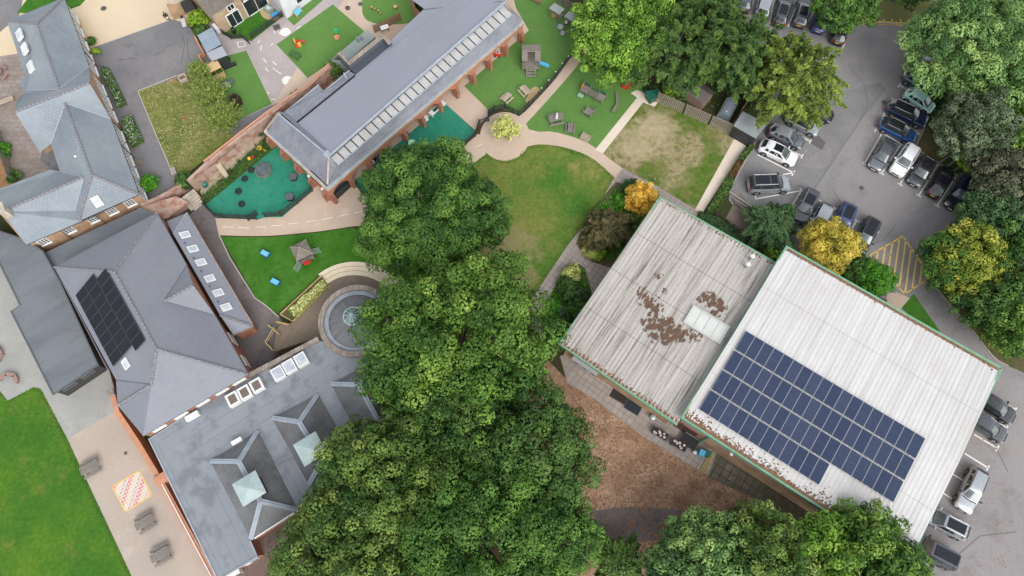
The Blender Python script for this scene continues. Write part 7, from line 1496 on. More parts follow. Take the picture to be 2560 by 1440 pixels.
# arcade front furniture
t=at('white_trough','long white trough table with dark green insert in front of an arcade arch','trough',1094,276,33,-30); b=MB(); b.box((0,0,.5),(2.35,.66,.1)); b.build('frame',M_whp,t); b=MB(); b.box((0,0,.56),(1.3,.42,.04)); b.build('insert',M_darkg,t)
for X in (-1.0,1.0): b=MB(); b.box((X,0,.23),(.1,.55,.45)); b.build('leg',M_whp,t)
t=at('white_stool','white rounded plastic stool beside the white trough','stool',1065,299,20,12); b=MB(); b.lathe((0,0,0),[(.26,.0),(.22,.2),(.3,.42),(.28,.48),(0,.48)],16); b.build('seat',M_whp,t); b=MB(); b.box((0,0,.06),(.5,.4,.1)); b.build('base',M_whp,t)
t=at('yellow_crates','low yellow timber bench inside an arcade arch above the white trough','bench',1083,250,26,-22); b=MB(); slats(b,0,0,.35,1.1,.5,3); b.build('seat',M_wtan,t); b=MB(); b.box((-.45,0,.16),(.07,.4,.33)); b.box((.45,0,.16),(.07,.4,.33)); b.build('leg',M_wtan,t)
t=at('mint_table','small mint green square plastic table on the teal surface','table',1030,361,1,0); b=MB(); 
pts=[(.36*math.copysign(abs(math.cos(a))**.5,math.cos(a)),.36*math.copysign(abs(math.sin(a))**.5,math.sin(a))) for a in [2*math.pi*k/24 for k in range(24)]]
b.prism(pts,.42,.47); b.build('tabletop',M_lime,t)
for X in (-.22,.22):
    for Y in (-.22,.22): b=MB(); b.tube((X,Y,0),(X,Y,.42),.03,.03,8); b.build('leg',M_lime,t)
t=at('blue_chair','deep blue plastic chair beside an arcade pier','chair',1017,341,1,.6); b=MB(); b.box((0,0,.32),(.42,.4,.06)); b.build('seat',M_dblue,t); b=MB(); b.box((0,.2,.52),(.42,.05,.4)); b.build('backrest',M_dblue,t)
for X in (-.17,.17):
    for Y in (-.15,.15): b=MB(); b.tube((X,Y,0),(X,Y,.3),.02,.02,6); b.build('leg',M_dblue,t)
t=at('chalkboard_easel','black chalkboard easel with pale timber edge in front of the arches','easel',952,404,16,20); 
for s in (-1,1): b=MB(); b.face([(-.35,s*.22,.02),(.35,s*.22,.02),(.35,s*.02,1.0),(-.35,s*.02,1.0)][::-s]); b.face([(-.35,s*.21,.02),(.35,s*.21,.02),(.35,s*.01,1.0),(-.35,s*.01,1.0)][::s]); b.build('board',M_blk,t)
b=MB(); 
for s in (-1,1):
    for X in (-.37,.37): b.bar((X,s*.22,0),(X,s*.02,1.02),.04,.04)
b.build('frame',M_wpale,t)
cols=[('white',M_whp),('black',M_blk),('blue',M_dblue),('dark',M_blk),('yellow',M_yel),('red and yellow',M_org),('green',M_grn),('purple',plain('purple_plastic',(.15,.05,.35),.4)),('orange',M_yel)]
for k,(nm_,m_) in enumerate(cols):
    x=932+k*4.6; y=402-k*4.4; t=at('toy_crate','%s toy box, %s from the left in the row under an arch'%(nm_,ORD[k]),'toy box',x,y,33,-30,.4,'coloured toy boxes under the arch'); t.location.z=0; b=MB(); b.box((0,0,.03),(.22,.26,.06))
    for s in (-1,1): b.box((s*.1,0,.2),(.02,.26,.34)); b.box((0,s*.12,.2),(.18,.02,.34))
    b.build('box',m_,t); b=MB(); b.box((0,0,.385),(.23,.28,.03)); b.build('lid',m_,t)
# tyres
TG='black tyres lying on the teal surface'
for x,y,lb in ((612,447,'black tyre on the teal surface, highest of the three on the left'),(596,478,'black tyre on the teal surface, middle one, furthest left'),(604,510,'black tyre on the teal surface, lowest of all'),(628,425,'black tyre touching the octagonal sand pit')):
    t=at('tyre',lb,'tyre',x,y,1,0,.12,TG); t.location.z=0; b=MB(); b.torus((0,0,.14),.25,.13,22,10); b.build('rubber',M_tyre,t,smooth=True)
for x,y,lb in ((551,150,'black tyre beside the ribbed shelter, left one of two'),(567,149,'black tyre beside the ribbed shelter, right one of two')):
    t=at('tyre',lb,'tyre',x,y,1,0,.2,'tyres by the ribbed shelter'); t.location.z=0; b=MB(); b.torus((0,0,.18),.28,.15,22,10); b.build('rubber',M_tyre,t,smooth=True)
t=at('tyre','single black tyre on the painted playground asphalt at the top','tyre',869,20,1,0,.1); t.location.z=0; b=MB(); b.torus((0,0,.1),.21,.09,20,8); b.build('rubber',M_tyre,t,smooth=True)
t=at('octagonal_sand_pit','octagonal timber sand pit under a dark grey sheet cover on the teal surface','sand pit',657,424,20,6,.35); t.location.z=0
o8=[(.92*math.cos(R(22.5+45*k)),.92*math.sin(R(22.5+45*k))) for k in range(8)]; b=MB(); b.prism([(x*1.06,y*1.06) for x,y in o8],0,.33); b.build('timber_frame',M_wgrey,t)
b=MB(); 
for k in range(8): a=o8[k];c=o8[(k+1)%8]; b.face([(a[0],a[1],.36),(c[0],c[1],.36),(c[0]*.5,c[1]*.5,.40),(a[0]*.5,a[1]*.5,.40)]); b.face([(a[0]*.5,a[1]*.5,.40),(c[0]*.5,c[1]*.5,.40),(0,0,.37)]); b.face([(a[0],a[1],.2),(c[0],c[1],.2),(c[0],c[1],.36),(a[0],a[1],.36)])
b.build('cover',mat('dark_grey_tarpaulin',(.12,.145,.155),.35,c2=(.07,.085,.09),sc2=1.8,fine=.1,bump=.6,bsc=3,obj=True),t)
for x,y,lb in ((732,441,'round-cornered black covered water tray nearer the brick piers'),(724,491,'round-cornered black covered water tray beside the straight picket fence')):
    t=at('covered_tray',lb,'water tray',x,y,1,0,.4,'covered trays on the teal surface'); t.location.z=0
    pp_=[(.43*math.copysign(abs(math.cos(a))**.6,math.cos(a)),.43*math.copysign(abs(math.sin(a))**.6,math.sin(a))) for a in [2*math.pi*k/28 for k in range(28)]]
    b=MB(); b.prism([(p[0]*.95,p[1]*.95) for p in pp_],.0,.36); b.build('tray',M_blk,t); b=MB(); b.prism(pp_,.362,.42); b.build('lid',plain('slate_grey_lid',(.10,.105,.125),.5),t)
t=at('yellow_hose','coiled yellow hose on the dark green bank by the nursery wall','hose',648,371,1,0); b=MB()
for r_ in (.16,.22,.28): b.torus((0,0,.05+r_*.1),r_,.035,20,6)
b.path([(.28,0,.05),(.5,-.15,.05),(.62,-.3,.05),(.8,-.2,.05),(.75,-.45,.05),(.5,-.35,.05)],.03); b.path([(.2,.2,.05),(.25,.6,.05),(.15,.9,.05)],.025); b.build('hose',M_yel,t)
t=at('toy_truck','small yellow and red toy on the dark green bank edge','toy',628,397,20,-8); b=MB(); b.box((-.18,0,.15),(.3,.34,.24)); b.build('cab',M_yel,t); b=MB(); b.box((.22,.04,.14),(.34,.26,.18)); b.build('tipper',M_red,t)
for X in (-.2,.2):
    for Y in (-.16,.16): b=MB(); b.tube((X,Y-.02,.07),(X,Y+.02,.07),.07,.07,10); b.build('wheel',M_blk,t)
t=at('green_box','rounded dark green plastic storage lid beside the gravel bed','storage box',511,460,14,22); b=MB(); b.box((0,0,.2),(1.1,.55,.4)); b.build('box',M_darkg,t); b=MB(); b.ball((0,0,.4),(.6,.33,.2),12,8); b.build('lid',plain('green_lid',(.04,.2,.13),.5),t)
# timber playhouse with pyramid roof
t=at('pavilion_playhouse','square play house with brown pyramid roof, green ladders and red counter','play house',757,628,40,17,0)
t.location=W(764,640,0); b=MB(); s=.95; q=[(-s,-s,1.65),(s,-s,1.65),(s,s,1.65),(-s,s,1.65)]; top=(0,0,2.45)
t.rotation_euler=(0,0,hd(760,630,45,-22))
for k in range(4): b.face([q[k],q[(k+1)%4],top])
b.build('roof',mat('brown_felt_boards',(.17,.135,.12),.85,brick=(3,.12,.012,.3,(.20,.165,.15),(.08,.065,.06)),c2=(.25,.22,.18),sc2=1.2,fine=.15),t)
b=MB()
for k in range(4): b.bar(Vector(q[k])+Vector((0,0,.02)),Vector(top)+Vector((0,0,.02)),.06,.04)
b.build('hip_trim',M_wpale,t); b=MB()
for X in (-.8,.8):
    for Y in (-.8,.8): b.box((X,Y,.85),(.09,.09,1.7))
b.build('post',M_wgrey,t); b=MB(); b.box((0,0,.35),(1.7,1.7,.07)); b.build('floor',M_wgrey,t); b=MB(); b.box((0,-.86,.95),(1.6,.04,.3)); b.box((-.86,0,.8),(.04,1.6,.6)); b.build('side_panel',M_wgrey,t)
b=MB(); b.box((-.1,-1.15,.75),(.75,.4,.08)); b.build('counter',M_red,t)
for (x0,y0,x1,y1) in ((-.85,-.75,-1.65,-1.05),(.85,-.2,1.7,-.1)):
    b=MB(); dn=Vector((x1-x0,y1-y0,0)).normalized(); pr=Vector((-dn.y,dn.x,0))*.3
    for k in range(5): u_=(k+.5)/5; c=Vector((x0+(x1-x0)*u_,y0+(y1-y0)*u_,.6*(1-u_)+.05)); b.bar(c-pr,c+pr,.09,.03)
    for s_ in (-1,1): b.bar(Vector((x0,y0,.62))+pr*s_,Vector((x1,y1,.04))+pr*s_,.05,.06)
    b.build('ladder',plain('pale_green_timber',(.22,.33,.26),.7),t)
for x,y,lb in ((662,633,'sky blue lidded play tray on the turf, upper of two'),(687,704,'sky blue lidded play tray on the turf, lower of two')):
    t=at('blue_play_tray',lb,'play tray',x,y,26,14,.5,'blue play trays on the turf'); t.location.z=0; b=MB(); b.box((0,0,.42),(.98,.58,.18)); b.build('tray',plain('mid_blue_plastic',(.02,.16,.38),.4),t); b=MB(); b.box((0,0,.53),(.84,.5,.05)); b.box((.12,.14,.56),(.18,.04,.02)); b.box((-.12,-.14,.56),(.18,.04,.02)); b.build('lid',plain('pale_blue_plastic',(.16,.47,.70),.4),t)
    for X in (-.4,.4):
        for Y in (-.22,.22): b=MB(); b.box((X,Y,.17),(.06,.06,.34)); b.build('leg',plain('mid_blue_plastic',(.02,.16,.38),.4),t)
# upper nursery yard
t=at('timber_play_hut','bright new timber play hut with sloping boarded roof and open front bays','play house',536,174,36,-18,1.2); t.location.z=0; b=MB(); b.up([(-.85,-.25,1.35),(.85,-.25,1.35),(.85,.95,1.5),(-.85,.95,1.5)]); b.up([(-.85,-.25,1.31),(.85,-.25,1.31),(.85,.95,1.46),(-.85,.95,1.46)]); b.build('roof',M_wtan,t)
b=MB(); b.box((0,.85,.7),(1.6,.05,1.4)); b.box((-.78,.2,.65),(.05,1.3,1.3)); b.box((.78,.2,.65),(.05,1.3,1.3)); b.box((0,.1,.5),(.05,1.2,1.0)); b.build('wall',M_wtan,t); b=MB(); b.box((0,-.45,.45),(1.6,.6,.06)); b.box((0,-.76,.28),(1.6,.05,.4)); b.build('counter',M_wtan2,t)
t=at('rubber_track','black studded rubber balance track beside the timber hut','balance track',576,166,36,-15); b=MB(); b.box((0,0,.12),(1.55,.42,.24)); b.build('base',M_blk,t); b=MB()
for k in range(6): b.box((-.6+k*.24,0,.26),(.1,.3,.04))
b.build('studs',plain('dark_grey_rubber',(.05,.055,.06),.7),t)
t=at('basketball_stand','grey toy basketball stand lying over on the artificial grass','basketball stand',571,210,18,-4); b=MB(); b.tube((-.35,.9,.2),(-.25,.1,.25),.035,.035,8); b.tube((-.25,.1,.25),(-.2,-.05,.25),.05,.05,8); b.build('pole',M_chrome,t); b=MB(); b.face([(-.4,.1,.3),(-.1,.15,.3),(.35,-.5,.22),(.15,-.7,.2),(-.2,-.5,.22)][::-1]); b.box((-.45,.0,.25),(.3,.14,.1)); b.build('base',plain('light_grey_plastic',(.45,.47,.5),.5),t); b=MB(); b.box((.4,.05,.28),(.75,.6,.05),.45); b.build('backboard',plain('slate_plastic',(.1,.11,.135),.5),t); b=MB(); b.torus((-.35,-.6,.15),.33,.03,20,6); b.build('hoop',plain('dark_green_hoop',(.02,.06,.03),.5),t)
t=at('climbing_dome','dark brown plastic climbing frame with a blue and orange slide on the artificial grass','climbing frame',594,258,30,12); b=MB(); oc=[(.62*math.cos(R(60*k+10)),.62*math.sin(R(60*k+10))) for k in range(6)]
for k in range(6):
    a=oc[k];c=oc[(k+1)%6]; b.bar((a[0],a[1],0),(a[0]*.8,a[1]*.8,1.2),.16,.12); b.bar((a[0],a[1],.25),(c[0],c[1],.25),.12,.2); b.bar((a[0]*.8,a[1]*.8,1.15),(c[0]*.8,c[1]*.8,1.15),.16,.14); b.bar((a[0],a[1],.7),(c[0],c[1],.7),.08,.14)
b.box((0,0,.6),(1.0,.9,.08)); b.build('frame',plain('dark_brown_plastic',(.045,.028,.02),.5),t); b=MB(); b.bar((-.4,.5,.7),(-.75,.6,.35),.34,.08); b.build('slide_top',M_org,t); b=MB(); b.bar((-.75,.6,.35),(-.95,.25,.1),.36,.08); b.build('slide_end',M_dblue,t)
t=at('red_yellow_playhouse','red and yellow plastic toy climber on the middle turf','toy climber',746,112,28,-8); b=MB(); b.box((-.25,.15,.4),(.12,.6,.8)); b.box((.15,-.2,.3),(.4,.35,.6)); b.build('panel',M_yel,t); b=MB(); b.box((.0,.05,.55),(.6,.4,.1)); b.bar((.2,.1,.55),(.85,.1,.1),.3,.07); b.bar((-.3,-.2,.5),(-.1,-.5,.1),.3,.06); b.build('slide',M_red,t)
t=at('green_covered_table','low table draped with artificial grass on the middle turf','table',740,142,32,18); b=MB(); b.box((0,0,.42),(1.35,.75,.08)); b.build('grass_top',plain('grass_cloth',(.05,.12,.03),.95,),t)
for X in (-.55,.55):
    for Y in (-.3,.3): b=MB(); b.box((X,Y,.19),(.07,.07,.38)); b.build('leg',M_blackp,t)
for x,y,m_,lb in ((841,80,M_grn,'bright green shell seat on the middle turf'),(843,96,plain('salmon_plastic',(.62,.27,.14),.4),'salmon orange shell seat on the middle turf')):
    t=at('shell_seat',lb,'toy seat',x,y,20,-4,group='shell seats on the middle turf'); b=MB(); b.lathe((0,0,0),[(0,.08),(.18,.06),(.36,.2),(.33,.24),(.16,.12),(0,.14)],14); b.box((.12,.05,.26),(.3,.2,.12)); b.build('seat',m_,t); b=MB(); b.box((0,0,.04),(.3,.3,.08)); b.build('base',m_,t)
for x,y,r_,lb in ((989,20,.28,'large pale tree stump on the rounded turf'),(930,21,.16,'small stump, leftmost on the rounded turf'),(937,25,.13,'small stump next to the leftmost one on the rounded turf'),(947,30,.12,'small stump in the middle of the stump trail on the rounded turf'),(951,36,.11,'smallest stump at the end of the stump trail')):
    t=at('tree_stump',lb,'stump',x,y,1,0,group='stumps on the rounded turf'); b=MB(); b.tube((0,0,0),(0,0,.3),r_*1.05,r_,14); b.build('log',mat('stump_bark',(.22,.13,.07),.9,fine=.2,obj=True),t); b=MB(); b.tube((0,0,.30),(0,0,.32),r_*.93,r_*.9,14); b.build('cut_face',mat('stump_face',(.48,.33,.18),.85,fine=.15,obj=True),t)
t=at('water_table','grey-green framed water tray beside the annexe','water tray',674,27,24,14); b=MB(); b.box((0,0,.3),(1.0,.8,.5)); b.build('tray',plain('grey_green_plastic',(.25,.32,.27),.6),t); b=MB(); b.box((0,0,.57),(.55,.4,.06)); b.build('lid',plain('pale_grey_tub',(.5,.55,.53),.4),t)
t=at('blue_water_tray','bright blue plastic tray by the picket fence, right of the grey one','water tray',688,40,26,-20); b=MB(); b.box((0,0,.3),(1.0,.5,.12)); b.build('tray',M_blue,t); b=MB(); b.box((-.35,0,.12),(.08,.4,.24)); b.box((.35,0,.12),(.08,.4,.24)); b.build('stand',M_blk,t)
t=at('water_butt','black round water butt at the corner of the stone cottage','water butt',583,75,1,0,.5); t.location.z=0; b=MB(); b.lathe((0,0,0),[(.2,0),(.25,.4),(.25,.8),(.22,.8),(.2,.4),(0,.4)],16); b.build('barrel',M_blk,t); b=MB(); b.torus((0,0,.8),.235,.02,16,6); b.build('rim',M_greyp,t)
t=at('abacus_frame','sky blue play panel on an orange frame beside the white annexe','play panel',745,30,12,-14,.4); t.location.z=0; b=MB(); b.face([(-.5,-.25,.3),(.5,-.25,.3),(.5,.2,.75),(-.5,.2,.75)]); b.face([(-.5,-.24,.28),(.5,-.24,.28),(.5,.21,.73),(-.5,.21,.73)][::-1]); b.build('panel',M_cyan,t); b=MB()
for X in (-.53,.53): b.bar((X,-.35,.0),(X,.2,.8),.06,.05); b.bar((X,.45,.0),(X,.2,.8),.06,.05)
b.build('frame',M_org,t)
t=at('white_bench_frame','white metal garden bench at the courtyard edge near the person','bench',457,52,10,34,.5); t.location.z=0; b=MB(); b.box((0,0,.42),(1.7,.5,.07)); b.build('seat',mat('off_white_metal',(.55,.53,.5),.6,obj=True,fine=.1),t)
for X in (-.75,.75): b=MB(); b.box((X,0,.2),(.08,.45,.4)); b.build('leg',M_greyp,t)
b=MB(); b.box((-.6,0,.5),(.3,.4,.1)); b.build('cushion',M_blk,t)
for x,y,l_ in ((434,10,1.0),(445,27,.9)):
    pass
bw=thing('brick_entrance_bay','low brick and cream entrance bay at the top beside the person','wall',W(450,20,0)); b=MB(); b.prism([W(x,y,0) for x,y in ((424,24),(453,14),(466,36),(437,50))],0,.9); b.build('brick_base',M_brickY,bw,world=True); b=MB(); b.prism([W(x,y,.9) for x,y in ((418,-12),(450,-20),(460,4),(428,12))],0,1.2); b.build('cream_block',mat('cream_block',(.55,.47,.36),.85,brick=(.9,.3,.03,0,(.58,.5,.39),(.3,.25,.2)),fine=.1),bw,world=True)
dp_=thing('sunken_dark_porch','black flat-roofed porch against the cottage side wall','porch',W(470,18,0)); b=MB(); P=[W(x,y,1.6) for x,y in ((450,5),(474,-4),(488,22),(464,34))]; b.up(P); b.build('roof',plain('black_felt',(.03,.03,.032),.8),dp_,world=True); b=MB(); b.skirt([p-Vector((0,0,.02)) for p in P],0); b.build('wall',M_brickY,dp_,world=True)
hb=thing('low_brick_bed_wall','low weathered brick wall beside the hedge bed and sheds','wall',W(495,110,0)); b=MB(); b.ribbon([W(x,y,.7) for x,y in ((484,86),(497,112),(508,132),(495,136),(507,158))],.22,0,.7); b.build('brick',M_brickO,hb,world=True); 
pl=at('stone_planter','square pale stone planter with a soil top by the meadow corner','planter',456,194,28,-12,.3); pl.location.z=0; b=MB()
for s in (-1,1): b.box((0,s*.38,.2),(.95,.2,.4)); b.box((s*.4,0,.2),(.16,.55,.4))
b.build('stone_rim',M_stone,pl); b=MB(); b.box((0,0,.14),(.62,.54,.28)); b.build('soil',mat('brown_soil',(.2,.12,.07),.95,fine=.2,obj=True),pl)
ground('brick_patch',[(419,203),(440,194),(448,200),(424,210)],6,M_brick)
st2=at('concrete_pad','small pale concrete block at the lower corner of the meadow','concrete block',434,429,6,18); b=MB(); b.box((0,0,.08),(.9,.55,.16)); b.build('block',M_kerb,st2)
pt=at('terracotta_pot','small terracotta pot lying in the rough meadow','pot',461,297,1,0); b=MB(); b.lathe((0,0,0),[(0,.02),(.14,.02),(.2,.3),(.17,.3),(.12,.1),(0,.1)],14); b.build('pot',plain('terracotta',(.40,.16,.09),.8),pt); b=MB(); b.torus((0,0,.3),.19,.02,14,6); b.build('rim',plain('terracotta',(.40,.16,.09),.8),pt)
pt=at('plant_pot','pale round plant pot by the old school wall near the round bush','pot',350,406,1,0,.2); pt.location.z=0; b=MB(); b.lathe((0,0,0),[(0,.02),(.17,.02),(.23,.35),(.2,.35),(0,.28)],14); b.build('pot',plain('tan_pot',(.35,.27,.18),.8),pt); b=MB(); b.ball((0,0,.36),(.16,.16,.08),8,5); b.build('plant',plain('dull_green_leaf',(.12,.14,.05),.8),pt)
t=at('white_propane_box','white condensing unit on the wall side beside the sheds','air conditioner',541,71,16,22,.5); t.location.z=0; b=MB(); b.box((0,0,.5),(1.0,.4,.8)); b.build('casing',M_whp,t); b=MB(); b.tube((.15,-.2,.5),(.15,-.22,.5),.28,.28,14); b.build('fan_grille',M_greyp,t)
t=at('white_table','white folding table tucked beside the fenced corner of the grey roof','table',961,68,24,-8,.7); t.location.z=0; b=MB(); b.box((0,0,.72),(1.0,.6,.05)); b.build('tabletop',M_whp,t)
for X in (-.42,.42): b=MB(); b.box((X,0,.35),(.05,.5,.7)); b.build('leg',M_greyp,t)
picket('timber_fence','short brown timber fence between the rounded turf and the grey roof',[(938,82),(952,76),(985,60),(1002,50)],1.3,plain('warm_brown_timber',(.2,.13,.08),.8),gap=.12,wd=.1)
t=at('white_awning_frame','white metal frame and black rail at the corner of the rounded turf','frame',1040,12,22,24); b=MB(); b.bar((-1,0,2.2),(1,0,2.2),.1,.1); b.tube((-.95,0,0),(-.95,0,2.2),.04,.04,8); b.tube((.95,0,0),(.95,0,2.2),.04,.04,8); b.build('frame',M_whp,t); b=MB(); b.box((0,-.2,2.1),(2.0,.1,.08)); b.build('rail',M_blk,t)
# terrace by low hall
t=at('dark_mat','matt black door mat area frame under the low hall eave, left of two','mat',1548,990,36,22); b=MB(); b.box((0,0,.03),(1.75,1.05,.04)); b.build('mat',plain('dark_brown_mat',(.035,.028,.025),.9),t); b=MB(); b.box((.92,0,.04),(.06,1.05,.06)); b.build('edge',M_wgrey,t)
t=at('dark_mat','navy black door mat under the low hall eave, right of two','mat',1583,1017,36,22); b=MB(); b.box((0,0,.03),(1.6,1.15,.04)); b.build('mat',plain('navy_mat',(.02,.03,.04),.85),t); b=MB(); b.box((-.84,0,.04),(.06,1.1,.06)); b.build('edge',M_wgrey,t)
t=at('metal_bin','round galvanised bin against the low hall wall','bin',1632,1043,1,0,.5); t.location.z=0; b=MB(); b.lathe((0,0,0),[(.24,0),(.27,.7),(.28,.72),(.14,.8),(0,.82)],18); b.build('bin',plain('galvanised',(.5,.54,.56),.4,metal=.5),t); b=MB(); b.torus((0,0,.83),.05,.015,10,5); b.build('handle',M_chrome,t)
for i,(x,y) in enumerate(((1651,1084),(1698,1112))):
    t=at('black_display_table','black trestle table crowded with pale items on the terrace, %s'%('upper left one' if not i else 'lower right one'),'table',x,y,36,20,.7,'black trestle tables on the terrace'); t.location.z=0; b=MB(); b.box((0,0,.7),(1.6,.72,.05)); b.build('tabletop',M_blk,t)
    for X in (-.7,.7): b=MB(); b.box((X,0,.34),(.05,.6,.68)); b.build('leg',M_blk,t)
    rg=random.Random(i+4)
    for k in range(7):
        p=t.matrix_basis@Vector((-.55+.17*k+rg.uniform(-.04,.04),rg.uniform(-.22,.22),.727)); rd=k%3==0
        nm_='plate' if rd else 'box'; it=thing('pale_'+nm_,'pale pinkish %s on the %s black trestle table'%(nm_,'upper left' if not i else 'lower right'),nm_,p,rg.uniform(0,3),'pale items on the black trestle tables'); b=MB()
        if rd: b.lathe((0,0,0),[(0,.01),(.09,.0),(.14,.035),(.13,.04),(.08,.015),(0,.02)],14)
        else: b.box((0,0,.04),(.2,.15,.08)); b.box((0,0,.085),(.21,.16,.012))
        b.build('dish' if rd else 'carton',mat('pale_pink_card',(.62,.50,.45),.7,obj=True,fine=.1),it)
t=at('black_play_table','large square black table against the brick wall of the white hall','table',1724,1104,36,22,.7); t.location.z=0; b=MB(); b.box((0,0,.62),(1.6,1.1,.06)); b.build('tabletop',M_blk,t)
for X in (-.7,.7):
    for Y in (-.45,.45): b=MB(); b.box((X,Y,.3),(.07,.07,.6)); b.build('leg',M_blk,t)
b=MB(); b.box((0,.6,.75),(1.6,.05,.3)); b.build('upstand',M_wgrey,t)
for x,y,m_,lb,L_ in ((1739,1131,M_whp,'white folding stool between the trestle table and the blue bin','stool'),(1754,1133,M_cyan,'blue recycling bin with open dark top beside the green bin','bin'),(1769,1135,M_darkg,'dark green wheeled bin beside the timber steps','bin')):
    t=at('wheeled_bin' if L_=='bin' else 'folding_stool',lb,L_,x,y,14,7,.6); t.location.z=0; b=MB()
    if L_=='bin':
        b.box((0,0,.45),(.5,.5,.9)); b.build('body',m_,t); b=MB(); b.box((0,.02,.93),(.54,.56,.06)); b.build('lid',m_,t)
        b=MB(); b.tube((-.22,.27,.1),(-.16,.27,.1),.1,.1,10); b.tube((.16,.27,.1),(.22,.27,.1),.1,.1,10); b.build('wheel',M_blk,t)
    else:
        b.box((0,0,.45),(.34,.3,.04)); b.build('seat',m_,t); b=MB(); b.bar((-.15,-.12,0),(-.15,.12,.44),.03,.03); b.bar((.15,.12,0),(.15,-.12,.44),.03,.03); b.build('leg',m_,t)
t=thing('timber_edge_steps','three pale yellow timber step edges beside the bins','steps',W(1765,1160,0))
for k in range(3): b=MB(); a=W(1781+k*4-4,1132+k*2-2,.1);c=W(1751+k*5,1178+k*2.5,.1); b.bar(a,c,.13,.2-.05*k); b.build('step',M_wtan2,t,world=True)
t=at('flagpole_base','small silver bollard lamp at the edge of the patchy lawn','bollard',1636,450,1,0,.5); t.location.z=0; b=MB(); b.tube((0,0,0),(0,0,.7),.05,.05,8); b.build('post',M_greyp,t); b=MB(); b.ball((0,0,.75),.11,10,6); b.build('lamp',M_chrome,t)
# fence post lights
for k,(x,y) in enumerate(((1421,140),(1406,158),(1389,179),(1372,200),(1354,220),(1297,276),(1262,268),(1240,272))):
    pass
t=thing('fence_lights','white ball lights along the nursery picket fence','fence lights',W(1380,190,0)); 
for (x,y) in ((1421,140),(1406,158),(1389,179),(1372,200),(1354,220)): c=W(x,y,1.2); b=MB(); b.ball(c,.08,8,6); b.build('light',M_whp,t,world=True); b=MB(); b.tube((c.x,c.y,0),(c.x,c.y,1.13),.02,.02,6); b.build('stem',M_greyp,t,world=True)
t=at('blue_chair_circle','blue-grey metal ring table frame on the lower deck','table',684,1357,1,0,.7); t.location.z=.3; b=MB(); b.torus((0,0,.7),.5,.03,20,6); b.build('ring',plain('slate_blue_metal',(.06,.10,.2),.5),t); b=MB()
for k in range(6): a=k*1.047; b.tube((.5*math.cos(a),.5*math.sin(a),0),(.5*math.cos(a),.5*math.sin(a),.7),.025,.025,6)
b.build('leg',plain('slate_blue_metal',(.06,.10,.2),.5),t)
t=at('deep_blue_box','deep blue plastic box at the upper corner of the lower deck','box',759,1273,20,-8,.8); t.location.z=.3; b=MB(); b.box((0,0,.3),(.6,.4,.6)); b.build('box',M_dblue,t); b=MB(); b.box((0,0,.62),(.64,.44,.05)); b.build('lid',M_dblue,t)
# person
t=at('person','person in dark clothes walking across the cream drive at the edge of the courtyard','person',424,54,14,18)
def skin(name,nodes,edges,m,parent,sub=1):
    me=bpy.data.meshes.new(name); me.from_pydata([n[0] for n in nodes],edges,[]); me.materials.append(m); o=bpy.data.objects.new(name,me); C.objects.link(o); o.parent=parent
    md=o.modifiers.new('skin','SKIN'); md.use_smooth_shade=True
    for i,n in enumerate(nodes): me.skin_vertices[0].data[i].radius=(n[1],n[1] if len(n)<3 else n[2]); 
    me.skin_vertices[0].data[0].use_root=True; s=o.modifiers.new('sub','SUBSURF'); s.levels=sub; s.render_levels=sub; return o
nb=[((0,0,.92),.12,.10),((0,0,1.15),.12,.10),((.03,0,1.38),.15,.10),((.05,0,1.50),.055),((.08,0,1.57),.06),((.10,0,1.66),.085,.08),((.10,0,1.74),.06),
 ((.03,.19,1.40),.055),((.0,.25,1.13),.042),((.16,.22,.95),.032),((.22,.21,.90),.03),((.03,-.19,1.40),.055),((.05,-.26,1.13),.042),((.24,-.2,1.02),.032),((.30,-.19,1.0),.03),
 ((.02,.09,.86),.085),((.14,.10,.48),.06),((.10,.10,.09),.042),((.22,.11,.04),.035),((-.02,-.09,.86),.085),((-.10,-.10,.48),.06),((-.28,-.10,.12),.042),((-.18,-.11,.04),.035)]
eb=[(0,1),(1,2),(2,3),(3,4),(4,5),(5,6),(2,7),(7,8),(8,9),(9,10),(2,11),(11,12),(12,13),(13,14),(0,15),(15,16),(16,17),(17,18),(0,19),(19,20),(20,21),(21,22)]
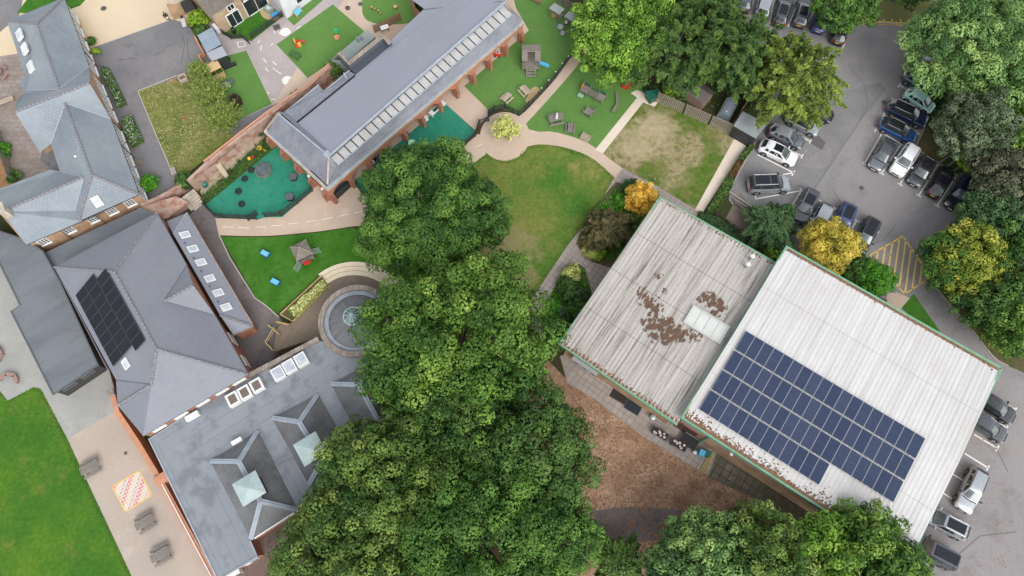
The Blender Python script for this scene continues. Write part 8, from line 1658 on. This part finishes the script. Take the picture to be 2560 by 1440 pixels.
M_skin=plain('skin_tone',(.45,.27,.19),.6); M_cl=plain('dark_navy_clothing',(.015,.017,.022),.85,fine=.2)
for q,(hx,hy,hz) in enumerate(((.22,.21,.90),(.30,-.19,1.0))):
    base=len(nb); pi_=10 if q==0 else 14
    for f,(dy,ln) in enumerate(((-.03,.07),(-.01,.085),(.01,.08),(.03,.065))):
        nb+= [((hx+.05,hy+dy,hz-.01),.009),((hx+.05+ln*.6,hy+dy,hz-.03),.008),((hx+.05+ln,hy+dy,hz-.06),.007)]; k=len(nb)-3; eb+=[(pi_,k),(k,k+1),(k+1,k+2)]
    s_=1 if q==0 else -1; nb+=[((hx+.03,hy-.045*s_,hz),.01),((hx+.07,hy-.06*s_,hz-.02),.008)]; k=len(nb)-2; eb+=[(pi_,k),(k,k+1)]
skin('body',nb,eb,M_skin,t)
nc=[((0,0,.92),.145,.125),((0,0,1.15),.145,.125),((.03,0,1.38),.175,.125),((.04,0,1.47),.085),((.03,.19,1.40),.075),((.0,.25,1.13),.06),((.14,.225,.97),.045),((.03,-.19,1.40),.075),((.05,-.26,1.13),.06),((.22,-.21,1.03),.045)]
skin('jacket',nc,[(0,1),(1,2),(2,3),(2,4),(4,5),(5,6),(2,7),(7,8),(8,9)],M_cl,t)
nt_=[((0,0,.93),.14,.12),((.02,.09,.84),.105),((.14,.10,.48),.078),((.10,.10,.11),.06),((-.02,-.09,.84),.105),((-.10,-.10,.48),.078),((-.28,-.10,.14),.06)]
skin('trousers',nt_,[(0,1),(1,2),(2,3),(0,4),(4,5),(5,6)],plain('black_trousers',(.012,.012,.014),.85),t)
b=MB(); b.ball((.085,0,1.71),(.105,.095,.09),10,8); b.build('hair',plain('dark_hair',(.02,.014,.01),.7),t,smooth=True)
b=MB(); b.ball((.185,0,1.65),(.018,.012,.014),6,5); b.build('nose',M_skin,t)
t2=at('papers','pale sheet of papers held by the person in dark clothes','papers',419,44,14,18,1.0); t2.location=t.matrix_basis@Vector((.33,0,1.0)); b=MB(); b.box((0,0,0),(.2,.28,.012)); b.build('sheet',M_whp,t2)
